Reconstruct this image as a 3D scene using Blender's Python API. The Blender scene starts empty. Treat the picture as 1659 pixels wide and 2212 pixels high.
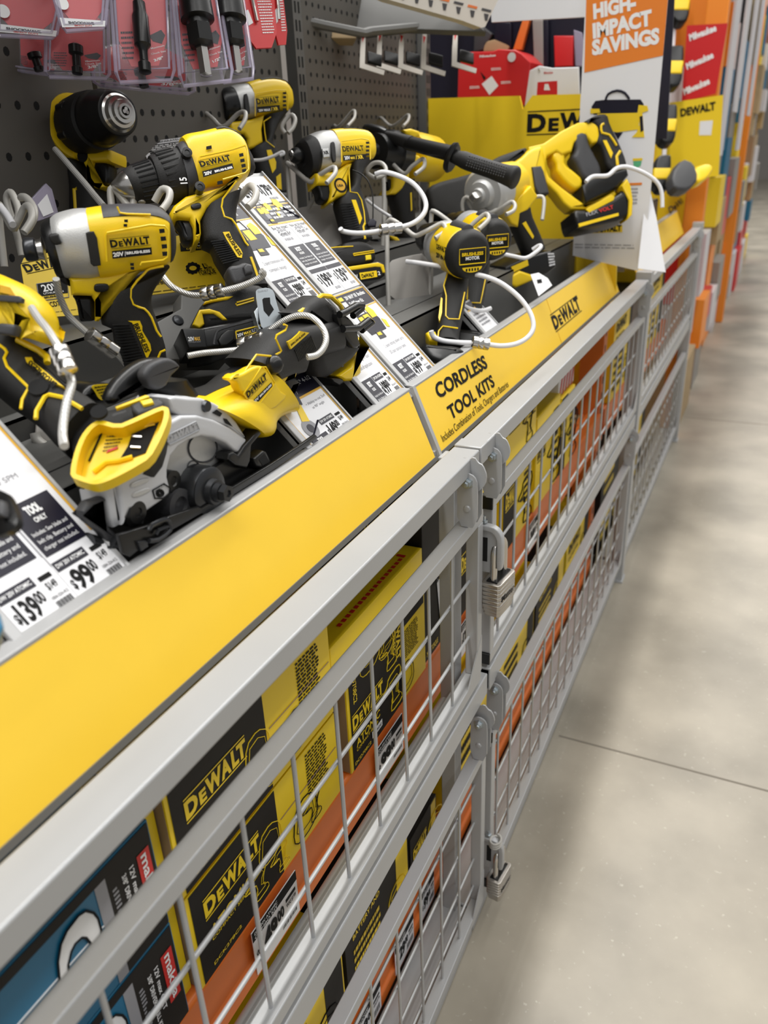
import bpy, bmesh, math, random
from math import sin, cos, pi, radians
from mathutils import Vector as V, Matrix
random.seed(7)
S = bpy.context.scene
H = 1.4                                   # height of the camera above the floor
# ---------------------------------------------------------------- camera
FPX = 1700.0; CX, CY = 829.5, 1106.0
_F = V((1726 - CX, -(280 - CY), -FPX)); _a = 990 - CX
_b = -(_a * _F.x + FPX * FPX) / _F.y
FY = _F.normalized(); UP = -V((_a, _b, -FPX)).normalized(); RX = FY.cross(UP)
CAMR = Matrix((RX, FY, UP))               # rows = world axes seen from the camera -> maps camera vectors to world
cd = bpy.data.cameras.new('camera'); cam = bpy.data.objects.new('camera', cd)
S.collection.objects.link(cam); S.camera = cam
cd.sensor_fit = 'VERTICAL'; cd.sensor_height = 24.0; cd.lens = 24.0 * FPX / 2212.0
cd.clip_start = 0.01; cd.clip_end = 100
cam.matrix_world = Matrix.Translation((0, 0, H)) @ CAMR.to_4x4()
cd.dof.use_dof = True; cd.dof.focus_distance = 1.0; cd.dof.aperture_fstop = 3.7
# ---------------------------------------------------------------- light
S.view_settings.view_transform = 'Standard'; S.view_settings.look = 'None'
S.view_settings.gamma = 1.0; S.view_settings.use_curve_mapping = False
S.view_settings.exposure = 0.15
w = bpy.data.worlds.new('store_air'); S.world = w; w.use_nodes = True
w.node_tree.nodes['Background'].inputs[0].default_value = (0.98, 0.99, 1.0, 1)
w.node_tree.nodes['Background'].inputs[1].default_value = 0.36
def area(name, loc, sx, sy, energy, col=(1, 0.985, 0.955)):
    l = bpy.data.lights.new(name, 'AREA'); l.shape = 'RECTANGLE'; l.size = sx; l.size_y = sy
    l.energy = energy; l.color = col
    o = bpy.data.objects.new(name, l); S.collection.objects.link(o); o.location = loc; return o
area('ceiling_strip_light', (-0.95, 7.0, 6.6), 0.35, 24, 850)
area('ceiling_strip_light', (3.0, 7.0, 6.6), 0.35, 24, 400)
area('ceiling_strip_light', (0.9, 7.0, 6.6), 0.35, 24, 240)
# ---------------------------------------------------------------- materials
def mat(name, col, rough=0.5, metal=0.0, spec=0.5, bump=0.0, bscale=200, var=0.0, vscale=8, coat=0.0, trans=0.0, emis=0.0, alpha=1.0):
    m = bpy.data.materials.new(name); m.use_nodes = True; nt = m.node_tree; b = nt.nodes['Principled BSDF']
    b.inputs['Base Color'].default_value = (*col, 1); b.inputs['Roughness'].default_value = rough
    b.inputs['Metallic'].default_value = metal; b.inputs['Specular IOR Level'].default_value = spec
    if coat: b.inputs['Coat Weight'].default_value = coat; b.inputs['Coat Roughness'].default_value = 0.15
    if trans: b.inputs['Transmission Weight'].default_value = trans
    if alpha < 1: b.inputs['Alpha'].default_value = alpha
    if emis: b.inputs['Emission Color'].default_value = (*col, 1); b.inputs['Emission Strength'].default_value = emis
    if bump or var:
        tc = nt.nodes.new('ShaderNodeTexCoord')
    if bump:
        n = nt.nodes.new('ShaderNodeTexNoise'); n.inputs['Scale'].default_value = bscale; n.inputs['Detail'].default_value = 3
        bp = nt.nodes.new('ShaderNodeBump'); bp.inputs['Strength'].default_value = bump; bp.inputs['Distance'].default_value = 0.001
        nt.links.new(tc.outputs['Object'], n.inputs['Vector']); nt.links.new(n.outputs['Fac'], bp.inputs['Height'])
        nt.links.new(bp.outputs['Normal'], b.inputs['Normal'])
    if var:
        n = nt.nodes.new('ShaderNodeTexNoise'); n.inputs['Scale'].default_value = vscale; n.inputs['Detail'].default_value = 6
        r = nt.nodes.new('ShaderNodeMix'); r.data_type = 'RGBA'
        r.inputs[6].default_value = (*[max(0, c * (1 - var)) for c in col], 1)
        r.inputs[7].default_value = (*[min(1, c * (1 + var)) for c in col], 1)
        nt.links.new(tc.outputs['Object'], n.inputs['Vector']); nt.links.new(n.outputs['Fac'], r.inputs[0])
        nt.links.new(r.outputs[2], b.inputs['Base Color'])
    return m
M = {}
M['yel'] = mat('yellow_plastic', (0.88, 0.60, 0.006), 0.33, bump=0.15, bscale=900)
M['rub'] = mat('black_rubber', (0.017, 0.0165, 0.016), 0.5, spec=0.35, bump=0.5, bscale=1500)
M['blk'] = mat('black_plastic', (0.008, 0.008, 0.008), 0.3, spec=0.4)
M['dgr'] = mat('dark_grey_rubber', (0.042, 0.042, 0.045), 0.5, bump=0.3, bscale=1200)
M['ink'] = mat('black_ink', (0.006, 0.006, 0.006), 0.6, spec=0.2)
M['wink'] = mat('white_ink', (0.85, 0.85, 0.85), 0.5)
M['gink'] = mat('grey_ink', (0.30, 0.30, 0.32), 0.5)
M['red'] = mat('red_ink', (0.60, 0.02, 0.015), 0.45)
M['oink'] = mat('orange_ink', (0.80, 0.22, 0.02), 0.5)
M['slv'] = mat('cast_aluminium', (0.56, 0.56, 0.55), 0.42, 0.55, bump=0.2, bscale=900)
M['mag'] = mat('light_grey_guard', (0.58, 0.585, 0.60), 0.45, 0.15, bump=0.1, bscale=500)
M['stl'] = mat('bright_steel', (0.62, 0.60, 0.57), 0.22, 1.0)
M['zinc'] = mat('zinc_plate', (0.55, 0.60, 0.63), 0.3, 0.9, var=0.15, vscale=60)
M['dst'] = mat('dark_steel', (0.05, 0.052, 0.056), 0.3, 0.7)
M['gate'] = mat('grey_powder_coat', (0.42, 0.425, 0.43), 0.38, 0.2, var=0.05, vscale=14, bump=0.05, bscale=500)
M['deck'] = mat('dark_shelf_paint', (0.125, 0.124, 0.118), 0.5, 0.1, var=0.12, vscale=9)
M['hold'] = mat('holder_plate_paint', (0.27, 0.255, 0.235), 0.5, 0.1)
M['lip'] = mat('tray_lip_paint', (0.44, 0.44, 0.44), 0.42, 0.2)
M['wire'] = mat('coated_wire', (0.48, 0.465, 0.43), 0.4, 0.1)
M['peg'] = mat('pegboard_paint', (0.10, 0.092, 0.08), 0.55, var=0.12, vscale=5)
M['hole'] = mat('dark_hole', (0.004, 0.004, 0.004), 0.9)
M['pan'] = mat('yellow_sign_face', (0.92, 0.60, 0.045), 0.42, var=0.03, vscale=20)
M['ysn'] = mat('yellow_card', (0.86, 0.60, 0.015), 0.45)
M['wht'] = mat('white_card', (0.80, 0.80, 0.82), 0.35)
M['orl'] = mat('amber_card_edge', (0.75, 0.42, 0.03), 0.4)
M['nav'] = mat('navy_black_card', (0.012, 0.011, 0.022), 0.35, spec=0.3)
M['org'] = mat('orange_rack_paint', (0.72, 0.17, 0.025), 0.42, var=0.10, vscale=10)
M['byel'] = mat('yellow_carton', (0.88, 0.62, 0.01), 0.4, var=0.12, vscale=6, bump=0.15, bscale=80)
M['bblk'] = mat('black_carton', (0.013, 0.011, 0.009), 0.55, spec=0.25, var=0.5, vscale=14, bump=0.1, bscale=60)
M['teal'] = mat('teal_carton', (0.005, 0.14, 0.27), 0.35, var=0.15, vscale=5)
M['kraft'] = mat('raw_cardboard', (0.30, 0.20, 0.11), 0.8)
M['wood'] = mat('pallet_wood', (0.38, 0.27, 0.14), 0.7, var=0.25, vscale=12)
M['clear'] = mat('clear_blister', (0.92, 0.90, 1.0), 0.06, alpha=0.07, spec=0.8)
M['edge'] = mat('blister_rim', (0.55, 0.50, 0.66), 0.08, alpha=0.42, spec=0.9)
M['rcard'] = mat('red_card', (0.60, 0.020, 0.022), 0.35)
M['brass'] = mat('padlock_steel', (0.50, 0.47, 0.43), 0.34, 0.85, bump=0.1, bscale=300)
M['cable'] = mat('steel_cable', (0.62, 0.61, 0.58), 0.3, 0.35)
M['led'] = mat('yellow_button', (0.95, 0.72, 0.02), 0.35)
M['grn'] = mat('green_ink', (0.10, 0.45, 0.22), 0.5); M['lcrd'] = mat('pale_card', (0.62, 0.58, 0.52), 0.5)
M['fwh'] = mat('off_white_carton', (0.62, 0.60, 0.62), 0.5); M['ofar'] = mat('bright_orange_paint', (0.85, 0.26, 0.02), 0.45)
M['emb'] = mat('embossed_grey', (0.40, 0.405, 0.42), 0.5)
# cable strands: diagonal procedural bands
def _cable():
    nt = M['cable'].node_tree; b = nt.nodes['Principled BSDF']
    tc = nt.nodes.new('ShaderNodeTexCoord'); wv = nt.nodes.new('ShaderNodeTexWave'); wv.bands_direction = 'DIAGONAL'
    wv.inputs['Scale'].default_value = 190; bp = nt.nodes.new('ShaderNodeBump'); bp.inputs['Strength'].default_value = 0.6
    bp.inputs['Distance'].default_value = 0.0006
    nt.links.new(tc.outputs['Object'], wv.inputs['Vector']); nt.links.new(wv.outputs['Fac'], bp.inputs['Height'])
    nt.links.new(bp.outputs['Normal'], b.inputs['Normal'])
_cable()
# ---------------------------------------------------------------- mesh building
def ray(p):
    return CAMR @ V((p[0] - CX, -(p[1] - CY), -FPX))
def dp(p, d):                              # point seen at p, d in front of the camera
    return ray(p) * (d / FPX)
class Pl:                                  # a plane in the room: origin, right, up, outward normal
    def __init__(s, o, ex, ey):
        s.o = V(o); s.ex = V(ex).normalized(); e = V(ey); e = e - s.ex * e.dot(s.ex); s.ey = e.normalized(); s.n = s.ex.cross(s.ey)
    def at(s, p, h=0.0):
        r = ray(p); return r * ((s.o + s.n * h).dot(s.n) / r.dot(s.n))
    def uv(s, p, h=0.0):
        q = s.at(p, h) - s.o; return (q.dot(s.ex), q.dot(s.ey))
    def w(s, u, v, h=0.0):
        return s.o + s.ex * u + s.ey * v + s.n * h
def pl3(a, da, b, db, c, dc):              # through three seen points; a->b runs right, c above or below
    A, B, C = dp(a, da), dp(b, db), dp(c, dc); ex = B - A; ey = C - A
    P = Pl(A, ex, ey)
    if P.ey.dot(UPW) < 0: P = Pl(A, ex, -P.ey)
    return P
UPW = V((0, 0, 1))
def PX(x): return Pl((x, 0, 0), (0, 1, 0), (0, 0, 1))
def PY(y): return Pl((0, y, 0), (1, 0, 0), (0, 0, 1))
def PZ(z): return Pl((0, 0, z), (1, 0, 0), (0, 1, 0))
P45 = Pl((-0.765, 0, 0), (0, 1, 0), (-1, 0, 1))
def Q(x0, y0, s):
    return lambda *pts: [(x0 + a / s, y0 + b / s) for a, b in pts]
def catmull(pts, n=3, closed=True):
    out = []; L = len(pts)
    for i in range(L if closed else L - 1):
        if closed: p0, p1, p2, p3 = (pts[(i + k - 1) % L] for k in range(4))
        else: p0, p1, p2, p3 = (pts[min(max(i + k - 1, 0), L - 1)] for k in range(4))
        for j in range(n):
            t = j / n
            out.append(tuple(0.5 * ((2 * b) + (-a + c) * t + (2 * a - 5 * b + 4 * c - d) * t * t + (-a + 3 * b - 3 * c + d) * t ** 3)
                             for a, b, c, d in zip(p0, p1, p2, p3)))
    if not closed: out.append(tuple(pts[-1]))
    return out
def chaikin(pts, it=2):
    for _ in range(it):
        o = []
        for i in range(len(pts)):
            a, b = pts[i], pts[(i + 1) % len(pts)]
            o.append((a[0] * .78 + b[0] * .22, a[1] * .78 + b[1] * .22)); o.append((a[0] * .22 + b[0] * .78, a[1] * .22 + b[1] * .78))
        pts = o
    return pts
TXT = {}
def glyphs(s, bold):
    k = (s, bold)
    if not s.strip(): return [], [], 1.0
    if k not in TXT:
        c = bpy.data.curves.new('t', 'FONT'); c.body = s; c.size = 1; c.offset = bold; c.resolution_u = 3
        o = bpy.data.objects.new('t', c); m = bpy.data.meshes.new_from_object(o)
        vs = [(v.co.x, v.co.y) for v in m.vertices]; fs = [tuple(p.vertices) for p in m.polygons]
        x0 = min(v[0] for v in vs); x1 = max(v[0] for v in vs)
        TXT[k] = ([(x - x0, y) for x, y in vs], fs, x1 - x0)
        bpy.data.objects.remove(o); bpy.data.curves.remove(c); bpy.data.meshes.remove(m)
    return TXT[k]
class MB:
    def __init__(s): s.v = []; s.f = []; s.k = []; s.mats = []
    def mi(s, m):
        if m not in s.mats: s.mats.append(m)
        return s.mats.index(m)
    def add(s, vs, fs, m):
        o = len(s.v); s.v += [V(v) for v in vs]; i = s.mi(m)
        for f in fs: s.f.append(tuple(o + a for a in f)); s.k.append(i)
        return s
    def box(s, x0, x1, y0, y1, z0, z1, m):
        return s.add([(x0, y0, z0), (x1, y0, z0), (x1, y1, z0), (x0, y1, z0), (x0, y0, z1), (x1, y0, z1), (x1, y1, z1), (x0, y1, z1)],
                     [(0, 3, 2, 1), (4, 5, 6, 7), (0, 1, 5, 4), (1, 2, 6, 5), (2, 3, 7, 6), (3, 0, 4, 7)], m)
    def pbox(s, P, u0, u1, v0, v1, h0, h1, m):
        c = [P.w(u, v, h) for h in (h0, h1) for u, v in ((u0, v0), (u1, v0), (u1, v1), (u0, v1))]
        return s.add(c, [(0, 3, 2, 1), (4, 5, 6, 7), (0, 1, 5, 4), (1, 2, 6, 5), (2, 3, 7, 6), (3, 0, 4, 7)], m)
    def poly(s, P, uv, h0, h1, m, r=0.0, sm=0, ch=0):
        if ch: uv = chaikin(uv, ch)
        if sm: uv = catmull(uv, sm)
        ar = sum(uv[i][0] * uv[(i + 1) % len(uv)][1] - uv[(i + 1) % len(uv)][0] * uv[i][1] for i in range(len(uv)))
        if ar < 0: uv = uv[::-1]
        n = len(uv); N = []
        for i in range(n):
            a, b, c = V(uv[i - 1]), V(uv[i]), V(uv[(i + 1) % n])
            d1 = (b - a); d2 = (c - b)
            d1 = d1.normalized() if d1.length > 1e-9 else V((1, 0)); d2 = d2.normalized() if d2.length > 1e-9 else d1
            q = V((-(d1.y + d2.y), d1.x + d2.x)); q = q.normalized() if q.length > 1e-6 else V((-d1.y, d1.x))
            c_ = max(0.5, q.dot(V((-d1.y, d1.x)))); N.append(q / c_)
        if r > 0:
            A = (0, 0.35, 0.8, 1.15, pi / 2)
            lay = [(r * (1 - sin(t)), h0 + r * (1 - cos(t))) for t in A] + [(r * (1 - sin(t)), h1 - r * (1 - cos(t))) for t in A[::-1]]
            if r * 2 > h1 - h0: lay = [(r * .5, h0), (0, (h0 * .7 + h1 * .3)), (0, h0 * .3 + h1 * .7), (r * .5, h1)]
        else: lay = [(0, h0), (0, h1)]
        vs = []
        for ins, h in lay: vs += [P.w(uv[i][0] + N[i].x * ins, uv[i][1] + N[i].y * ins, h) for i in range(n)]
        fs = [tuple(range(n))[::-1], tuple((len(lay) - 1) * n + i for i in range(n))]
        for l in range(len(lay) - 1):
            for i in range(n): j = (i + 1) % n; fs.append((l * n + i, l * n + j, (l + 1) * n + j, (l + 1) * n + i))
        return s.add(vs, fs, m)
    def pp(s, P, px, h0, h1, m, r=0.0, sm=0, ch=0):       # outline read at the plane offset h1
        return s.poly(P, [P.uv(p, h1) for p in px], h0, h1, m, r, sm, ch)
    def decal(s, P, px, h, m, t=0.0004, ch=0):
        return s.poly(P, [P.uv(p, h) for p in px], h - t, h, m, 0, 0, ch)
    def rings(s, R, m, caps=True):
        n = len(R[0]); vs = [p for r in R for p in r]; fs = []
        for l in range(len(R) - 1):
            for i in range(n): j = (i + 1) % n; fs.append((l * n + i, l * n + j, (l + 1) * n + j, (l + 1) * n + i))
        if caps: fs += [tuple(range(n))[::-1], tuple((len(R) - 1) * n + i for i in range(n))]
        return s.add(vs, fs, m)
    def loft(s, P, secs, m, b=None, k=1.0, e=2.0, n=28, h=0.0, sub=0):
        # secs: (top px, bottom px); section is a superellipse standing on the plane normal
        if sub: secs = [((q[0], q[1]), (q[2], q[3])) for q in catmull([(a[0], a[1], c[0], c[1]) for a, c in secs], sub, False)]
        R = []
        for a, c in secs:
            A, C = P.at(a, h), P.at(c, h); ce = (A + C) / 2; av = (A - C) / 2; bb = P.n * (b if b else av.length * k)
            r = []
            for i in range(n):
                t = 2 * pi * i / n; ct, st = cos(t), sin(t)
                r.append(ce + av * math.copysign(abs(ct) ** (2 / e), ct) + bb * math.copysign(abs(st) ** (2 / e), st))
            R.append(r)
        return s.rings(R, m)
    def part(s, P, secs, m, a0, a1, g=1.03, k=1.0, e=2.0, n=12, h=0.0, sub=0):
        # a patch of skin wrapped over the loft between the angles a0, a1 (0 = top, 90 = towards the viewer)
        if sub: secs = [((q[0], q[1]), (q[2], q[3])) for q in catmull([(a[0], a[1], c[0], c[1]) for a, c in secs], sub, False)]
        R = []
        for a, c in secs:
            A, C = P.at(a, h), P.at(c, h); ce = (A + C) / 2; av = (A - C) / 2; bb = P.n * (av.length * k); r = []
            for gg, rng in ((g, range(n + 1)), (0.93, range(n, -1, -1))):
                for i in rng:
                    t = radians(a0 + (a1 - a0) * i / n); ct, st = cos(t), sin(t)
                    r.append(ce + (av * math.copysign(abs(ct) ** (2 / e), ct) + bb * math.copysign(abs(st) ** (2 / e), st)) * gg)
            R.append(r)
        return s.rings(R, m)
    def lathe(s, o, ax, prof, m, n=32, up=None):
        ax = V(ax).normalized(); u = V(up) if up else (V((0, 0, 1)) if abs(ax.z) < .9 else V((1, 0, 0)))
        u = (u - ax * u.dot(ax)).normalized(); q = ax.cross(u); o = V(o)
        return s.rings([[o + ax * t + (u * cos(2 * pi * i / n) + q * sin(2 * pi * i / n)) * max(r, 1e-5) for i in range(n)] for t, r in prof], m)
    def tube(s, pts, r, m, n=10, sm=0):
        pts = [V(p) for p in pts]
        if sm: pts = [V(p) for p in catmull([tuple(p) for p in pts], sm, False)]
        R = []; u = None
        for i, p in enumerate(pts):
            d = (pts[min(i + 1, len(pts) - 1)] - pts[max(i - 1, 0)]).normalized()
            if u is None: u = d.orthogonal().normalized()
            u = (u - d * u.dot(d)).normalized(); q = d.cross(u)
            R.append([p + (u * cos(2 * pi * k / n) + q * sin(2 * pi * k / n)) * r for k in range(n)])
        return s.rings(R, m)
    def ptube(s, P, px, r, m, h=0.0, n=6, sm=0): return s.tube([P.at(p, h) for p in px], r, m, n, sm)
    def dtube(s, pd, r, m, n=10, sm=4): return s.tube([dp((a, b), d) for a, b, d in pd], r, m, n, sm)
    def txt(s, P, t, pl, pr, m, h=0.0, hp=None, bold=0.012, hf=1.0, t2=0.00035):
        # text from pl to pr along its baseline; hp = seen height of the capitals
        vs, fs, wd = glyphs(t, bold); A, B = P.at(pl, h), P.at(pr, h); ex = (B - A); sc = ex.length / wd; ex.normalize(); ey = P.n.cross(ex)
        sy = sc * hf
        if hp:
            C = P.at((pl[0], pl[1] - hp), h); sy = abs((C - A).dot(ey)) / 0.70
        n = len(vs); return s.add([A + ex * (x * sc) + ey * (y * sy) for x, y in vs], fs, m)
    def logo(s, P, pl, pr, m, h=0.0, hp=30, bars=True, bold=0.04):
        # tall D, small e, tall WALT between two rules
        lx = lambda a: (pl[0] + (pr[0] - pl[0]) * a, pl[1] + (pr[1] - pl[1]) * a)
        s.txt(P, 'D', lx(0), lx(.19), m, h, hp, bold); s.txt(P, 'E', lx(.215), lx(.32), m, h, hp * .72, bold)
        s.txt(P, 'W', lx(.325), lx(.58), m, h, hp, bold); s.txt(P, 'A', lx(.565), lx(.73), m, h, hp, bold)
        s.txt(P, 'L', lx(.75), lx(.865), m, h, hp, bold); s.txt(P, 'T', lx(.845), lx(1.0), m, h, hp, bold)
        if bars:
            A, B = P.at(pl, h), P.at(pr, h); ex = (B - A).normalized(); ey = P.n.cross(ex); C = P.at((pl[0], pl[1] - hp), h); hh = abs((C - A).dot(ey)); L = (B - A).length
            for v in (-.24, 1.14):
                q = [A + ey * (hh * v), A + ex * L + ey * (hh * v), A + ex * L + ey * (hh * (v + .07)), A + ey * (hh * (v + .07))]
                s.add(q, [(0, 1, 2, 3)], m)
        return s
    def lines(s, P, tl, tr, bl, br, n, m, h=0.0, fill=0.5, seed=1):
        # small print: rows of dashes inside a seen quad
        rr = random.Random(seed); L = lambda a, b, t: (a[0] + (b[0] - a[0]) * t, a[1] + (b[1] - a[1]) * t)
        for i in range(n):
            ta = (i + .15) / n; tb = (i + .15 + fill) / n; x = 0.0; end = 1 - rr.random() * .15
            while x < end:
                x1 = min(end, x + .04 + rr.random() * .12)
                q = [L(L(tl, bl, t), L(tr, br, t), xx) for t, xx in ((tb, x), (tb, x1), (ta, x1), (ta, x))]
                s.add([P.at(p, h) for p in q], [(0, 1, 2, 3)], m); x = x1 + .025
        return s
    def bars(s, P, tl, tr, bl, br, n, m, h=0.0, seed=1):
        rr = random.Random(seed); L = lambda a, b, t: (a[0] + (b[0] - a[0]) * t, a[1] + (b[1] - a[1]) * t)
        for i in range(n):
            x = i / n; x1 = x + (.3 + .5 * rr.random()) / n
            s.add([P.at(p, h) for p in (L(bl, br, x), L(bl, br, x1), L(tl, tr, x1), L(tl, tr, x))], [(0, 1, 2, 3)], m)
        return s
    def build(s, name, parent=None, bev=0.0, o=None, seg=2):
        if not s.v: return None
        if parent is not None: og = parent['_o']; og = V(og)
        else:
            og = V(o) if o else V(((min(v.x for v in s.v) + max(v.x for v in s.v)) / 2, (min(v.y for v in s.v) + max(v.y for v in s.v)) / 2, min(v.z for v in s.v)))
        me = bpy.data.meshes.new(name); me.from_pydata([tuple(v - og) for v in s.v], [], s.f)
        for m in s.mats: me.materials.append(M[m])
        me.polygons.foreach_set('material_index', s.k); me.polygons.foreach_set('use_smooth', [True] * len(s.f))
        me.update(); me.set_sharp_from_angle(angle=radians(38))
        ob = bpy.data.objects.new(name, me); S.collection.objects.link(ob)
        if parent is None: ob.location = og + V((0, 0, H))
        else: ob.parent = PAR.get(parent.name, parent)
        if parent is not None and parent.type == 'MESH': pass
        ob['_o'] = tuple(og)
        if bev:
            b = ob.modifiers.new('bevel', 'BEVEL'); b.width = bev; b.segments = seg; b.limit_method = 'ANGLE'; b.angle_limit = radians(40)
        return ob
PAR = {}
def root(name, loc):
    o = bpy.data.objects.new(name, None); S.collection.objects.link(o); o.location = V(loc) + V((0, 0, H)); o['_o'] = tuple(loc); o.empty_display_size = .02
    return o
def tag(o, label, cat, group=None, kind=None):
    if label: o['label'] = label
    if cat: o['category'] = cat
    if group: o['group'] = group
    if kind: o['kind'] = kind
    return o
def struct(o): o['kind'] = 'structure'; return o
def lab(o, s): o['label'] = s; return o
R1 = Q(0, 0, 2.5136); R2 = Q(0, 400, 2.765); R3 = Q(0, 780, 2.765); R4 = Q(380, 440, 2.8603); R5 = Q(600, 200, 3.318)
R6 = Q(850, 150, 2.5523); R7 = Q(850, 400, 2.765); R8 = Q(850, 900, 2.765); R9 = Q(0, 1400, 2.37); R10 = Q(500, 1100, 2.765); R11 = Q(500, 1700, 2.552)
C1 = Q(0, 640, 3.95); C2 = Q(340, 560, 4.608); C3 = Q(780, 480, 6.9125); C4 = Q(0, 180, 5.53); C6 = Q(1150, 150, 4.707)
S1 = Q(0, 940, 4.607); S5 = Q(500, 400, 6.381); S6 = Q(690, 620, 6.144); S7 = Q(600, 380, 6.381)
W1 = Q(180, 740, 3.95); W2 = Q(420, 600, 4.1475); W3 = Q(0, 380, 6.381); W4 = Q(980, 0, 5.184); T3 = Q(600, 0, 1.5666); HG = Q(800, 900, 4.74)
def pr(l): return list(zip(l[0::2], l[1::2]))
# ================================================================ the setting
def floor_mat():
    m = bpy.data.materials.new('polished_concrete'); m.use_nodes = True; nt = m.node_tree; b = nt.nodes['Principled BSDF']
    tc = nt.nodes.new('ShaderNodeTexCoord'); n1 = nt.nodes.new('ShaderNodeTexNoise'); n1.inputs['Scale'].default_value = 2.6; n1.inputs['Detail'].default_value = 8
    n2 = nt.nodes.new('ShaderNodeTexNoise'); n2.inputs['Scale'].default_value = 90; n2.inputs['Detail'].default_value = 4
    r = nt.nodes.new('ShaderNodeValToRGB'); r.color_ramp.elements[0].position = .32; r.color_ramp.elements[0].color = (.215, .192, .150, 1)
    r.color_ramp.elements[1].position = .72; r.color_ramp.elements[1].color = (.42, .375, .30, 1)
    r2 = nt.nodes.new('ShaderNodeValToRGB'); r2.color_ramp.elements[0].position = .66; r2.color_ramp.elements[0].color = (0, 0, 0, 1)
    r2.color_ramp.elements[1].position = .74; r2.color_ramp.elements[1].color = (.5, .5, .5, 1)
    mx = nt.nodes.new('ShaderNodeMix'); mx.data_type = 'RGBA'; mx.inputs[7].default_value = (.50, .46, .38, 1)
    for n in (n1, n2): nt.links.new(tc.outputs['Object'], n.inputs['Vector'])
    nt.links.new(n1.outputs['Fac'], r.inputs[0]); nt.links.new(n2.outputs['Fac'], r2.inputs[0]); nt.links.new(r2.outputs[0], mx.inputs[0])
    nt.links.new(r.outputs[0], mx.inputs[6]); nt.links.new(mx.outputs[2], b.inputs['Base Color']); b.inputs['Roughness'].default_value = .36
    return m
M['floor'] = floor_mat(); M['joint'] = mat('floor_joint', (0.16, 0.14, 0.11), 0.8); M['wall'] = mat('dim_wall_paint', (0.30, 0.28, 0.26), 0.7)
struct(MB().box(-1.8, 9, -2, 30, -1.42, -1.4, 'floor').build('floor', o=(0, 0, -1.42)))
for i, y in enumerate((1.62, 4.4, 9.0)):
    struct(MB().box(-.33, 9, y, y + .006, -1.4, -1.3996, 'joint').build('trim_%d' % (i + 1)))
struct(MB().box(-1.8, -1.7, -2, 30, -1.4, 2.6, 'wall').build('wall_left'))
struct(MB().box(-1.7, 9, 30, 30.1, -1.4, 4, 'wall').build('wall_back'))
# ---------------------------------------------------------------- perforated back panels
def pegboard(y0, y1, dy, dz, z0, z1, lb, r=.0042):
    b = MB().box(-1.02, -1.0, y0, y1, z0, z1, 'peg')
    y = y0 + dy / 2
    while y < y1:
        z = z0 + dz / 2
        while z < z1:
            c = [(-.9995, y + r * cos(t), z + r * 1.15 * sin(t)) for t in [pi * k / 4 for k in range(8)]]
            b.add(c, [tuple(range(8))], 'hole'); z += dz
        y += dy
    return tag(b.build('perforated_panel'), lb, 'panel')
pegboard(-.3, 1.06, .034, .066, -.75, .62, 'grey back panel with widely spaced holes behind the near drills', .0052)
pegboard(1.07, 1.62, .027, .04, -.75, .62, 'grey perforated back panel behind the centre drill', .0048)
pegboard(1.70, 2.34, .027, .027, -.75, .62, 'brown perforated back panel beside the tall slotted upright')
def upright(y, lb, zt=.75):
    b = MB().box(-1.0, -.975, y, y + .035, -1.39, zt, 'deck')
    z = -.3
    while z < zt: b.box(-.9748, -.9742, y + .008, y + .013, z, z + .02, 'hole'); b.box(-.9748, -.9742, y + .022, y + .027, z, z + .02, 'hole'); z += .033
    tag(b.build('slotted_upright'), lb, 'upright')
upright(1.64, 'dark slotted upright post behind the upper centre impact driver')
upright(2.345, 'dark slotted upright at the yellow divider')
# ---------------------------------------------------------------- stepped trays
def tray(y0, y1, lb):
    pf = [(-.441, -.309), (-.455, -.309), (-.455, -.355), (-.527, -.355), (-.527, -.257), (-.668, -.257), (-.668, -.2336), (-.69, -.2336),
          (-.69, -.18), (-.999, -.18)]
    r = root('stepped_tray', (-.72, (y0 + y1) / 2, -.36))
    b = MB()
    th = .003
    for (xa, za), (xb, zb) in zip(pf[1:-1], pf[2:]):
        if abs(za - zb) < 1e-6: b.box(min(xa, xb) - .001, max(xa, xb), y0, y1, za - th, za, 'deck')
        else: b.box(xa - th, xa, y0, y1, min(za, zb), max(za, zb), 'deck')
    b.box(-.573, -.571, y0, y1, -.2568, -.2565, 'hole')
    for y in (y0 + .02, y1 - .03): b.box(-.99, -.45, y, y + .01, -.40, -.36, 'deck')
    b.build('deck', r)
    c = MB().box(-.4565, -.441, y0, y1, -.311, -.3085, 'lip').box(-.443, -.4405, y0, y1, -.325, -.309, 'lip')
    c.build('front_lip', r, bev=.0008)
    s = MB(); y = y0 + .09
    while y < y1:
        for x, z in ((-.60, -.257), (-.475, -.355), (-.72, -.18)):
            s.lathe((x, y, z), (0, 0, 1), [(0, .007), (.0015, .006), (.003, .0025), (.003, 0)], 'stl', 14)
        y += .33
    s.build('screw', r)
    return tag(r, lb, 'tray')
tray(-.35, .985, 'grey stepped metal tray carrying the near tools, left of the panel joint')
tray(.998, 2.41, 'grey stepped metal tray holding the rear-view drills behind the lettered yellow panel')
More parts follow.
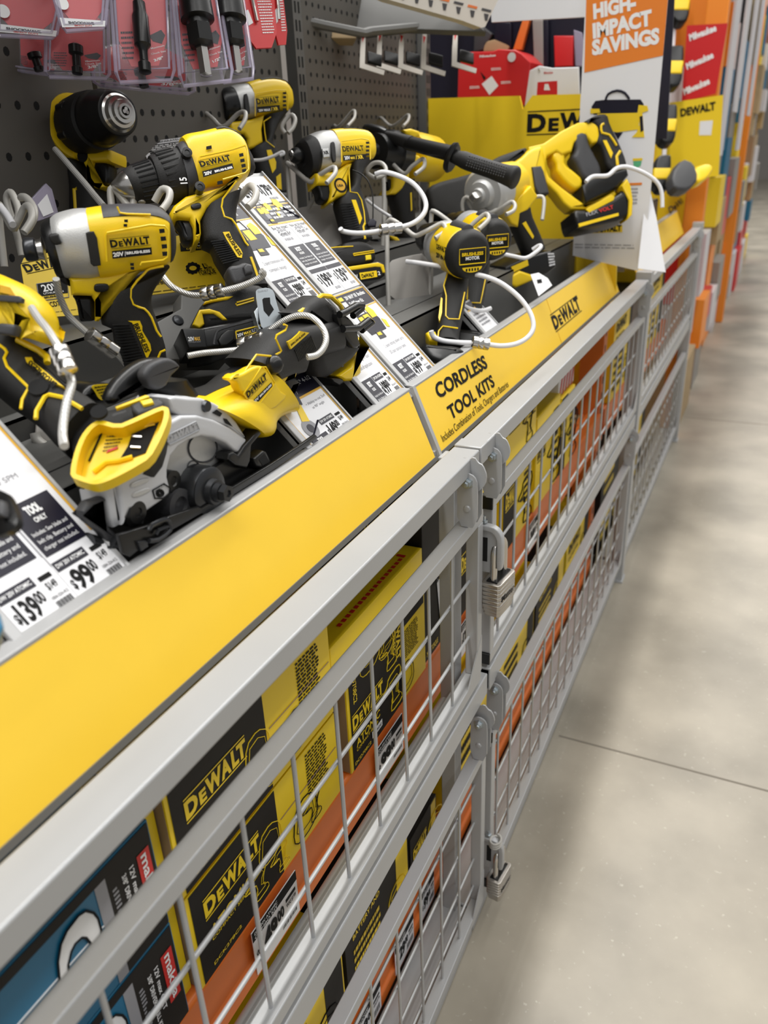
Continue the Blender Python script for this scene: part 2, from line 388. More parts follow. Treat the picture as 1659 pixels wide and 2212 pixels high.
# ---------------------------------------------------------------- yellow header panels
PT, PB = V((-.441, 0, -.311)), V((-.402, 0, -.405))
def panel_plane(off=0): return Pl((PB.x, 0, PB.z), (0, 1, 0), (PT - PB))
PP = panel_plane()
HL = (PT - PB).length
def panel(y0, y1, lb):
    r = root('header_panel', (-.42, (y0 + y1) / 2, -.41))
    b = MB().pbox(PP, y0, y1, 0, HL, -.003, 0, 'pan'); b.build('sign_face', r)
    return tag(r, lb, 'sign'), r
_, r1 = panel(-.35, .980, 'blank yellow sloping header panel nearest the camera')
MB().pbox(PP, -.35, .984, -.006, 0, -.006, .002, 'deck').build('bottom_trim', r1)
_, r2 = panel(1.0, 2.40, 'yellow sloping header panel reading CORDLESS TOOL KITS')
MB().pbox(PP, 1.0, 2.40, -.006, 0, -.006, .002, 'deck').build('bottom_trim', r2)
MB().pbox(PP, .992, 1.001, -.006, HL + .002, -.008, .002, 'lip').build('end_cap', r2)
b = MB()
b.txt(PP, 'CORDLESS', *R7((270, 1275), (565, 1085)), 'ink', .0006, 36, .03)
b.txt(PP, 'TOOL KITS', *R7((345, 1400), (608, 1195)), 'ink', .0006, 34, .03)
b.txt(PP, 'Includes Combination of Tools, Chargers and Batteries', *R7((298, 1535), (690, 1200)), 'ink', .0006, None, .0, 1.15)
b.build('lettering', r2)
b = MB(); b.logo(PP, *R7((965, 862), (1120, 735)), 'ink', .0006, 33, True, .05); b.build('logo', r2)
MB().pbox(PP, 1.72, 1.722, 0, HL, .0002, .0006, 'orl').build('seam', r2)
# panels farther along the aisle
_, r3 = panel(2.72, 3.98, 'yellow header panel with black logos beyond the white hanging sign')
MB().txt(PP, 'DeWALT', (1447, 462), (1492, 425), 'ink', .0006, 16, .04).build('logo', r3); MB().txt(PP, 'DeWALT', (1512, 412), (1532, 396), 'ink', .0006, 9, .04).build('logo', r3)
tray(2.72, 3.98, 'grey stepped tray of the third bay, beyond the white hanging sign')
# gusset between the two header panels
tag(MB().pbox(Pl((-.41, 0, -.41), (0, 1, 0), PT - PB), .984, .992, -.01, .11, -.02, -.004, 'lip').box(-.44, -.405, .985, .993, -.46, -.40, 'gate').build('bracket'),
    'grey bent bracket in the gap between the two yellow panels', 'bracket')
# ================================================================ cage: beams, posts, gates
XF = -.33
def beam(name, y0, y1, z1, z0, x0, x1, lb, cap=True):
    r = root(name, ((x0 + x1) / 2, (y0 + y1) / 2, z0))
    MB().box(x0, x1, y0, y1, z0, z1, 'gate').build('tube', r, bev=.002)
    if cap: MB().box(x0 - .001, x1 + .001, y0 + .0, y0 + .03, z0 - .001, z1 + .0012, 'gate').build('sleeve', r, bev=.0015)
    return tag(r, lb, 'rail')
beam('top_rail', -.35, .966, -.38, -.405, -.368, XF, 'long grey square rail under the blank yellow panel', False)
beam('top_rail', .970, 2.47, -.38, -.405, -.368, XF, 'grey square rail under the CORDLESS TOOL KITS panel')
beam('middle_rail', -.35, 1.02, -.79, -.831, -.370, XF, 'grey square rail between the near upper and lower gates', False)
beam('middle_rail', 1.03, 2.47, -.79, -.831, -.370, XF, 'grey square rail between the second pair of gates')
def post(y, lb, zt=-.407, x0=-.372, x1=-.338, w=.03):
    r = root('frame_post', ((x0 + x1) / 2, y + w / 2, -1.4))
    MB().box(x0, x1, y, y + w, -1.395, zt, 'gate').build('tube', r, bev=.0015)
    MB().box(x0 - .012, x1 + .004, y - .008, y + w + .008, -1.4, -1.394, 'gate').build('foot_plate', r)
    tag(r, lb, 'post')
post(.985, 'grey frame post behind the upper padlock', -.407, -.40, -.374)
post(2.475, 'blurred grey frame post where the second gates end', -.36, -.37, -.325, .045)
post(3.99, 'blurred grey post at the far end of the third gates', -.36, -.37, -.325, .045)
# base curb
for y0, y1, lb in ((-.4, 1.0, 'grey base kick plate under the near lower gate'), (1.004, 2.5, 'grey base kick plate under the second lower gate'), (2.52, 4.0, 'grey base kick plate of the third bay')):
    tag(MB().box(-.42, -.345, y0, y1, -1.4, -1.335, 'gate').build('kick_plate', bev=.003), lb, 'kick plate')
def gate(y0, y1, zt, zb, yo, hz, lb, caps=True, hasp=None, group=None):
    t = .0195; xg0, xg1 = XF - .020, XF
    r = root('wire_gate', ((xg0 + xg1) / 2, (y0 + y1) / 2, zb))
    MB().box(xg0, xg1, y0, y1, zt - t, zt, 'gate').build('top_bar', r, bev=.0015)
    MB().box(xg0, xg1, y0, y1, zb, zb + t, 'gate').build('bottom_bar', r, bev=.0015)
    for ya in (y0, y1 - t): MB().box(xg0, xg1, ya, ya + t, zb + t, zt - t, 'gate').build('side_bar', r, bev=.0015)
    b = MB(); y = yo; xw = XF - .010
    while y < y1 - .03:
        if y > y0 + .03: b.tube([(xw, y, zt - t), (xw, y, zb + t)], .0024, 'gate', 8)
        y += .0827
    for z in hz: b.tube([(xw - .0045, y0 + t, z), (xw - .0045, y1 - t, z)], .0024, 'gate', 8)
    b.build('wire_mesh', r)
    if caps:
        for z0, z1 in ((zt - t - .0005, zt + .0005), (zb - .0005, zb + t + .0005)):
            MB().box(xg0 - .0005, xg1 + .0005, y0 - .004, y0 + .001, z0, z1, 'blk').build('end_cap', r, bev=.001)
    g = MB().add([(xg1 + .0005, y1 - .06, zb + .019), (xg1 + .0005, y1, zb + .019), (xg1 + .0005, y1, zb + .085), (xg1 - .0015, y1 - .06, zb + .019), (xg1 - .0015, y1, zb + .019), (xg1 - .0015, y1, zb + .085)],
                 [(0, 1, 2), (5, 4, 3), (0, 3, 4, 1), (1, 4, 5, 2), (2, 5, 3, 0)], 'gate'); g.build('gusset', r)
    return tag(r, lb, 'gate', group)
ZU = (-.478, -.778); ZL = (-.943, -1.325)
gate(-.3, .986, *ZU, .222 - .0827 * 6, (-.591, -.690), 'near upper grey wire gate in front of the teal and black boxes', False)
gate(1.03, 2.468, *ZU, 1.10, (-.591, -.690), 'second upper grey wire gate, the one beyond the upper padlock')
gate(-.3, 1.02, *ZL, .222 - .0827 * 6 + .03, (-1.02, -1.11, -1.20, -1.27), 'near lower grey wire gate above the near kick plate', False)
gate(1.055, 2.468, *ZL, 1.12, (-1.02, -1.11, -1.20, -1.27), 'second lower grey wire gate beyond the lower padlock')
gate(2.53, 3.98, *ZU, 2.6, (-.591, -.690), 'blurred upper wire gate of the third bay')
gate(2.53, 3.98, *ZL, 2.6, (-1.05, -1.16, -1.26), 'blurred lower wire gate of the third bay')
beam('top_rail', 2.52, 3.98, -.38, -.405, -.368, XF, 'blurred grey top rail of the third bay')
beam('middle_rail', 2.52, 3.98, -.79, -.831, -.370, XF, 'blurred grey middle rail of the third bay')
# hinges
def hinge(y, zb, zg, lb):
    # the gates swing up about an axis along y, so the plates face along the aisle
    r = root('pivot_hinge', (XF, y, zg)); zm = (zb + zg) / 2; hh = (zb - zg) / 2; xc = XF - .001
    Pe = Pl((xc, y, zm), (1, 0, 0), (0, 0, 1))
    ear = [(-.020, hh + .022), (-.006, hh + .026), (-.004, hh + .022), (.006, hh + .028), (.012, hh + .020), (.018, hh + .018), (.024, hh + .004), (.022, hh - .010), (.012, hh - .022), (-.004, hh - .024), (-.014, hh - .010), (-.022, hh - .004)]
    MB().poly(Pe, ear, -.0015, .0015, 'gate', 0, 0, 1).build('ear_plate', r)
    st = [(-.0145, -hh - .001), (.0145, -hh - .001), (.0145, hh - .006), (.010, hh + .004), (0, hh + .008), (-.010, hh + .004), (-.0145, hh - .006)]
    MB().poly(Pe, st, .008, .011, 'gate', 0, 0, 1).poly(Pe, st, -.011, -.008, 'gate', 0, 0, 1).build('strap', r)
    MB().lathe((xc, y - .011, zm + hh - .006), (0, -1, 0), [(-.024, .004), (0, .004), (.0001, .0085), (.0015, .0085), (.0016, .0062), (.0065, .006), (.0066, .0036), (.010, .0034), (.0102, 0)], 'zinc', 6).build('bolt', r)
    MB().lathe((xc, y - .011, zm - hh * .25), (0, -1, 0), [(0, .0052), (.0022, .004), (.0028, 0)], 'gate', 14).build('rivet', r)
    return tag(r, lb, 'hinge')
hinge(.930, -.405, -.476, 'grey pivot hinge on the near upper gate, just above the padlock corner')
hinge(1.035, -.405, -.476, 'grey pivot hinge on the second upper gate beside the black end cap')
hinge(.992, -.860, -.941, 'grey pivot hinge on the near lower gate')
hinge(1.075, -.850, -.941, 'grey pivot hinge on the second lower gate')
hinge(2.42, -.405, -.476, 'blurred pivot hinge at the far end of the second upper gate')
hinge(2.42, -.850, -.941, 'blurred pivot hinge at the far end of the second lower gate')
hinge(3.9, -.405, -.476, 'blurred pivot hinge at the far end of the third upper gate')
# padlocks and hasps
def padlock(y, zt, lb, sc=1.0):
    # zt: z of the bottom of the hasp hole where the shackle hangs
    r = root('padlock', (XF + .014, y, zt - .085 * sc))
    R = Matrix.Rotation(radians(-7), 3, 'Z')
    def tf(mb):
        mb.v = [R @ (v * sc) + V((XF + .016, y, zt - .03 * sc)) for v in mb.v]; return mb
    b = MB(); W, D, T = .024, .0125, .0
    for i in range(8):
        z1 = -.012 - i * .0056; k = 1 - max(0, i - 5) * .06; e = .0 if i % 1 == 0 else 0
        P = Pl((0, 0, z1), (1, 0, 0), (0, 1, 0))
        o = [(-D * k, -W * k + .004), (-D * k + .003, -W * k), (D * k - .003, -W * k), (D * k, -W * k + .004), (D * k, W * k - .004), (D * k - .003, W * k), (-D * k + .003, W * k), (-D * k, W * k - .004)]
        b.poly(P, o, -.0052, 0, 'brass', .0012); b.poly(P, [(u * .94, v * .95) for u, v in o], -.0062, -.001, 'brass')
    tf(b).build('laminated_body', r)
    b = MB(); pts = [(0, -.014, -.014)] + [(0, -.014 * cos(t), .022 + .014 * sin(t)) for t in [pi * k / 10 for k in range(11)]] + [(0, .014, -.014)]
    b.tube(pts, .0042, 'stl', 12); tf(b).build('shackle', r)
    b = MB(); b.pbox(Pl((0, 0, -.0118), (1, 0, 0), (0, 1, 0)), -.007, .007, -.019, .019, -.001, .0015, 'blk'); tf(b).build('shackle_bumper', r)
    b = MB(); Pq = Pl((.0127, 0, -.036), (0, 1, 0), (0, 0, 1)); vs, fs, wd = glyphs('Master', .02)
    b.add([Pq.w(-.018 + x / wd * .036, y_ * .012, .0004) for x, y_ in vs], fs, 'ink'); tf(b).build('engraving', r)
    return tag(r, lb, 'padlock')
def hasp(y, z, lb):
    r = root('locking_hasp', (XF + .006, y, z - .03))
    P = Pl((XF + .006, y, z), (1, 0, 0), (0, 0, 1))
    ou = [(-.022, .034), (.006, .034), (.016, .028), (.022, .016), (.022, -.034), (.016, -.038), (.013, -.034), (.013, .010), (.009, .020), (.002, .025), (-.022, .025)]
    MB().poly(P, ou, -.004, .008, 'gate', .002, 0, 1).build('loop', r)
    pl = [(-.022, .027), (.004, .027), (.011, .018), (.011, -.046), (-.016, -.046), (-.022, -.04)]
    MB().poly(P, pl, -.008, .002, 'gate', 0, 0, 1).build('plate', r)
    MB().pbox(P, -.012, -.003, -.028, .012, .002, .0024, 'hole').build('slot', r)
    MB().lathe((XF - .004, y, z + .036), (0, 0, 1), [(0, .006), (.004, .006), (.0041, .0035), (.010, .003), (.0105, 0)], 'zinc', 6).build('bolt', r)
    return tag(r, lb, 'hasp')
hasp(1.000, -.542, 'grey slotted hasp holding the upper padlock')
padlock(1.015, -.547, 'laminated steel padlock hanging at the upper gates', 1.28)
hasp(1.055, -1.225, 'grey hasp with a coil of wire holding the lower padlock')
padlock(1.065, -1.235, 'laminated steel padlock hanging near the floor at the lower gates', 1.2)
tag(MB().tube([(XF + .012 + .010 * cos(t), 1.050 + .012 * sin(t), -1.205 + t * .0009) for t in [k * pi / 6 for k in range(40)]], .0022, 'wire', 8).build('wire_coil'),
    'twisted grey wire coil around the lower hasp', 'wire')
# ================================================================ racking and stock behind the gates
def rack(y0, y1, zt, zb, x, lb):
    r = root('rack_beam', (x - .03, (y0 + y1) / 2, zb))
    h = zt - zb
    pf = [(x - .045, zt), (x - .004, zt), (x, zt - .004), (x, zb + h * .30), (x + .006, zb + h * .26), (x + .006, zb), (x - .045, zb)]
    n = len(pf); vs = [(a, y, b) for y in (y0, y1) for a, b in pf]
    MB().add(vs, [tuple(range(n))[::-1], tuple(range(n, 2 * n))] + [(i, (i + 1) % n, n + (i + 1) % n, n + i) for i in range(n)], 'org').build('channel', r, bev=.002)
    MB().box(x - .06, x - .05, y0, y1, zb + .02, zt - .005, 'org').build('inner_flange', r)
    return tag(r, lb, 'rack beam')
rack(-.4, 2.45, -.792, -.878, -.432, 'orange rack beam behind the near upper gates')
rack(-.4, 2.45, -1.245, -1.345, -.432, 'orange rack beam behind the lower gates')
rack(2.5, 3.98, -.792, -.878, -.432, 'orange rack beam in the blurred third bay')
def rack_post(y, lb, x=-.47, zt=.0):
    b = MB().box(x - .07, x, y, y + .05, -1.398, zt, 'org'); z = -1.3
    while z < zt: b.box(x - .0001, x + .0004, y + .018, y + .03, z, z + .022, 'hole'); z += .05
    tag(b.build('rack_upright', bev=.002), lb, 'upright')
rack_post(2.44, 'orange rack upright behind the white hanging sign', -.44, -.24)
rack_post(2.40, 'orange rack upright deep behind the second wire gate', -.60, -.42)
b = MB()
for i in range(24): b.box(-1.4, -.47, -.3 + i * .115, -.3 + i * .115 + .09, -.815, -.80, 'wood')
tag(b.build('slatted_shelf'), 'pale wooden shelf slats seen over the near middle rail', 'shelf')
b = MB()
for i in range(24): b.box(-1.4, -.47, -.3 + i * .115, -.3 + i * .115 + .09, -1.262, -1.25, 'wood')
tag(b.build('slatted_shelf'), 'pale wooden slats of the lowest shelf near the floor', 'shelf')
tag(MB().tube([(-.385, -.35, -.832), (-.385, .97, -.832)], .0125, 'gate', 20).build('round_bar'), 'light grey round bar behind the near middle rail', 'bar')
tag(MB().box(-1.45, -1.4, -.4, 4.2, -1.39, -.4, 'deck').build('rear_sheet'), 'dark rear sheet of the storage bays behind the cartons', 'panel')
# cartons: front face on x, printing is part of the carton
def carton(name, x, y0, y1, z0, z1, dep, base, lb, cat='box', group=None, top=None, side=None, dec=None):
    r = root(name, (x - dep / 2, (y0 + y1) / 2, z0))
    b = MB().box(x - dep, x, y0, y1, z0, z1, base)
    if side: b.box(x - dep + .002, x - .002, y0 - .0006, y0, z0 + .001, z1 - .001, side)
    if top: b.box(x - dep + .002, x - .002, y0 + .001, y1 - .001, z1, z1 + .0006, top)
    b.build('carton', r, bev=.0012)
    if dec:
        d = MB(); dec(d, Pl((x, 0, 0), (0, 1, 0), (0, 0, 1))); d.build('print', r)
    return tag(r, lb, cat, group)
XB = -.43
def quad(b, P, y0, y1, z0, z1, m, h=.0006): b.add([P.w(y0, z0, h), P.w(y1, z0, h), P.w(y1, z1, h), P.w(y0, z1, h)], [(0, 1, 2, 3)], m)
def wt(b, P, t, y, z, hgt, wid, m, h=.0012, bold=.02, rot=0):
    vs, fs, wd = glyphs(t, bold); c_, s_ = cos(radians(rot)), sin(radians(rot))
    b.add([P.w(y + (u / wd * wid) * c_ - v / .7 * hgt * s_, z + (u / wd * wid) * s_ + v / .7 * hgt * c_, h) for u, v in vs], fs, m)
def wlogo(b, P, y, z, hgt, wid, m, h=.0012, rot=0):
    c_, s_ = cos(radians(rot)), sin(radians(rot))
    for ch, a0, a1, k in (('D', 0, .19, 1), ('E', .215, .32, .72), ('W', .325, .58, 1), ('A', .565, .73, 1), ('L', .75, .865, 1), ('T', .845, 1, 1)):
        o = a0 * wid; wt(b, P, ch, y + o * c_, z + o * s_, hgt * k, (a1 - a0) * wid, m, h, .05, rot)
    for v in (-.25, 1.15):
        v0, v1 = hgt * v, hgt * (v + .08)
        b.add([P.w(y + u * c_ - q * s_, z + u * s_ + q * c_, h) for u, q in ((0, v0), (wid, v0), (wid, v1), (0, v1))], [(0, 1, 2, 3)], m)
def fine(b, P, y0, y1, z0, z1, n, m, h=.0009, seed=3):
    rr = random.Random(seed)
    for i in range(n):
        z = z1 - (z1 - z0) * (i + .2) / n; t = (z1 - z0) / n * .5; y = y0
        while y < y1 - .004:
            e = min(y1, y + .003 + rr.random() * .008); quad(b, P, y, e, z - t, z, m, h); y = e + .0018
def outline(b, P, y, z, s, m, kind=0, h=.0012):
    # line drawing of a hand drill, as printed on the cartons
    pts = {0: [(0, .7), (.25, .78), (.3, .95), (.85, 1), (.95, .8), (.8, .62), (.72, .3), (.95, .18), (.95, 0), (.4, 0), (.4, .15), (.5, .3), (.45, .6), (.25, .6), (0, .65)],
           1: [(0, .2), (.15, .9), (.6, 1), (.95, .75), (1, .2), (.7, 0), (.2, 0)]}[kind]
    q = [P.w(y + u * s, z + v * s, h) for u, v in chaikin(pts, 1)]; b.tube(q + [q[0]], s * .012, m, 4)
    q = [P.w(y + (.15 + .7 * u) * s, z + (.2 + .6 * v) * s, h) for u, v in pts]; b.tube(q + [q[0]], s * .008, m, 4)
def dk1(zb):
    def f(b, P):
        quad(b, P, .395, .55, zb + .001, zb + .130, 'bblk'); wlogo(b, P, .412, zb + .082, .020, .100, 'byel')
        wt(b, P, 'ATOMIC', .415, zb + .050, .013, .075, 'byel'); wt(b, P, 'COMPACT SERIES', .416, zb + .043, .0042, .070, 'byel', rot=0)
        wt(b, P, 'DCK278C2', .412, zb + .010, .0045, .05, 'byel')
        for k, (u, v, s) in enumerate(((.475, .012, .045), (.505, .045, .05), (.525, .008, .04))): outline(b, P, u, zb + v, s, 'byel', k % 2)
        fine(b, P, .618, .668, zb + .060, zb + .125, 13, 'ink'); outline(b, P, .575, zb + .01, .06, 'ink', 1); outline(b, P, .60, zb + .014, .045, 'ink', 0)
        b.tube([P.w(.556, zb + .08, .0008), P.w(.69, zb + .08, .0008)], .0006, 'kraft', 4)
    return f
for zb, lb in ((-.790, 'lower black and yellow drill kit carton standing on the orange beam'), (-.655, 'upper black and yellow drill kit carton stacked on its twin')):
    carton('tool_carton', XB, .390, .695, zb, zb + .131, .28, 'byel', lb, dec=dk1(zb), group=None, side='kraft')
def mk(zb):
    def f(b, P):
        quad(b, P, .300, .312, zb + .001, zb + .125, 'gink'); quad(b, P, .312, .366, zb + .001, zb + .128, 'bblk'); quad(b, P, .10, .366, zb + .118, zb + .129, 'bblk', .0007)
        quad(b, P, .347, .362, zb + .040, zb + .106, 'red', .0012); wt(b, P, 'makita', .351, zb + .103, .009, .060, 'wink', .0018, rot=-90)
        wt(b, P, '12V max CXT', .337, zb + .103, .0052, .060, 'wink', rot=-90); wt(b, P, '3/8" DRIVER-DRILL KIT', .328, zb + .103, .0048, .078, 'wink', rot=-90)
        fine(b, P, .316, .322, zb + .02, zb + .10, 16, 'gink')
        o = chaikin([(.235, .030), (.245, .015), (.250, .085), (.262, .108), (.285, .112), (.296, .095), (.296, .070), (.285, .068), (.280, .088), (.268, .090), (.258, .075), (.252, .02)], 1)
        b.poly(P, [(u, zb + v) for u, v in o], .0008, .0012, 'wink'); q = [P.w(u, zb + v, .0016) for u, v in o]; b.tube(q + [q[0]], .0011, 'ink', 4)
        for k in (.03, .075): b.tube([P.w(-.1, zb + k, .0005), P.w(.30, zb + k, .0005)], .0006, 'wink', 4)
        P2 = P.w(.185, zb + .055, .001); b.poly(P, [(.165, zb + .025), (.185, zb + .02), (.205, zb + .05), (.195, zb + .065), (.165, zb + .055)], .001, .0018, 'dgr', 0, 0, 1)
        b.poly(P, [(.160, zb + .045), (.175, zb + .042), (.195, zb + .062), (.190, zb + .078), (.170, zb + .075)], .001, .0022, 'hold', 0, 0, 2)
    return f
for zb, lb in ((-.792, 'lower teal drill carton with a red brand strip beside the drill kits'), (-.660, 'upper teal drill carton with a red brand strip, on top of its twin')):
    carton('drill_carton', XB, -.05, .368, zb, zb + .131, .28, 'teal', lb, dec=mk(zb))
carton('drill_carton', XB, -.36, -.06, -.79, -.53, .28, 'teal', 'plain teal end of a carton at the near corner of the shelf')
for z in (-.79, -.655): carton('yellow_carton', XB - .012, .371, .388, z, z + .129, .25, 'byel', 'thin yellow carton wedged between teal and black cartons, %s layer' % ('lower' if z < -.7 else 'upper'))
def dat(b, P):
    quad(b, P, .735, .905, -.79, -.613, 'bblk'); wlogo(b, P, .738, -.722, .020, .095, 'byel')
    wt(b, P, 'ATOMIC', .745, -.757, .013, .075, 'byel'); wt(b, P, 'COMPACT SERIES', .745, -.764, .0045, .068, 'byel'); wt(b, P, 'DCD708C2', .738, -.783, .0055, .05, 'byel')
    quad(b, P, .792, .825, -.778, -.766, 'wink', .0016); wt(b, P, '2020 19-47-47', .794, -.775, .005, .028, 'ink', .002)
    wt(b, P, 'DCD708C2', .745, -.622, .010, .06, 'byel', rot=-90); outline(b, P, .765, -.66, .065, 'byel', 1); outline(b, P, .825, -.70, .06, 'byel', 0); outline(b, P, .83, -.78, .07, 'byel', 0); outline(b, P, .825, -.67, .05, 'byel', 1)
    wt(b, P, 'ATOMIC', .872, -.620, .008, .065, 'byel', rot=-90); wlogo(b, P, .885, -.618, .012, .085, 'byel', rot=-90)
    fine(b, P, .915, .965, -.72, -.668, 13, 'ink'); outline(b, P, .89, -.78, .055, 'ink', 1); quad(b, P, .900, .99, -.66, -.613, 'bblk')
carton('drill_driver_carton', XB, .728, .995, -.79, -.61, .25, 'byel', 'black and yellow drill carton with a small white date sticker', dec=dat, side='kraft')
def lid(b, P): pass
r = carton('hazard_label_carton', XB - .002, .70, .995, -.608, -.565, .26, 'byel', 'flat yellow carton with a red dashed border, on top of the drill carton')
b = MB(); Pz = Pl((XB - .002, 0, -.5645), (0, 1, 0), (-1, 0, 0))
for u in range(18): b.pbox(Pz, .75 + u * .012, .757 + u * .012, .012, .018, .0006, .001, 'red'); b.pbox(Pz, .75 + u * .012, .757 + u * .012, .115, .121, .0006, .001, 'red')
for u in range(8): b.pbox(Pz, .955, .961, .018 + u * .013, .026 + u * .013, .0006, .001, 'red')
b.lathe(Pz.w(.80, .07, .0006), Pz.n, [(0, .016), (.0005, .016)], 'ink', 24); wt(b, Pz, '2571 200', .78, .03, .008, .05, 'ink')
b.build('print', r)
def dbk(b, P):
    for k in range(3): outline(b, P, 1.04 + k * .03, -.66 + k * .03, .06, 'byel', k % 2)
    wt(b, P, 'MORE TORQUE', 1.01, -.78, .01, .05, 'byel'); b.poly(P, [(1.055, -.640), (1.115, -.648), (1.118, -.765), (1.075, -.765)], .001, .0014, 'wht')
    wt(b, P, '4139485', 1.100, -.650, .013, .055, 'ink', .002, rot=178)
    for k in range(14): quad(b, P, 1.07 + k * .0032, 1.0716 + k * .0032 + (k % 3) * .0006, -.75, -.70, 'ink', .002)
carton('black_carton', XB - .005, 1.002, 1.145, -.79, -.50, .25, 'bblk', 'tall black carton with an upside-down white stock sticker behind the frame post', dec=dbk)
carton('black_carton', XB - .06, .88, .99, -.564, -.435, .2, 'bblk', 'black carton with a yellow tool outline on top of the hazard carton', dec=lambda b, P: (outline(b, P, .91, -.55, .07, 'byel', 1)))
# second bay, upper shelf
def dsm(y0, y1, z0, z1, ink):
    def f(b, P):
        k = (y1 - y0); quad(b, P, y0, y0 + k * .45, z0 + .002, z1 - .002, 'bblk' if ink == 'byel' else 'byel')
        wlogo(b, P, y0 + k * .06, z1 - (z1 - z0) * .45, (z1 - z0) * .16, k * .35, 'byel' if ink == 'byel' else 'ink'); outline(b, P, y0 + k * .5, z0 + .01, (z1 - z0) * .6, 'ink', 0); fine(b, P, y0 + k * .7, y1 - .01, z0 + .06, z1 - .02, 7, 'ink')
    return f
B2 = [(1.15, 1.36, -.79, -.62, 'byel', 'black fronted tool carton just beyond the upper padlock'), (1.15, 1.36, -.618, -.48, 'byel', 'yellow and black tool carton stacked just beyond the upper padlock'),
      (1.41, 1.62, -.79, -.60, 'byel', 'yellow cordless kit carton in the middle of the second gate'), (1.42, 1.64, -.598, -.46, 'ink', 'yellow carton under the DEWALT end of the lettered panel'),
      (1.65, 1.86, -.79, -.56, 'ink', 'tall yellow carton right of the middle of the second gate'), (1.88, 2.02, -.79, -.58, 'byel', 'last yellow carton before the orange upright')]
for y0, y1, z0, z1, ink, lb in B2: carton('tool_carton', XB, y0, y1, z0, z1, .26, 'byel', lb, dec=dsm(y0, y1, z0, z1, ink))
def flag(b, P):
    for k in range(5): b.add([P.w(1.885 + k * .03, -.58, .001), P.w(1.90 + k * .03, -.58, .001), P.w(1.925 + k * .03, -.52, .001), P.w(1.91 + k * .03, -.52, .001)], [(0, 1, 2, 3)], 'red')
carton('striped_carton', XB - .01, 1.88, 2.04, -.578, -.52, .2, 'wht', 'red and white striped carton behind the second wire gate', dec=flag)
# lower shelf stock
LO = [(-.3, .05, -1.24, -1.05, 'bblk', 'black carton at the near end of the lower shelf'), (.06, .40, -1.24, -1.08, 'bblk', 'low black carton on the lower shelf beside the near wires'),
      (.41, .66, -1.24, -1.02, 'byel', 'yellow saw carton reading DCS571B on the lower shelf'), (.67, .90, -1.24, -1.00, 'bblk', 'black carton with yellow print on the lower shelf, left of the post'),
      (.91, 1.03, -1.24, -1.10, 'bblk', 'small black carton low beside the frame post'), (1.12, 1.40, -1.24, -.92, 'byel', 'yellow carton on the lower shelf beyond the lower padlock'),
      (1.42, 1.70, -1.24, -.95, 'byel', 'yellow ribbed carton in the middle of the second lower gate'), (1.72, 2.02, -1.24, -1.0, 'bblk', 'black carton far along the second lower gate'), (2.05, 2.35, -1.24, -1.05, 'byel', 'yellow carton at the far end of the second lower gate')]
def dlo(y0, y1, z0, z1, base):
    def f(b, P):
        k = y1 - y0; c = 'byel' if base == 'bblk' else 'ink'; wlogo(b, P, y0 + k * .08, z1 - .06, .022, k * .5, c); wt(b, P, 'DCS571B' if base == 'byel' else 'BATTERY AND', y0 + k * .1, z1 - .09, .010, k * .4, c)
        fine(b, P, y0 + k * .1, y0 + k * .5, z0 + .02, z1 - .11, 6, c); outline(b, P, y0 + k * .6, z0 + .03, .08, c, 1)
        quad(b, P, y1 - k * .22, y1 - .004, z0 + .004, z1 - .004, 'byel' if base == 'bblk' else 'bblk', .0004)
    return f
for y0, y1, z0, z1, base, lb in LO: carton('saw_carton', XB, y0, y1, z0, z1, .27, base, lb, dec=dlo(y0, y1, z0, z1, base), top=base)
b3 = [(2.55, 2.9, -.79, -.5, 'byel'), (2.92, 3.3, -.79, -.52, 'bblk'), (3.32, 3.7, -.79, -.48, 'byel'), (2.55, 3.0, -1.35, -.95, 'bblk'), (3.05, 3.5, -1.35, -1.0, 'byel')]
for i, (y0, y1, z0, z1, base) in enumerate(b3):
    carton('stock_carton', XB, y0, y1, z0, z1, .27, base, ('blurred %s carton, %s behind the %s third gate' % ('yellow' if base == 'byel' else 'black', ('nearest', 'second', 'third', 'nearest', 'second')[i], 'upper' if z0 > -1 else 'lower')), dec=dlo(y0, y1, z0, z1, base))
# shelf price labels on the orange beams
def price_label(y0, y1, z0, z1, price, lb, was=True):
    r = root('price_label', (-.424, (y0 + y1) / 2, z0)); P = Pl((-.4245, 0, 0), (0, 1, 0), (0, 0, 1)); k = y1 - y0; hh = z1 - z0
    MB().pbox(P, y0, y1, z0, z1, -.0008, .0004, 'wht').build('sticker', r)
    b = MB(); quad(b, P, y0, y1, z1 - hh * .22, z1, 'ink'); wt(b, P, 'DW 20V ATOMIC', y0 + k * .04, z1 - hh * .10, hh * .06, k * .5, 'wink'); wt(b, P, 'COMBO KIT', y0 + k * .04, z1 - hh * .19, hh * .06, k * .5, 'wink')
    wt(b, P, '$', y0 + k * .03, z0 + hh * .35, hh * .16, k * .07, 'ink', bold=.04); wt(b, P, price, y0 + k * .12, z0 + hh * .30, hh * .38, k * .38, 'ink', bold=.05); wt(b, P, '00', y0 + k * .51, z0 + hh * .45, hh * .22, k * .15, 'ink', bold=.04)
    for i in range(16): quad(b, P, y0 + k * (.60 + i * .022), y0 + k * (.608 + i * .022 + (i % 3) * .003), z0 + hh * .12, z0 + hh * .32, 'ink')
    quad(b, P, y0 + k * .72, y0 + k * .95, z0 + hh * .60, z0 + hh * .68, 'ink'); wt(b, P, 'WAS $199', y0 + k * .72, z0 + hh * .48, hh * .09, k * .22, 'ink')
    b.build('print', r); return tag(r, lb, 'label')
price_label(.470, .565, -.870, -.800, '149', 'white shelf price label reading $149.00 on the orange beam')
price_label(.795, .885, -.870, -.800, '99', 'white shelf price label ending 9.00 behind the gate wires')
price_label(.66, .76, -1.335, -1.265, '159', 'white price label on the lower orange beam, nearest the camera')
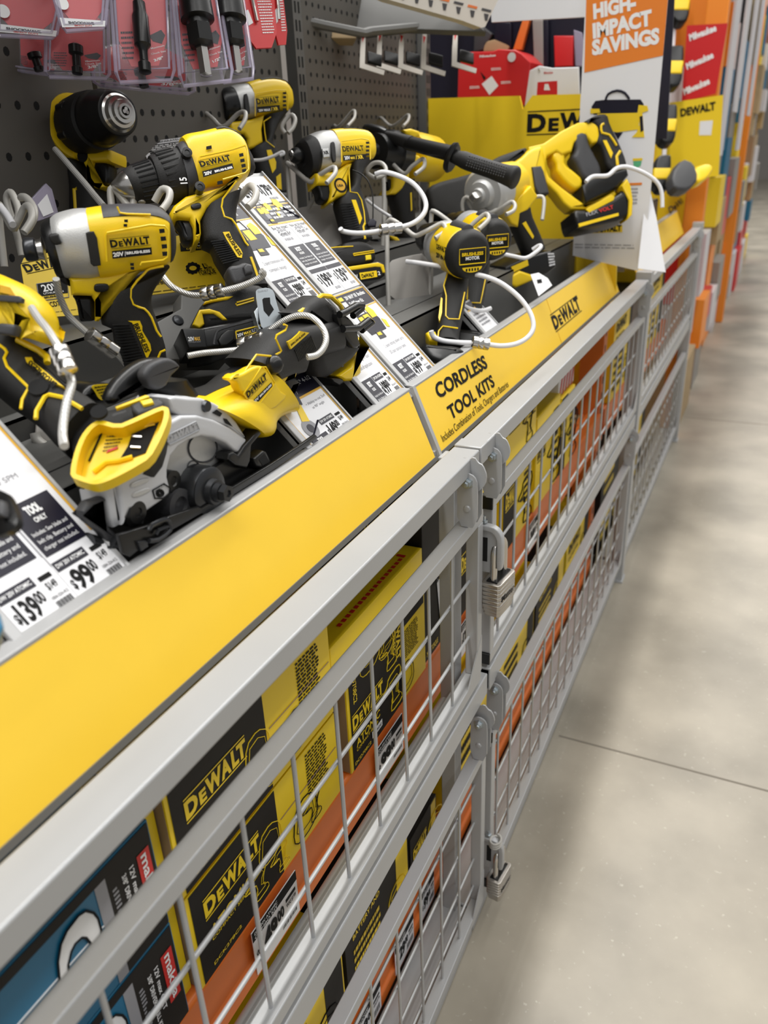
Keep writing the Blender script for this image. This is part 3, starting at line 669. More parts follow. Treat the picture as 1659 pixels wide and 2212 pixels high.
price_label(.82, .90, -1.335, -1.265, '129', 'second white price label on the lower orange beam')
price_label(.94, 1.0, -1.335, -1.265, '99', 'white price label on the lower orange beam beside the post')
price_label(1.15, 1.22, -.870, -.800, '179', 'white price label on the upper orange beam beyond the padlock')
price_label(1.35, 1.42, -.870, -.800, '229', 'white price label on the upper orange beam near the middle of the second gate')
price_label(1.6, 1.68, -.870, -.800, '249', 'white price label on the upper orange beam toward the far post')

r = root('shade_shelf', (-.86, .6, .60)); MB().box(-1.0, -.74, -.35, 1.62, .60, .615, 'deck').build('shelf_board', r)  # added shelf above the view, blocks light from the perforated panels
for y in (-.2, .7, 1.55): MB().add([(-.998, y, .60), (-.76, y, .60), (-.998, y, .50), (-.998, y + .004, .60), (-.76, y + .004, .60), (-.998, y + .004, .50)], [(0, 1, 2), (5, 4, 3), (0, 3, 4, 1), (1, 4, 5, 2), (2, 5, 3, 0)], 'deck').build('bracket', r)
tag(r, 'unseen dark shelf added to shade the perforated panels, over the hanging red packs', 'shelf')
# ================================================================ sloping price rails and cards (45 degree plane)
Y45 = lambda y, s, h=0.0: V((-.765, y, 0)) + V((0, 0, 0)) + P45.ey * s + P45.n * h
S0 = (V((-.441, 0, -.324)) - V((-.765, 0, 0))).dot(P45.ey)     # lower end of the slope
def rail(y0, y1, ln, lb, s0=0.004):
    r = root('sloping_price_rail', tuple(Y45((y0 + y1) / 2, S0)))
    MB().pbox(P45, y0, y1, S0 + s0, S0 + ln, -.004, -.001, 'lip').build('tray', r)
    MB().pbox(P45, y0, y0 + .010, S0 + s0, S0 + ln, -.012, .003, 'lip').build('near_flange', r, bev=.001)
    MB().pbox(P45, y1 - .003, y1, S0 + s0, S0 + ln, -.008, .0025, 'lip').build('far_flange', r)
    MB().pbox(P45, y0, y1, S0 + s0 - .004, S0 + s0 + .008, -.006, .003, 'lip').build('lower_stop', r, bev=.001)
    tag(r, lb, 'price rail')
def card(y0, y1, s0, s1, lb, fn, hh=.0):
    r = root('price_card', tuple(Y45((y0 + y1) / 2, S0 + s0)))
    MB().pbox(P45, y0, y1, S0 + s0, S0 + s1, -.0008, .0005 + hh, 'wht').build('card', r)
    b = MB(); P = Pl(tuple(Y45(0, S0, .0)), (0, 1, 0), tuple(P45.ey)); fn(b, P, y0, y1, s0, s1, .0009 + hh); b.build('print', r)
    return tag(r, lb, 'price card')
def price(b, P, y0, y1, s0, s1, p, h, c='00'):
    k = y1 - y0; q = s1 - s0
    quad(b, P, y0, y0 + k * .62, s1 - q * .22, s1, 'nav', h); wt(b, P, 'DW 20V ATOMIC', y0 + k * .03, s1 - q * .15, q * .09, k * .55, 'wink', h + .0003)
    wt(b, P, '$', y0 + k * .03, s0 + q * .33, q * .2, k * .07, 'ink', h, .03); wt(b, P, p, y0 + k * .11, s0 + q * .27, q * .42, k * .34, 'ink', h, .04); wt(b, P, c, y0 + k * .46, s0 + q * .45, q * .24, k * .14, 'ink', h, .03)
    for i in range(15): quad(b, P, y0 + k * (.66 + i * .019), y0 + k * (.668 + i * .019 + (i % 3) * .003), s0 + q * .1, s0 + q * .33, 'ink', h)
    quad(b, P, y0 + k * .70, y0 + k * .92, s0 + q * .80, s0 + q * .90, 'ink', h); wt(b, P, '$149', y0 + k * .72, s0 + q * .58, q * .16, k * .18, 'ink', h); wt(b, P, '1004-324-412', y0 + k * .66, s0 + q * .38, q * .07, k * .3, 'ink', h, 0)
    fine(b, P, y0 + k * .1, y0 + k * .35, s0 + q * .03, s0 + q * .2, 3, 'gink', h)
def infobox(b, P, y0, y1, s0, s1, h, t='TOOL', u='ONLY'):
    k = y1 - y0; q = s1 - s0; quad(b, P, y0, y1, s0, s1, 'nav', h)
    wt(b, P, t, y0 + k * .30, s0 + q * .74, q * .15, k * .34, 'wink', h + .0003, .06); wt(b, P, u, y0 + k * .33, s0 + q * .58, q * .09, k * .28, 'wink', h + .0003, .03)
    for i, t_ in enumerate(('Includes: Saw blade and', 'belt clip. Battery and', 'charger not included.')): wt(b, P, t_, y0 + k * .08, s0 + q * (.38 - i * .14), q * .075, k * .82, 'wink', h + .0003, 0)
def bagpic(b, P, y, s, z, h, rot=0):
    pg = lambda o, m, hh: b.poly(P, [(y + u * z, s + v * z) for u, v in o], hh - .0002, hh, m)
    pg([(.05, 0), (.9, 0), (1, .35), (.9, .62), (.1, .62), (0, .3)], 'nav', h + .0002); pg([(.08, .30), (.30, .30), (.30, .56), (.1, .56)], 'ysn', h + .0004)
    pg([(.36, .28), (.64, .28), (.64, .58), (.36, .58)], 'ysn', h + .0004); pg([(.70, .42), (.98, .42), (1.02, .6), (.92, .78), (.7, .72)], 'ysn', h + .0005)
    b.tube([P.w(y + u * z, s + v * z, h + .0004) for u, v in ((.2, .62), (.25, .85), (.55, .85), (.6, .62))], .012 * z, 'nav', 4)
    pg([(1.0, .05), (1.12, 0), (1.2, .22), (1.05, .32)], 'ysn', h + .0004); pg([(.25, -.18), (.6, -.2), (.62, .02), (.3, .04)], 'dgr', h + .0005); pg([(.3, -.08), (.5, -.1), (.5, .0), (.32, .0)], 'ysn', h + .0007)
def amber(b, P, y0, y1, s0, s1, h):
    quad(b, P, y1 - .0022, y1, s0, s1, 'orl', h)
# near left rail: two tool-only cards side by side
rail(.306, .428, .43, 'wide sloping price rail at the near left, holding the $139 and $99 cards')
def cA(b, P, y0, y1, s0, s1, h):
    amber(b, P, y0, y1, s0 + .05, s1, h); price(b, P, y0 + .001, y1, s0 + .001, s0 + .042, '99', h); infobox(b, P, y0 + .002, y1 - .008, s0 + .048, s0 + .098, h)
    wt(b, P, '.800 SPM', y0 + .003, s0 + .118, .005, .030, 'gink', h, 0); quad(b, P, y0 - .0004, y0 + .0004, s0 + .04, s1, 'gink', h)
    b.poly(P, [(y0 + a, s0 + .175 + c) for a, c in ((-.02, .01), (.005, .016), (.022, .004), (.028, -.012), (.034, -.012), (.032, .006), (.02, .022), (.0, .026))], h, h + .0003, 'nav', 0, 0, 1)
    quad(b, P, y0 + .026, y0 + .036, s0 + .158, s0 + .168, 'oink', h + .0004)
card(.372, .425, .012, .40, 'white card priced $99.00 with a navy TOOL ONLY box, near left rail', cA)
def cB(b, P, y0, y1, s0, s1, h):
    price(b, P, y0 + .001, y1, s0 + .001, s0 + .042, '139', h); infobox(b, P, y0 + .002, y1 - .004, s0 + .052, s0 + .108, h); quad(b, P, y1 - .0008, y1, s0 + .05, s1, 'gink', h)
card(.317, .3715, .012, .40, 'white card priced $139.00 for an oscillating tool, left half of the near left rail', cB)
# circular saw card
rail(.722, .836, .110, 'short sloping price rail under the circular saw card')
def cC(b, P, y0, y1, s0, s1, h):
    quad(b, P, y0, y1, s1 - .026, s1, 'nav', h); wt(b, P, '20V MAX* 4-1/2"', y0 + .035, s1 - .012, .006, .062, 'wink', h + .0003, .0); wt(b, P, 'Circular Saw', y0 + .006, s1 - .022, .006, .045, 'wink', h + .0003, 0)
    for a in (0, y1 - y0 - .002): quad(b, P, y0 + a, y0 + a + .002, s0, s1 - .028, 'orl', h)
    quad(b, P, y0, y1, s1 - .029, s1 - .026, 'orl', h)
    wt(b, P, '• Ability to cut 2x4', y0 + .048, s1 - .040, .0035, .045, 'gink', h, 0); wt(b, P, 'at 90° angle', y0 + .054, s1 - .047, .0035, .028, 'gink', h, 0)
    b.lathe(P.w(y0 + .022, s0 + .026, h), P.n, [(0, .013), (.0004, .013)], 'gink', 20); b.lathe(P.w(y0 + .022, s0 + .026, h + .0004), P.n, [(0, .006), (.0004, .006)], 'nav', 14)
    b.poly(P, [(y0 + a, s0 + c) for a, c in ((.018, .038), (.030, .034), (.038, .055), (.046, .072), (.040, .076), (.030, .060))], h, h + .0006, 'ysn'); b.poly(P, [(y0 + a, s0 + c) for a, c in ((.034, .058), (.042, .056), (.050, .074), (.042, .078))], h, h + .0008, 'nav')
    b.tube([P.w(y0 + .006, s0 + .012, h + .0006), P.w(y0 + .044, s0 + .030, h + .0006)], .0012, 'nav', 4)
    infobox(b, P, y0 + .006, y0 + .042, s0 - .01, s0 + .014, h, 'TOOL', ''); price(b, P, y0 + .044, y1 - .003, s0 - .004, s0 + .030, '149', h)
card(.733, .832, .012, .104, 'small white circular saw card priced $149.00 with a yellow border', cC)
# the two long rails at the joint
rail(.900, .992, .40, 'sloping price rail on the left side of the panel joint')
rail(.999, 1.112, .42, 'sloping price rail on the right side of the panel joint')
def cD(top, pr_, n1, t1, t2):
    def f(b, P, y0, y1, s0, s1, h):
        k = y1 - y0; amber(b, P, y0, y1, s0, s1, h); price(b, P, y0 + k * .40, y1 - .003, s0 + .002, s0 + .046, pr_, h); infobox(b, P, y0 + .001, y0 + k * .38, s0, s0 + .046, h, 'KIT', 'INCLUDES')
        wt(b, P, t1, y0 + k * .22, s0 + .072, .006, k * .66, 'gink', h, 0); wt(b, P, t2, y0 + k * .22, s0 + .060, .006, k * .55, 'gink', h, 0)
        bagpic(b, P, y0 + .012, s0 + .098, .058, h); quad(b, P, y0, y1, s1 - .030, s1 - .002, 'nav', h); quad(b, P, y0, y1, s1 - .033, s1 - .031, 'orl', h); quad(b, P, y0, y1, s1 - .002, s1, 'orl', h)
        wt(b, P, n1, y0 + k * .28, s1 - .013, .0065, k * .62, 'wink', h + .0003, .02); wt(b, P, 'Drill/Driver Kit', y0 + k * .28, s1 - .024, .0065, k * .42, 'wink', h + .0003, .02); quad(b, P, y0 + k * .1, y0 + k * .22, s1 - .012, s1 - .006, 'ysn', h + .0003); quad(b, P, y0 + k * .1, y0 + k * .22, s1 - .024, s1 - .015, 'wink', h + .0003)
    return f
def cE(p1, p2):
    def f(b, P, y0, y1, s0, s1, h):
        k = y1 - y0; m = y0 + k * .5; amber(b, P, y0, y1, s0, s1, h)
        for a, c, p, t in ((y0 + .002, m - .001, p1, 'KIT'), (m + .001, y1 - .004, p2, 'TOOL')):
            quad(b, P, a, c, s0 + .040, s0 + .047, 'nav', h); wt(b, P, '$', a + .003, s0 + .020, .012, .004, 'ink', h, .0); wt(b, P, p, a + .010, s0 + .014, .022, (c - a) * .5, 'ink', h, .03); wt(b, P, '00', a + .012 + (c - a) * .5, s0 + .026, .010, .008, 'ink', h, .02)
            fine(b, P, a + .028, c - .003, s0 + .003, s0 + .012, 1, 'gink', h); infobox(b, P, a, c - .003, s0 + .052, s0 + .092, h, t, 'INCLUDES' if t == 'KIT' else 'ONLY'); fine(b, P, a + .01, c - .012, s0 + .10, s0 + .125, 3, 'gink', h)
        wt(b, P, 'Buy the Impact', y0 + .004, s1 - .044, .006, k * .42, 'ink', h, 0); wt(b, P, 'Driver Kit', y0 + .010, s1 - .055, .006, k * .3, 'ink', h, 0); wt(b, P, 'Now just the Impact', m + .003, s1 - .044, .006, k * .44, 'ink', h, 0); wt(b, P, 'Driver Tool Only', m + .008, s1 - .055, .006, k * .34, 'ink', h, 0)
        quad(b, P, m - .0004, m + .0004, s0, s1 - .03, 'gink', h); bagpic(b, P, y0 + .004, s0 + .142, .040, h)
        b.poly(P, [(m + a, s0 + c) for a, c in ((.008, .168), (.014, .178), (.026, .176), (.028, .160), (.020, .160), (.012, .162))], h, h + .0004, 'ysn'); b.tube([P.w(m + .024, s0 + .16, h + .0004), P.w(m + .036, s0 + .145, h + .0004), P.w(m + .044, s0 + .138, h + .0004)], .0016, 'nav', 4)
        quad(b, P, y0, y1, s1 - .032, s1 - .002, 'nav', h); quad(b, P, y0, y1, s1 - .036, s1 - .033, 'orl', h); quad(b, P, y0, y1, s1 - .002, s1, 'orl', h)
        for a in (y0 + .016, m + .004): quad(b, P, a, a + .010, s1 - .012, s1 - .006, 'ysn', h + .0003); quad(b, P, a, a + .010, s1 - .024, s1 - .015, 'gink', h + .0003); fine(b, P, a + .014, a + .042, s1 - .028, s1 - .005, 3, 'wink', h + .0004)
    return f
card(.9115, .9885, .010, .186, 'white $199.00 kit card at the foot of the rail left of the joint', cD(0, '199', '20V MAX* XR', '2 speed settings for faster', 'speed of application'))
card(.9115, .9885, .190, .372, 'white kit card priced $299.00 above the saw handle', cD(0, '299', '20V MAX* XR', '2 speed transmission with', 'compact design'))
card(1.010, 1.1085, .010, .186, 'white kit card priced $199.00 at the foot of the right rail', cD(0, '199', '20V MAX* XR  Brushless', '2 speed settings delivers up to', '20% faster application speeds'))
card(1.010, 1.1085, .190, .358, 'white two-column impact driver card priced $199 and $139 on the right rail', cE('199', '139'))
def cF(b, P, y0, y1, s0, s1, h):
    amber(b, P, y0, y1, s0, s1, h); m = (y0 + y1) / 2
    for a, p in ((y0 + .004, '249'), (m + .004, '179')):
        wt(b, P, '$', a, s0 + .018, .010, .004, 'ink', h); wt(b, P, p, a + .006, s0 + .014, .020, .022, 'ink', h, .03); wt(b, P, '00', a + .030, s0 + .024, .009, .007, 'ink', h); fine(b, P, a + .01, a + .035, s0 + .003, s0 + .011, 1, 'gink', h)
card(1.010, 1.1085, .362, .412, 'topmost white card on the right rail, priced $249 and $179', cF)
def cG(b, P, y0, y1, s0, s1, h): amber(b, P, y0, y1, s0, s1, h); wt(b, P, '$199', y0 + .02, s0 + .004, .011, .04, 'ink', h)
card(.9115, .9885, .376, .396, 'narrow topmost card on the left rail', cG)
rail(1.345, 1.43, .09, 'short price rail between the two rear-view drill handles and the tray lip')
def cH(b, P, y0, y1, s0, s1, h): quad(b, P, y0, y1, s1 - .014, s1, 'nav', h); quad(b, P, y0, y1, s1 - .017, s1 - .014, 'orl', h); fine(b, P, y0 + .01, y1 - .012, s0 + .02, s0 + .05, 4, 'gink', h)
card(1.358, 1.428, .012, .086, 'small white card right of the rear-view drill handles', cH)
# white cards far behind the near tools
def tilted(name, a, b_, c, lb, fn, cat='card', t=.0015, m='wht', extra=None):
    P = pl3(*a, *b_, *c); u, v = P.uv(b_[0])[0], P.uv(c[0])[1]; vv = abs(v); s = 1 if v > 0 else -1
    r = root(name, tuple(P.w(u / 2, 0 if s > 0 else -vv)))
    y0, y1 = (0, vv) if s > 0 else (-vv, 0)
    MB().pbox(P, 0, u, y0, y1, -t, 0, m).build('card', r); b = MB(); fn(b, P, u, y0, y1); b.build('print', r); return tag(r, lb, cat)
def f1(b, P, u, y0, y1):
    q = y1 - y0; quad(b, P, 0, u, y1 - q * .48, y1 - q * .12, 'ink'); quad(b, P, 0, u, y1 - q * .52, y1 - q * .49, 'orl'); wt(b, P, 'TWO UNITS', u * .02, y1 - q * .1, q * .08, u * .3, 'ink')
    for i, t in enumerate(('20V MAX* FLEXVOLT', 'Advantage Hammer Drill', '& Impact Combo Kit')): wt(b, P, t, u * .05, y1 - q * (.21 + i * .11), q * .065, u * .6, 'wink', .001)
    b.tube([P.w(u * .4 + .1 * u * cos(t), y0 + q * .30 + .09 * q * sin(t), .001) for t in [k * pi / 8 for k in range(9)]], .0016, 'ink', 5)
tilted('promo_card', ((232, 400), 1.32), ((340, 388), 1.36), ((232, 325), 1.35), 'white card with a black band reading FLEXVOLT below the left drill chuck', f1)
def f1b(b, P, u, y0, y1):
    q = y1 - y0; wt(b, P, 'SOLD SEPARATELY', u * .1, y1 - q * .14, q * .08, u * .8, 'ink'); quad(b, P, 0, u, y1 - q * .55, y1 - q * .2, 'ink'); fine(b, P, u * .1, u * .8, y1 - q * .5, y1 - q * .25, 3, 'wink', .001)
tilted('promo_card', ((322, 350), 1.34), ((425, 335), 1.38), ((322, 306), 1.36), 'white card reading SOLD SEPARATELY behind the centre drill', f1b)
# yellow product signs standing behind the near impact driver
SG = pl3((60, 790), .90, (487, 632), 1.10, (45, 560), .94)
def sign(name, px, ppx, lb, fn):
    r = root(name, tuple(SG.at(px)))
    MB().pp(SG, ppx, -.0015, 0, 'ysn').build('card', r); b = MB(); fn(b); b.build('print', r); return tag(r, lb, 'sign')
def g1(b):
    b.logo(SG, (57, 588), (150, 568), 'ink', .0006, 18); b.decal(SG, W3((510, 1490), (920, 1430), (935, 1610), (540, 1660)), .0006, 'ink'); b.ptube(SG, W3((505, 1490), (925, 1430), (950, 1670), (545, 1722), (505, 1490)), .0006, 'gink', .0006)
    b.txt(SG, '20V', *W3((598, 1595), (840, 1560)), 'wink', .0010, 15, .03); b.txt(SG, 'LITHIUM ION', *W3((605, 1635), (880, 1598)), 'wink', .0010, 4, .01); b.txt(SG, 'BRUSHLESS', *W3((618, 1688), (850, 1655)), 'ink', .0008, 4, .04)
    b.txt(SG, 'DCD708', *W3((655, 1812), (905, 1772)), 'ink', .0008, 11, .01); b.lines(SG, *W3((540, 1900), (1080, 1830), (540, 1912), (1080, 1842)), 1, 'ink', .0008)
sign('product_sign', (110, 790), W3((285, 1225), (330, 1130), (1130, 960), (1130, 1915), (445, 1960), (420, 1860), (345, 1600)), 'yellow sign reading DEWALT 20V DCD708 standing behind the near impact driver', g1)
def g2(b):
    b.decal(SG, C2((0, 210), (0, 60), (45, 50), (45, 205)), .0006, 'ink')
    b.decal(SG, R2((1075, 345), (1290, 320), (1290, 380), (1080, 395)), .0006, 'ink'); b.txt(SG, 'ATOMIC', *R2((1113, 372), (1285, 352)), 'wink', .001, 9, .03); b.txt(SG, 'COMPACT SERIES', *R2((1115, 386), (1285, 370)), 'ysn', .001, 3.5, .03)
    g = []; cx, cy = R2((1150, 495))[0]
    for i in range(20): rr = 16 if i % 2 else 13; t = 2 * pi * i / 20; g += [(cx + rr * cos(t), cy + rr * .9 * sin(t))]
    b.decal(SG, g, .0006, 'ink', .0003, 1); b.decal(SG, [(cx + 1 + 8 * cos(t), cy + 5 * sin(t)) for t in [k * pi / 6 for k in range(12)]], .0012, 'ysn')
    b.txt(SG, '21', *R2((1182, 505), (1228, 498)), 'ink', .0014, 12, .02); b.txt(SG, '%', *R2((1226, 484), (1242, 481)), 'ink', .0014, 7, 0); b.txt(SG, 'MORE', *R2((1228, 500), (1268, 495)), 'ink', .0014, 4.5, .03); b.txt(SG, 'TORQUE', *R2((1190, 537), (1292, 524)), 'ink', .0014, 10, .02)
    b.txt(SG, 'DCF809', *R2((905, 600), (1005, 585)), 'ink', .0008, 8, .02); b.lines(SG, *R2((905, 636), (1320, 585), (905, 644), (1320, 592)), 1, 'ink', .0008)
sign('product_sign', (420, 640), R2((900, 330), (1070, 300), (1240, 290), (1290, 460), (1340, 540), (1345, 600), (905, 655)), 'yellow sign reading 21% MORE TORQUE behind the centre drill handle', g2)
# ================================================================ wire cradles with plates
def cradle(px, lb, plate=None, r_=.0036, dpl=None, hook=None):
    o = dp(*px[0][:1], px[0][1]) if False else dp(px[0][:2], px[0][2])
    r = root('wire_cradle', tuple(o))
    MB().dtube(px, r_, 'wire', 12, 4).build('wire_arm', r)
    if hook: MB().dtube(hook, r_, 'wire', 12, 4).build('wire_hook', r)
    if plate:
        P = pl3(*plate[0]); MB().pp(P, plate[1], -.004, 0, 'hold', .0015, 0, 1).build('back_plate', r)
    return tag(r, lb, 'tool holder')
def D(l, d): return [(a, b, d) for a, b in l]
def Dv(l, d0, d1): n = len(l) - 1; return [(a, b, d0 + (d1 - d0) * i / n) for i, (a, b) in enumerate(l)]
pl = lambda a, b, c: (a[0], a[1], b[0], b[1], c[0], c[1])
cradle(Dv(C4((290, 1060), (230, 760), (180, 480), (150, 370), (200, 400), (280, 490), (365, 590), (430, 520), (500, 370), (560, 380), (570, 450), (500, 600)), 1.30, 1.20), 'wire cradle at the far left in front of the perforated panel',
       (pl(((50, 470), 1.33), ((158, 470), 1.33), ((50, 370), 1.35)), C4((270, 1100), (300, 1050), (860, 1035), (870, 1200), (870, 1680), (300, 1600))), .0042)
cradle(Dv(W3((60, 1250), (20, 900), (-20, 500), (-10, 400), (80, 560), (180, 720), (260, 600), (340, 440), (400, 420), (440, 500), (430, 620), (330, 780)), .92, .86), 'thick pale wire cradle at the left edge beside the impact driver nose', None, .0042,
       None, Dv(W3((300, 1100), (230, 800), (100, 380), (110, 250), (170, 250), (260, 500), (190, 740)), .95, .93))
cradle(Dv(W3((290, 300), (310, 290), (370, 310), (460, 430), (470, 560), (400, 700), (330, 770)), .90, .86), 'short curled wire tip just left of the impact driver nose', None, .0042)
cradle(Dv(R1((610, 1150), (600, 1040), (625, 1030), (690, 1110), (720, 1120), (735, 1050), (765, 1045), (770, 1100)), .93, .93), 'wire cradle tips rising behind the top of the near impact driver', None, .0042,
       None, Dv(R1((840, 1095), (880, 1030), (920, 1040), (915, 1090), (880, 1140)), .90, .88))
cradle(Dv(R1((1180, 1130), (1270, 1100), (1320, 1050), (1360, 1010), (1390, 1040), (1380, 1090), (1345, 1125)), .98, .93), 'hooked wire end right of the centre drill handle', None, .0044)
cradle(Dv(R1((1115, 740), (1110, 620), (1150, 640), (1210, 690), (1290, 620), (1330, 610), (1330, 650), (1300, 700)), 1.48, 1.40), 'dark wire cradle under the nose of the upper impact driver', None, .004)
cradle(Dv(R5((90, 850), (70, 540), (90, 525), (230, 640), (300, 590), (400, 535), (410, 580), (350, 650)), 1.38, 1.30), 'wire cradle with a square grey plate holding the silver-nosed impact driver',
       (pl(((630, 540), 1.39), ((745, 535), 1.40), ((630, 450), 1.41)), S7((190, 490), (210, 450), (700, 365), (770, 390), (905, 830), (915, 960), (200, 1080))), .0040, None,
       Dv(S7((430, 430), (480, 340), (600, 210), (700, 90)), 1.40, 1.36))
cradle(Dv(R5((50, 290), (30, 240), (90, 160), (125, 190), (110, 250), (75, 290)), 1.52, 1.50), 'hooked wire end right of the upper impact driver', None, .004)
cradle(Dv(R5((750, 1100), (760, 900), (755, 600), (700, 610), (640, 570), (680, 510), (740, 505), (775, 545), (760, 590), (700, 610)), 1.55, 1.48), 'grey wire cradle just right of the silver-nosed impact driver',
       (pl(((790, 510), 1.60), ((835, 510), 1.60), ((790, 425), 1.62)), R5((600, 750), (770, 735), (785, 760), (785, 930), (640, 1000), (600, 900))), .004)
cradle(Dv(R5((770, 640), (760, 480), (790, 475), (900, 580), (960, 530), (1040, 475), (1050, 530), (985, 585)), 1.66, 1.56), 'wire cradle at the grip of the drill with the long side handle', None, .004)
cradle(Dv(C3((420, 1460), (395, 800), (390, 100), (410, -10), (470, -30), (640, 80), (800, 200), (960, 140), (1180, 30), (1250, 60), (1250, 140), (1110, 240)), 1.42, 1.36), 'tall wire cradle with a large grey plate left of the rear-view drills',
       (pl(((840, 650), 1.46), ((935, 635), 1.50), ((840, 560), 1.48)), C3((415, 620), (480, 550), (900, 460), (1050, 460), (1085, 520), (1080, 1060), (1020, 1110), (430, 1220))), .0042, None,
       Dv(R5((1090, 1140), (1100, 900), (1120, 850), (1250, 940), (1330, 1000), (1410, 930), (1490, 870), (1510, 910), (1440, 980)), 1.50, 1.42))
cradle([(1000 / 1 * 0 + 925.0, 700, 1.50), (928, 640, 1.50), (930, 560, 1.50)], 'thin wire leg under the large grey plate', None, .003)
cradle(Dv(R6((385, 800), (380, 740), (400, 705), (450, 730), (520, 790), (590, 760), (650, 730), (670, 750), (660, 780), (620, 800)), 1.72, 1.64), 'wire cradle under the silver impact wrench nose', None, .0042, None,
       Dv(R6((700, 760), (740, 720), (800, 700), (830, 720), (820, 830)), 1.78, 1.76))
cradle(Dv(R5((320, 280), (320, 170), (400, 230), (440, 240), (540, 130), (550, 180), (500, 240)), 1.96, 1.72), 'dark wire hook against the perforated panel, left of two', None, .0035)
cradle(Dv(R5((700, 190), (740, 180), (820, 240), (930, 160), (935, 200), (900, 240)), 2.12, 1.85), 'dark wire hook against the perforated panel, right of two', None, .0035)
# grey box bracket with screw, under the centre drill
P = pl3((430, 790), .96, (560, 760), 1.02, (430, 700), .98)
r = root('mounting_bracket', tuple(P.at((400, 800)))); MB().pp(P, C2((0, 620), (235, 490), (240, 330), (470, 330), (560, 700), (700, 820), (700, 1000), (100, 1000), (0, 760)), -.03, 0, 'deck', .002).build('plate', r)
MB().lathe(P.at(C2((205, 608))[0]), P.n, [(0, .0075), (.002, .006), (.003, .002)], 'dst', 16).build('screw', r); tag(r, 'dark grey bracket with one black screw left of the centre battery', 'bracket')
# rods of the recip saw stand at the near left
r = root('saw_stand', tuple(dp((110, 950), .80)))
MB().dtube(D(C1((300, 1170), (320, 1230), (400, 1290), (520, 1390), (600, 1400)), .80), .0052, 'wire', 12, 3).build('rod', r)
P = pl3((85, 960), .80, (150, 975), .80, (85, 900), .81); MB().pp(P, C1((300, 1040), (560, 1080), (600, 1290), (520, 1340), (290, 1180)), -.02, 0, 'hold', .003).build('plate', r)
tag(r, 'grey steel rod and plate propping up the yellow-footed saw', 'stand')
# ================================================================ cordless tools
def pads(P, px, h, m, mb=None, t=.003, r=0, ch=1):
    mb = mb or MB(); mb.pp(P, px, h - t, h, m, r, 0, ch); return mb
def ribs(P, a, b, c, d, n, h, m='blk', r=.0009):
    mb = MB(); L = lambda p, q, t: (p[0] + (q[0] - p[0]) * t, p[1] + (q[1] - p[1]) * t)
    for i in range(n):
        t = i / (n - 1); mb.ptube(P, [L(a, c, t), L(b, d, t)], r, m, h)
    return mb
def lvt(P, secs, px):      # surface helper unused by eye: keeps callers short
    return secs
# ---- near impact driver, silver nose to the left
P = pl3((50, 527), .775, (376, 510), .815, (240, 780), .850)
r = root('impact_driver', tuple(P.at((318, 795))))
g = R2
nose = lambda l: [(g(a)[0], g(b)[0]) for a, b in l]
MB().loft(P, nose([((512, 140), (602, 549)), ((620, 124), (700, 538)), ((720, 118), (780, 520)), ((850, 118), (880, 500)), ((950, 140), (968, 478)), ((1005, 180), (1015, 452)), ((1022, 240), (1028, 415))]), 'yel', None, .93, 2.9, 40, 0, 3).build('motor_housing', r)
MB().loft(P, nose([((296, 200), (388, 548)), ((330, 172), (420, 556)), ((400, 150), (490, 562)), ((460, 140), (552, 562)), ((517, 139), (606, 550))]), 'slv', None, .95, 2.3, 44, 0, 3).build('gear_case', r)
MB().loft(P, nose([((238, 250), (330, 500)), ((243, 225), (345, 545)), ((262, 208), (362, 556)), ((298, 196), (392, 552)), ((306, 200), (396, 545))]), 'blk', None, .95, 2.2, 36).build('nose_ring', r)
b = MB().loft(P, nose([((243, 300), (285, 470)), ((240, 320), (275, 450)), ((205, 328), (232, 442)), ((200, 330), (228, 440))]), 'stl', None, 1, 2, 28)
b.build('anvil_collar', r)
MB().loft(P, nose([((208, 322), (232, 448)), ((196, 312), (222, 452)), ((150, 312), (172, 456)), ((138, 318), (160, 450)), ((132, 335), (150, 432)), ((138, 350), (154, 418)), ((150, 352), (162, 416))]), 'dst', None, 1, 2, 30).build('bit_sleeve', r)
HB = .0335
MB().part(P, nose([((604, 129), (690, 540)), ((640, 124), (715, 538)), ((760, 118), (810, 518)), ((900, 122), (925, 490)), ((965, 145), (980, 475)), ((1010, 185), (1018, 452))]), 'dgr', -52, 47, 1.025, .93, 2.9, 14, 0, 2).build('top_overmold', r)
MB().loft(P, nose([((1006, 178), (1016, 458)), ((1024, 205), (1030, 448)), ((1040, 250), (1045, 410)), ((1048, 285), (1050, 380))]), 'rub', None, .95, 2.8, 32).build('rear_cap', r)
pads(P, g((512, 288), (528, 280), (560, 278), (580, 318), (585, 360), (598, 440), (602, 480), (560, 486), (542, 470), (530, 400)), HB - .0005, 'rub', None, .008, .001, 0).build('side_bumper', r)
pads(P, g((285, 300), (345, 290), (352, 318), (372, 352), (330, 362), (305, 345)), .034, 'rub', None, .01, .002).pp(P, g((335, 530), (398, 545), (418, 608), (380, 592), (352, 570)), -.012, .012, 'rub', .003).build('nose_bumper', r)
b = MB(); b.ptube(P, g((638, 455), (632, 300), (640, 285), (900, 238), (985, 245), (1005, 270), (1000, 430), (975, 448), (845, 462), (840, 478)), .0011, 'yel', HB - .0006)
b.ptube(P, g((700, 128), (715, 165), (760, 172), (900, 176)), .0010, 'yel', .025); b.build('raised_trim', r)
vb = MB()
for x, y in ((950, 262), (958, 308), (964, 354), (968, 398)): vb.decal(P, g((x, y), (x + 32, y - 2), (x + 35, y + 22), (x + 4, y + 26)), HB + .0003, 'hole')
for x, y in ((742, 205), (738, 232), (778, 465), (780, 488)): vb.decal(P, g((x, y), (x + 22, y), (x + 22, y + 18), (x, y + 16)), HB - .001, 'hole')
vb.build('vent', r)['kind'] = 'stuff'
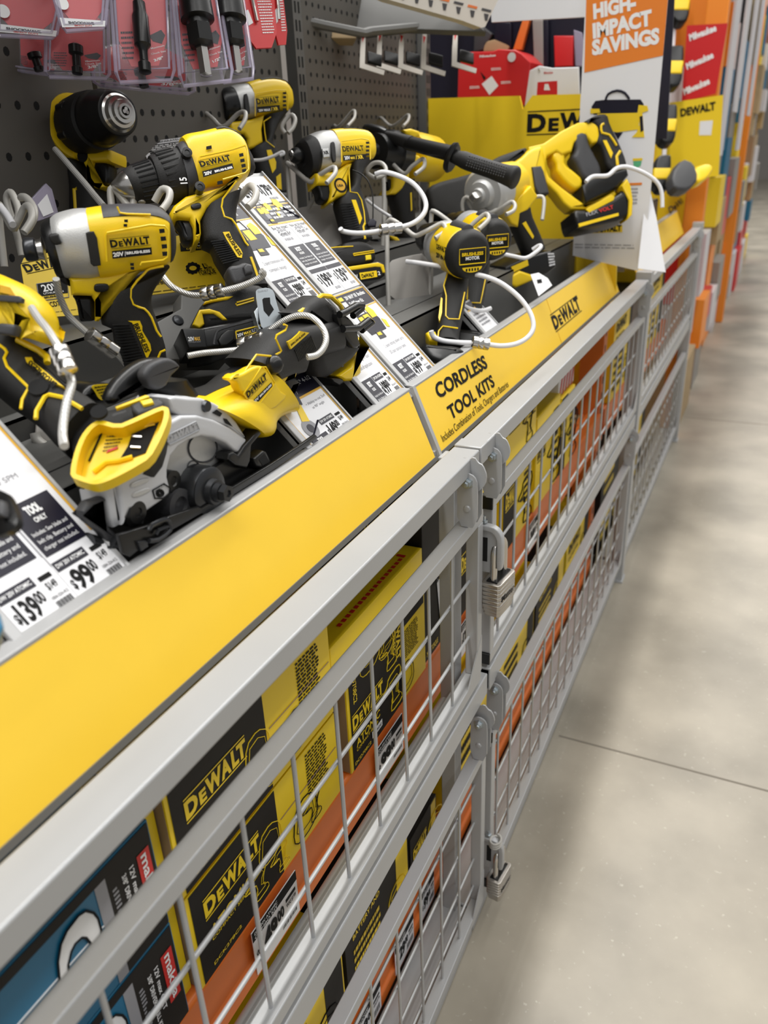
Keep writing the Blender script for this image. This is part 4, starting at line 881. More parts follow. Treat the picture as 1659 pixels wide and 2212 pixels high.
b = MB(); b.decal(P, g((668, 394), (905, 371), (908, 414), (672, 440)), HB + .0003, 'ink'); b.logo(P, *g((662, 372), (898, 348)), 'ink', HB + .0004, 15.5, True, .05)
b.txt(P, '20V', *g((678, 428), (742, 421)), 'wink', HB + .0007, 9, .04); b.txt(P, 'BRUSHLESS', *g((756, 414), (898, 400)), 'wink', HB + .0007, 5.5, .05); b.ptube(P, g((748, 396), (748, 424)), .0003, 'wink', HB + .0007)
b.build('brand_label', r)
NK = .0205
MB().pp(P, g((413, 556), (640, 535), (850, 460), (880, 480), (800, 565), (720, 612), (640, 652), (605, 700), (606, 800), (590, 822), (566, 820), (566, 705), (545, 668), (425, 664)), -NK, NK, 'yel', .006).build('trigger_housing', r)
pads(P, g((562, 600), (580, 590), (640, 590), (652, 608), (648, 630), (620, 640), (578, 642), (560, 628)), NK + .003, 'blk', None, .006, .0015).build('direction_switch', r)
MB().pp(P, g((430, 666), (540, 664), (566, 700), (572, 800), (560, 818), (520, 820), (476, 822), (468, 780), (462, 735), (448, 690)), -.012, .012, 'blk', .005, 0, 1).build('trigger', r)
hd = [((650, 640), (1012, 482)), ((610, 690), (960, 555)), ((600, 760), (915, 625)), ((606, 822), (903, 700)), ((662, 845), (935, 800)), ((678, 920), (965, 890)), ((705, 1010), (986, 960)), ((745, 1090), (990, 1010)), ((790, 1150), (1000, 1080)), ((800, 1200), (1020, 1130))]
MB().loft(P, nose(hd), 'rub', .0222, 1, 3.2, 36, 0, 2).build('handle', r)
b = MB(); b.ptube(P, g((978, 484), (895, 500), (862, 528), (784, 620), (797, 712), (862, 738), (905, 790), (935, 868), (962, 905)), .0012, 'yel', .0215, 6, 2); b.ptube(P, g((988, 984), (960, 996), (945, 1030)), .0012, 'yel', .0215); b.build('accent_line', r)
ribs(P, *g((672, 835), (772, 835), (742, 1085), (870, 1060)), 15, .0222).build('grip_ribs', r)
b = pads(P, g((766, 812), (836, 812), (850, 845), (850, 870), (898, 950), (904, 985), (878, 1042), (840, 940), (790, 822)), .0232, 'yel', None, .002, 0, 0); b.txt(P, 'BRUSHLESS', *g((796, 832), (868, 1000)), 'ink', .0236, None, .03, 1.1); b.build('grip_badge', r)
MB().pp(P, C1((1080, 640), (1420, 560), (1440, 640), (1500, 800), (1100, 860)), -.03, .03, 'rub', .008).build('foot', r)
tag(r, 'impact driver with silver nose, nearest the camera, standing behind the circular saw', 'power tool')
# ---- circular saw
r = root('circular_saw', (-.50, .60, -.355))
G = PX(-.462); w1 = W1
og = w1((300, 1130), (420, 1060), (560, 1010), (575, 950), (600, 870), (650, 780), (740, 680), (840, 625), (980, 622), (1120, 660), (1260, 730), (1390, 820), (1400, 850), (1330, 950), (1290, 925), (1220, 860), (1120, 815), (1010, 800), (900, 835), (810, 895), (750, 970), (722, 1080), (722, 1150), (745, 1240), (740, 1290), (690, 1340), (540, 1445), (480, 1400), (400, 1420), (370, 1500), (345, 1560), (330, 1380))
MB().pp(G, og, -.022, 0, 'mag', .003).build('blade_guard', r)
MB().pp(G, w1((300, 1130), (345, 1560), (290, 1585), (250, 1500), (200, 1200), (240, 1120)), -.04, -.004, 'mag', .006).build('guard_side', r)
MB().pp(PX(-.476), w1((700, 800), (1000, 700), (1300, 850), (1420, 1000), (1350, 1180), (1100, 1300), (700, 1330), (600, 1100)), -.02, 0, 'slv').build('inner_wall', r)
b = MB(); Gi = PX(-.4755)
def ring(mb, P, c, rx, ry, m, h, rr=.0006): mb.ptube(P, [(c[0] + rx * cos(t), c[1] + ry * sin(t)) for t in [k * pi / 12 for k in range(25)]], rr, m, h)
c = w1((1020, 900))[0]; ring(b, Gi, c, 31, 31, 'dgr', .0002, .0009); c = w1((940, 1060))[0]; ring(b, Gi, c, 12.5, 13, 'dgr', .0002); c = w1((900, 1230))[0]; ring(b, Gi, c, 22, 26, 'dgr', .0002); b.build('cast_rings', r)
MB().pp(G, w1((850, 1300), (880, 1180), (980, 1100), (1100, 1080), (1250, 980), (1420, 1010), (1500, 1090), (1480, 1180), (1250, 1330), (1000, 1420), (900, 1380)), -.012, -.006, 'blk', .001).build('lower_guard', r)
o = G.at(w1((1040, 1260))[0], 0)
MB().lathe(o, (1, 0, 0), [(-.02, .024), (0, .024), (.004, .022), (.006, .0235), (.008, .021), (.0082, .013), (.014, .012), (.0142, .0095), (.020, .009), (.0205, 0)], 'dst', 28).build('blade_flange', r)
MB().lathe(o + V((.0205, .001, 0)), (1, 0, 0), [(0, .0088), (.006, .0084), (.0062, .004), (.0045, .0035), (.0045, 0)], 'dst', 6).build('blade_bolt', r)
MB().lathe(G.at(w1((765, 1182))[0], -.006), (1, 0, 0), [(-.008, .010), (.001, .010), (.0012, .005), (0, .004), (0, 0)], 'blk', 20).build('guard_screw', r)
MB().lathe(G.at(w1((820, 1390))[0], -.004), (1, 0, 0), [(-.022, .016), (.002, .016), (.0022, .009), (-.001, .008), (-.001, .003), (.0, 0)], 'dgr', 24).build('guard_roller', r)
MB().lathe(G.at(w1((440, 1445))[0], -.004), (1, 0, 0), [(-.02, .013), (.001, .013), (.004, .010), (.0042, .0045), (.003, .004), (.003, 0)], 'blk', 20).pp(G, w1((360, 1440), (520, 1440), (525, 1550), (430, 1580), (380, 1540)), -.02, -.006, 'blk', .002).build('pivot_bolt', r)
for i, (x, y) in enumerate(((385, 1130), (400, 1215), (415, 1300))):
    MB().pp(G, w1((x, y + 10), (x + 20, y - 20), (x + 120, y - 58), (x + 165, y - 60), (x + 165, y - 28), (x + 60, y + 20), (x + 15, y + 28)), -.003, .0012, 'slv', .0012, 0, 1).build('guard_slot', r)
b = MB(); Pg = PX(-.4618); b.logo(Pg, *w1((722, 850), (975, 735)), 'emb', .0012, 14, False, .05); b.ptube(Pg, w1((690, 805), (960, 675), (990, 745), (735, 872), (690, 805)), .0007, 'emb', .0006); b.build('embossed_logo', r)
b = MB(); b.ptube(Pg, w1((592, 1262), (690, 1205), (740, 1240), (738, 1290), (680, 1330), (612, 1330), (592, 1262)), .0007, 'ink', .0004); b.decal(Pg, w1((592, 1255), (690, 1203), (692, 1222), (598, 1275)), .0005, 'ink'); b.txt(Pg, 'BRAKE', *w1((602, 1268), (688, 1222)), 'wink', .0009, 3.4, .02)
c = w1((655, 1285))[0]; ring(b, Pg, c, 7.5, 7, 'ink', .0005, .0009); ring(b, Pg, c, 3.5, 3.2, 'ink', .0005, .0007); b.build('brake_symbol', r)
# shoe
B = PX(-.452)
MB().pp(B, w1((300, 1640), (560, 1560), (720, 1490), (980, 1400), (1010, 1410), (1200, 1280), (1600, 1040), (1860, 870), (1980, 785), (2000, 800), (1980, 830), (1650, 1070), (1200, 1350), (760, 1600), (500, 1750), (400, 1830), (340, 1800)), -.004, 0, 'blk', .001).build('shoe_edge', r)
MB().box(-.545, -.456, .435, .745, -.348, -.342, 'blk').build('shoe_plate', r)
b = MB(); b.ptube(B, w1((560, 1600), (580, 1560), (690, 1510), (730, 1530), (740, 1600), (640, 1680), (560, 1690)), .0022, 'dst', .003, 8, 2); b.ptube(B, w1((620, 1640), (640, 1600), (720, 1570)), .0018, 'dst', .003); b.pp(B, w1((470, 1700), (540, 1690), (560, 1740), (500, 1780)), -.01, .003, 'dst', .001); b.build('guide_clamp', r)
MB().pp(PX(-.47), w1((10, 1440), (60, 1360), (180, 1320), (230, 1345), (100, 1420), (60, 1460), (150, 1500), (300, 1640), (330, 1800), (260, 1780), (180, 1640), (60, 1540), (15, 1500)), -.012, 0, 'dgr', .004).build('front_bracket', r)
b = MB(); b.loft(PX(-.48), [((190, 1150), (196, 1180)), ((250, 1170), (256, 1200))], 'dst', None, 1, 2, 16); b.ptube(PX(-.47), w1((230, 1700), (300, 1740), (400, 1760)), .006, 'dst', 0, 10, 2); b.build('depth_rod', r)
MB().pp(G, w1((1250, 950), (1290, 930), (1330, 960), (1380, 880), (1500, 740), (1530, 775), (1440, 880), (1430, 1010), (1400, 1080), (1300, 1050), (1240, 1000)), -.014, .004, 'blk', .003).build('guard_lever', r)
MB().pp(PX(-.456), w1((1460, 990), (1540, 920), (1570, 930), (1610, 1010), (1600, 1040), (1520, 1090), (1480, 1060)), -.015, 0, 'blk', .004).pp(PX(-.4555), w1((1500, 1000), (1550, 950), (1590, 1020), (1530, 1050)), -.004, 0, 'hole').build('rear_clamp', r)
# motor housing and handle
K = PX(-.50); w2 = W2
n2 = lambda l: [(w2(a)[0], w2(b)[0]) for a, b in l]
MB().loft(K, n2([((-110, 1100), (440, 1420)), ((-10, 1060), (510, 1410)), ((130, 1000), (560, 1370)), ((240, 960), (590, 1310)), ((330, 925), (650, 1250)), ((440, 870), (740, 1210)), ((500, 800), (790, 1200))]), 'yel', None, .80, 2.8, 40, .0, 3).build('motor_housing', r)
MB().pp(PX(-.466), w2((-230, 1080), (-170, 1060), (-60, 1075), (70, 1080), (180, 1120), (280, 1180), (380, 1290), (450, 1400), (470, 1440), (430, 1440), (300, 1330), (150, 1290), (0, 1250), (-120, 1240), (-200, 1180)), -.03, 0, 'mag', .003).build('gear_cover', r)
b = MB(); b.decal(PX(-.4658), w2((160, 1210), (200, 1180), (250, 1215), (230, 1245)), .001, 'hole'); b.decal(PX(-.4658), w2((260, 1260), (290, 1265), (345, 1335), (280, 1305)), .001, 'hole')
b.lathe(PX(-.465).at(w2((100, 1150))[0]), (1, 0, 0), [(0, .006), (.003, .005), (.003, 0)], 'dst', 16); b.build('cover_vents', r)['kind'] = 'stuff'
MB().pp(PX(-.478), w1((900, 460), (960, 470), (1010, 620), (840, 620), (820, 590)), -.06, 0, 'mag', .003).build('cover_neck', r)
hs = [((200, 950), (470, 880)), ((300, 850), (620, 960)), ((390, 730), (740, 900)), ((470, 640), (900, 850)), ((560, 560), (905, 800)), ((660, 480), (880, 760)), ((760, 420), (930, 780)), ((900, 395), (960, 760)), ((1010, 390), (1040, 720)), ((1080, 400), (1130, 640)), ((1100, 380), (1190, 660))]
hs = [((400, 720), (640, 920)), ((500, 620), (790, 860)), ((600, 530), (880, 850)), ((700, 460), (895, 760)), ((800, 415), (950, 745)), ((920, 392), (1010, 720)), ((1020, 385), (1100, 690)), ((1120, 360), (1200, 660))]
MB().loft(K, n2(hs), 'rub', .030, 1, 2.8, 36, 0, 2).build('handle', r)
MB().part(K, n2([((20, 1050), (540, 1400)), ((130, 1000), (560, 1370)), ((240, 955), (600, 1310)), ((330, 880), (680, 1230)), ((460, 800), (780, 1180))]), 'rub', -60, 8, 1.02, .80, 2.8, 14, 0, 2).build('top_overmold', r)
kh = .0335
MB().pp(K, w2((320, 915), (370, 860), (410, 870), (550, 790), (620, 790), (700, 860), (760, 1000), (850, 1060), (700, 1200), (560, 1180), (420, 1010), (400, 940)), kh - .012, kh + .001, 'yel', .003, 0, 1).build('logo_housing', r)
b = MB(); b.logo(K, *w2((478, 1078), (652, 902)), 'ink', kh + .0018, 15, True, .045); b.decal(K, w2((515, 1115), (690, 938), (700, 970), (538, 1150)), kh + .0016, 'ink'); b.txt(K, '20V', *w2((530, 1135), (580, 1082)), 'wink', kh + .002, 7, .03); b.txt(K, 'BRUSHLESS', *w2((588, 1072), (692, 965)), 'wink', kh + .002, 5, .05)
b.ptube(K, w2((440, 1040), (600, 800), (640, 800), (720, 940), (700, 980), (550, 1170), (520, 1150), (440, 1040)), .0008, 'yel', kh + .0012); b.build('brand_label', r)
MB().pp(K, w2((710, 860), (760, 870), (930, 850), (925, 880), (870, 890), (830, 950), (850, 1060), (860, 1120), (740, 1210), (700, 1190), (760, 1000)), -.022, .022, 'yel', .005).build('trigger_housing', r)
MB().pp(K, w2((830, 900), (920, 885), (960, 940), (950, 980), (880, 1000), (905, 1110), (900, 1180), (820, 1250), (740, 1205), (800, 1160), (850, 1080), (825, 960)), -.012, .012, 'blk', .005, 0, 1).build('trigger', r)
MB().lathe(K.at(w2((690, 775))[0], kh - .006), K.n, [(0, .011), (.004, .011), (.010, .008), (.013, .004), (.014, 0)], 'blk', 18).build('lock_button', r)
b = MB(); b.ptube(K, w2((325, 915), (410, 880), (400, 910), (555, 690), (700, 705), (765, 670), (778, 655), (728, 545), (735, 515), (815, 470), (830, 430), (800, 418)), .0012, 'yel', .0305, 6, 1); b.build('accent_line', r)
b = MB(); b.pp(K, w2((325, 915), (375, 855), (410, 855), (380, 915)), .028, .034, 'yel', .001); b.build('side_tab', r)
b = pads(K, w2((835, 575), (880, 550), (935, 500), (950, 478), (1030, 492), (1005, 515), (865, 640)), .0318, 'yel', None, .002, 0, 0); b.txt(K, 'BRUSHLESS', *w2((868, 612), (995, 505)), 'ink', .0322, 4.5, .03); b.build('grip_badge', r)
ribs(K, *w2((900, 640), (940, 745), (1040, 520), (1090, 640)), 14, .030).build('grip_ribs', r)
FT = Pl(K.o + V((.02, 0, 0)), (0, 1, 0), (0, 0, 1))
MB().pp(FT, w2((930, 320), (1000, 290), (1060, 220), (1140, 165), (1200, 165), (1290, 250), (1360, 380), (1500, 560), (1520, 600), (1500, 660), (1440, 740), (1330, 830), (1230, 900), (1180, 890), (1140, 820), (1100, 640), (1080, 440), (1030, 380)), -.036, 0, 'rub', .012).build('battery_foot', r)
b = MB(); b.ptube(FT, w2((930, 320), (1000, 270), (1140, 160), (1220, 168), (1300, 240), (1330, 300)), .003, 'yel', -.008, 8, 1); b.pp(FT, w2((1300, 880), (1420, 800), (1460, 720), (1540, 620), (1500, 560), (1520, 640), (1500, 760), (1500, 860), (1420, 930), (1360, 930)), -.05, -.006, 'yel', .005); b.build('foot_rim', r)
b = MB(); b.txt(FT, 'DEWALT', *w2((1190, 245), (1262, 345)), 'blk', .0008, None, .03, 1.1); b.build('foot_logo', r)
b = MB(); b.ptube(FT, w2((1300, 330), (1350, 310), (1450, 250), (1505, 250), (1500, 275), (1420, 340)), .0045, 'blk', .012, 10, 1); b.ptube(FT, w2((1330, 460), (1470, 450), (1560, 380), (1590, 400), (1500, 470)), .0045, 'blk', .012, 10, 1)
b.pp(FT, w2((1290, 330), (1340, 320), (1400, 360), (1460, 440), (1480, 560), (1500, 600), (1460, 640), (1400, 590), (1330, 480)), -.004, .010, 'blk', .004, 0, 1); b.build('release_clip', r)
MB().pp(FT, w2((1260, 370), (1300, 360), (1440, 620), (1410, 630)), -.002, .0012, 'hole').build('clip_slot', r)
MB().pp(FT, w2((1230, 900), (1330, 900), (1350, 940), (1300, 975), (1250, 940)), -.05, -.008, 'blk', .003).build('battery_terminal', r)
# front auxiliary handle
F2 = PX(-.515)
b = MB().loft(F2, [(w1(a)[0], w1(c)[0]) for a, c in (((640, 640), (900, 480)), ((560, 500), (920, 440)), ((520, 420), (840, 340)), ((540, 330), (800, 300)))], 'blk', .022, 1, 2.5, 24, 0, 2); b.build('handle_post', r)
MB().pp(F2, w1((250, 500), (270, 420), (330, 320), (420, 230), (520, 160), (620, 130), (740, 140), (760, 200), (700, 330), (600, 400), (500, 440), (420, 470), (360, 500), (300, 540)), -.008, .010, 'blk', .009, 2).build('front_grip', r)
MB().pp(PX(-.492), w1((535, 260), (580, 190), (680, 140), (760, 138), (830, 190), (820, 235), (760, 290), (720, 370), (650, 405), (590, 390), (540, 320)), -.008, .004, 'dgr', .004, 2).build('grip_pad', r)
MB().pp(PX(-.545), w1((0, 460), (30, 410), (70, 370), (130, 350), (250, 350), (300, 400), (280, 450), (250, 490), (200, 530), (100, 520), (60, 480)), -.05, -.01, 'blk', .006).decal(PX(-.545), w1((66, 378), (100, 358), (250, 350), (298, 395), (240, 490), (160, 495), (125, 470), (100, 420)), -.0092, 'byel', .0006, 1).lines(PX(-.545), *w1((90, 375), (240, 355), (160, 470), (280, 430)), 4, 'ink', -.0086, .45).build('side_label_block', r)
tag(r, 'circular saw with a light grey blade guard standing on the tray lip', 'power tool')
# ---- centre drill with black chuck and battery
P = pl3((245, 405), .92, (540, 330), .985, (470, 720), .955)
r = root('drill_driver', tuple(P.at((560, 745))))
s4 = lambda f, l: [(f(a)[0], f(b)[0]) for a, b in l]
MB().loft(P, s4(R1, [((970, 775), (1075, 1060)), ((1000, 758), (1095, 1052)), ((1080, 742), (1150, 1030)), ((1190, 720), (1255, 1005)), ((1260, 738), (1315, 980)), ((1310, 775), (1345, 955)), ((1335, 820), (1360, 930))]), 'yel', None, .95, 2.9, 40, 0, 3).build('motor_housing', r)
MB().part(P, s4(R1, [((1150, 726), (1215, 1015)), ((1190, 718), (1255, 1005)), ((1260, 736), (1315, 980)), ((1312, 775), (1348, 955)), ((1345, 830), (1368, 935))]), 'dgr', -55, 48, 1.02, .95, 2.9, 12, 0, 2).build('top_overmold', r)
MB().loft(P, s4(R1, [((1325, 800), (1352, 950)), ((1360, 850), (1378, 940)), ((1372, 880), (1385, 920))]), 'rub', None, 1, 2.8, 28).build('rear_cap', r)
MB().loft(P, s4(R1, [((945, 815), (1018, 1085)), ((965, 795), (1040, 1080)), ((1000, 785), (1072, 1058)), ((1045, 790), (1105, 1040))]), 'dgr', None, .98, 2.6, 36).build('gearbox_plate', r)
b = MB()
for px in ((1015, 830), (1085, 1015)): b.lathe(P.at(R1(px)[0], .036), P.n, [(-.01, .006), (.002, .006), (.0022, .003), (.001, .0028), (.001, 0)], 'blk', 14)
b.build('gearbox_screw', r)['kind'] = 'stuff'
MB().loft(P, s4(R1, [((800, 860), (872, 1098)), ((815, 850), (890, 1108)), ((850, 840), (925, 1105)), ((935, 815), (1008, 1092)), ((955, 822), (1022, 1080))]), 'rub', None, 1, 2, 40).build('clutch_collar', r)
b = MB(); A0 = P.at(R1((850, 975))[0]); A1 = P.at(R1((980, 940))[0]); ax = (A1 - A0).normalized(); rad = (P.at(R1((850, 840))[0]) - P.at(R1((925, 1105))[0])).length / 2
def spl(mb, A0, A1, r0, r1, n, m, w=.0016, e=.0012, lo=0.0, hi=1.0):
    ax = (A1 - A0).normalized(); u = ax.orthogonal().normalized(); q = ax.cross(u)
    for i in range(n):
        t = 2 * pi * i / n; d = u * cos(t) + q * sin(t); mb.tube([A0 + d * (r0 + e) , A1 + d * (r1 + e)], w, m, 6)
spl(b, P.at(R1((872, 972))[0]), P.at(R1((962, 948))[0]), rad - .001, rad - .001, 26, 'rub', .0018, .0006); b.txt(P, '15', *R1((1018, 996), (1010, 962)), 'wink', .037, None, .02, 1.2); b.build('clutch_ridge', r)['kind'] = 'stuff'
MB().loft(P, s4(R1, [((655, 935), (735, 1088)), ((672, 922), (750, 1098)), ((700, 908), (780, 1098)), ((800, 876), (868, 1085))]), 'rub', None, 1, 2, 40).build('chuck_sleeve', r)
b = MB(); ra = (P.at(R1((700, 908))[0]) - P.at(R1((780, 1098))[0])).length / 2; rb = (P.at(R1((800, 876))[0]) - P.at(R1((868, 1085))[0])).length / 2
spl(b, P.at(R1((742, 1002))[0]), P.at(R1((830, 981))[0]), ra - .0008, rb - .0008, 24, 'blk', .0014, .0004); b.build('chuck_ridge', r)['kind'] = 'stuff'
MB().loft(P, s4(R1, [((662, 932), (740, 1086)), ((640, 945), (715, 1080)), ((620, 975), (675, 1065)), ((606, 990), (650, 1050)), ((600, 1000), (640, 1040))]), 'stl', None, 1, 2, 36).build('chuck_nose', r)
b = MB(); b.decal(P, R1((1098, 930), (1262, 886), (1270, 915), (1104, 962)), .0375, 'ink'); b.logo(P, *R1((1090, 906), (1255, 868)), 'ink', .0376, 12, True, .05); b.txt(P, '20V', *R1((1112, 952), (1155, 942)), 'wink', .0380, 7, .04); b.txt(P, 'BRUSHLESS', *R1((1168, 936), (1264, 912)), 'wink', .0380, 4.5, .05)
b.ptube(P, R1((1080, 880), (1085, 850), (1250, 815), (1330, 790), (1345, 820), (1350, 920), (1330, 940), (1210, 975)), .0011, 'yel', .0365); b.build('brand_label', r)
vb = MB()
for x, y in ((1298, 835), (1304, 865), (1310, 893), (1314, 920)): vb.decal(P, R1((x, y), (x + 22, y - 5), (x + 25, y + 12), (x + 3, y + 17)), .0372, 'hole')
for x, y in ((1120, 795), (1180, 985)): vb.decal(P, R1((x, y), (x + 28, y - 6), (x + 30, y + 12), (x, y + 18)), .034, 'hole')
vb.build('vent', r)['kind'] = 'stuff'
MB().pp(P, R2((1110, 60), (1340, 0), (1420, -80), (1460, -60), (1330, 60), (1240, 130), (1200, 200), (1205, 280), (1195, 322), (1165, 332), (1158, 240), (1135, 195), (1060, 186), (1028, 205), (1015, 160), (1040, 115)), -.0225, .0225, 'yel', .006).build('trigger_housing', r)
MB().pp(P, R2((1045, 198), (1135, 192), (1162, 232), (1172, 325), (1140, 332), (1108, 332), (1090, 300), (1082, 250)), -.013, .013, 'blk', .005, 0, 1).build('trigger', r)
pads(P, R2((1142, 112), (1190, 100), (1205, 115), (1200, 135), (1155, 145), (1140, 130)), .0255, 'blk', None, .006, .0015).build('direction_switch', r)
MB().loft(P, s4(R4, [((160, 60), (400, -60)), ((140, 130), (372, 30)), ((150, 215), (365, 120)), ((160, 262), (382, 175)), ((215, 285), (425, 235)), ((240, 350), (462, 300)), ((285, 420), (485, 360)), ((330, 500), (515, 430)), ((345, 560), (560, 520))]), 'rub', .0235, 1, 3.0, 36, 0, 2).build('handle', r)
b = MB(); b.ptube(P, R4((375, -140), (290, -30), (282, 20), (300, 80), (345, 95), (372, 130), (430, 240), (448, 260)), .0012, 'yel', .023, 6, 1); b.ptube(P, R4((462, 330), (480, 380), (500, 440), (505, 460)), .002, 'yel', .022); b.build('accent_line', r)
ribs(P, *R4((215, 235), (300, 225), (290, 370), (390, 345)), 11, .0236).build('grip_ribs', r)
b = pads(P, R4((290, 175), (330, 172), (350, 220), (400, 280), (412, 305), (408, 335), (380, 330), (310, 215)), .0248, 'yel', None, .002, 0, 0); b.txt(P, 'BRUSHLESS', *R4((308, 192), (392, 322)), 'ink', .0252, None, .03, 1.05); b.build('grip_badge', r)
MB().pp(P, C2((390, 560), (430, 460), (480, 400), (640, 340), (800, 240), (1000, 225), (1090, 275), (1150, 340), (1210, 430), (1290, 520), (1300, 600), (1200, 640), (800, 640), (560, 690), (480, 700)), -.044, .044, 'rub', .012, 0, 1).build('foot', r)
b = MB(); b.pp(P, C2((350, 650), (390, 560), (420, 500), (520, 490), (620, 520), (700, 600), (650, 600), (560, 540), (450, 540), (470, 640), (420, 680)), .032, .046, 'yel', .002); b.pp(P, C2((460, 440), (490, 400), (560, 375), (760, 365), (700, 400), (560, 420)), .03, .0455, 'yel', .002); b.ptube(P, C2((780, 440), (790, 460), (960, 410), (960, 385), (790, 430)), .001, 'yel', .0445)
b.build('foot_trim', r)
MB().pp(P, C2((350, 690), (480, 660), (760, 610), (1240, 510), (1300, 560), (1300, 640), (1230, 700), (900, 800), (640, 880), (500, 900), (400, 910), (340, 840)), -.045, .047, 'blk', .006).build('battery', r)
b = MB(); b.ptube(P, C2((780, 720), (790, 800), (1240, 640), (1225, 610), (780, 720)), .0009, 'yel', .0476); b.txt(P, '20V', *C2((802, 775), (862, 755)), 'wink', .0476, 7, .02); b.txt(P, 'MAX', *C2((866, 752), (940, 730)), 'ysn', .0476, 6, .03); b.txt(P, '/LITH', *C2((945, 728), (1010, 706)), 'wink', .0476, 7, .0)
b.ptube(P, C2((560, 850), (580, 740), (640, 690), (900, 620), (1100, 560)), .002, 'dgr', .0465, 6, 2); b.build('battery_label', r)
MB().pp(P, C2((600, 800), (640, 740), (700, 700), (770, 690), (770, 800), (700, 860), (630, 860)), .046, .050, 'blk', .002).build('release_latch', r)
b = MB().pp(P, C2((240, 690), (300, 680), (470, 690), (500, 880), (310, 885)), -.02, .055, 'blk', .002); b.txt(P, '20V', *C2((308, 815), (368, 812)), 'wink', .0556, 9, .02); b.txt(P, 'MAX', *C2((372, 810), (428, 808)), 'orl', .0556, 8, .02); b.txt(P, 'LITHIUM ION', *C2((318, 832), (430, 826)), 'gink', .0556, 2.5, 0); b.build('terminal_cover', r)
b = MB(); hk = [(975, 330), (995, 295), (1100, 280), (1160, 315), (1185, 430), (1245, 610), (1160, 690), (1040, 700), (1010, 560)]
b.pp(P, C2(*hk), .060, .062, 'zinc', 0, 0, 1); b.pp(P, C2((1045, 400), (1060, 385), (1120, 380), (1125, 440), (1160, 500), (1110, 570), (1060, 510), (1050, 440)), .0618, .0625, 'hole'); b.pp(P, C2((960, 520), (1000, 470), (1010, 640), (1040, 700), (1010, 700)), .046, .062, 'zinc', .001); b.txt(P, 'DeWALT', *C2((1005, 330), (1105, 315)), 'gink', .0626, 4, .0); b.build('belt_hook', r)
MB().pp(P, C2((1120, 490), (1180, 480), (1300, 560), (1300, 640), (1240, 650)), .02, .050, 'blk', .004).build('rear_bumper', r)
tag(r, 'drill driver with a black chuck and steel belt hook, in the centre of the tray', 'power tool')
r = root('cable_lock', tuple(P.at((540, 610), .05))); MB().pp(P, C2((695, 90), (730, 55), (800, 50), (860, 20), (940, 40), (955, 80), (950, 190), (880, 200), (850, 240), (770, 245), (740, 200), (720, 150)), .045, .075, 'dgr', .005, 0, 1).build('body', r); MB().pp(P, C2((855, 75), (885, 40), (945, 50), (955, 130), (880, 150)), .070, .080, 'dgr', .003).build('cap', r)
tag(r, 'small dark grey security lock block clamped on the centre drill cable', 'lock')
# ---- silver-nosed impact driver on its battery, right of the price rails
P = pl3((632, 338), 1.33, (800, 320), 1.41, (760, 600), 1.38)
r = root('impact_driver', tuple(P.at((760, 612))))
g = R5
MB().loft(P, s4(g, [((345, 286), (425, 562)), ((420, 278), (480, 535)), ((520, 276), (565, 505)), ((610, 290), (640, 498)), ((660, 330), (675, 480)), ((678, 370), (684, 450))]), 'yel', None, .95, 2.9, 36, 0, 3).build('motor_housing', r)
MB().part(P, s4(g, [((430, 277), (490, 530)), ((520, 275), (565, 505)), ((610, 290), (640, 498)), ((665, 335), (678, 480)), ((680, 370), (686, 450))]), 'rub', -50, 40, 1.03, .95, 2.9, 12, 0, 2).build('top_overmold', r)
MB().loft(P, s4(g, [((200, 318), (285, 572)), ((250, 298), (330, 572)), ((300, 288), (375, 568)), ((350, 286), (430, 562))]), 'slv', None, .95, 2.4, 36, 0, 2).build('gear_case', r)
MB().loft(P, s4(g, [((135, 370), (205, 560)), ((145, 345), (225, 600)), ((185, 325), (265, 605)), ((225, 310), (290, 570))]), 'rub', None, .95, 2.3, 32).build('nose_ring', r)
MB().loft(P, s4(g, [((165, 385), (190, 525)), ((185, 385), (215, 525)), ((205, 390), (230, 520))]), 'dst', None, 1, 2, 24).build('anvil_collar', r)
MB().loft(P, s4(g, [((95, 405), (108, 495)), ((105, 396), (125, 505)), ((145, 396), (165, 508)), ((175, 405), (190, 498))]), 'blk', None, 1, 2, 24).build('bit_sleeve', r)
MB().lathe(P.at(g((102, 448))[0]), -P.ex, [(-.002, .008), (.003, .008), (.0032, .004), (0, .004), (0, 0)], 'stl', 16).build('bit_socket', r)
pads(P, g((378, 358), (400, 348), (412, 365), (422, 490), (400, 498), (388, 440)), .0345, 'rub', None, .006, .001).build('side_bumper', r)
b = MB(); b.pp(P, g((320, 402), (365, 398), (375, 460), (330, 466)), .030, .0345, 'slv', .001); b.txt(P, 'XR', *g((330, 442), (368, 438)), 'ink', .035, 7, .03); b.build('badge', r)
b = MB(); b.decal(P, g((468, 450), (632, 440), (635, 478), (470, 488)), .0352, 'ink'); b.txt(P, 'DEWALT', *g((468, 422), (620, 414)), 'ink', .0353, 11, .04); b.txt(P, '20V', *g((482, 480), (520, 477)), 'wink', .0357, 7, .03); b.txt(P, 'MAX', *g((524, 477), (556, 475)), 'ysn', .0357, 5, .03); b.txt(P, '/ XR', *g((562, 476), (615, 472)), 'ysn', .0357, 8, .03)
b.ptube(P, g((458, 500), (455, 350), (600, 330), (650, 340), (664, 370), (664, 480)), .001, 'yel', .035); b.build('brand_label', r)
vb = MB()
for y in (352, 380, 408, 436, 462): vb.decal(P, g((632, y), (655, y - 1), (657, y + 14), (634, y + 16)), .0352, 'hole')
vb.build('vent', r)['kind'] = 'stuff'
MB().pp(P, g((275, 572), (420, 560), (500, 505), (540, 500), (510, 600), (505, 690), (495, 725), (430, 745), (400, 775), (375, 780), (388, 700), (380, 652), (285, 652)), -.021, .021, 'yel', .006).build('trigger_housing', r)
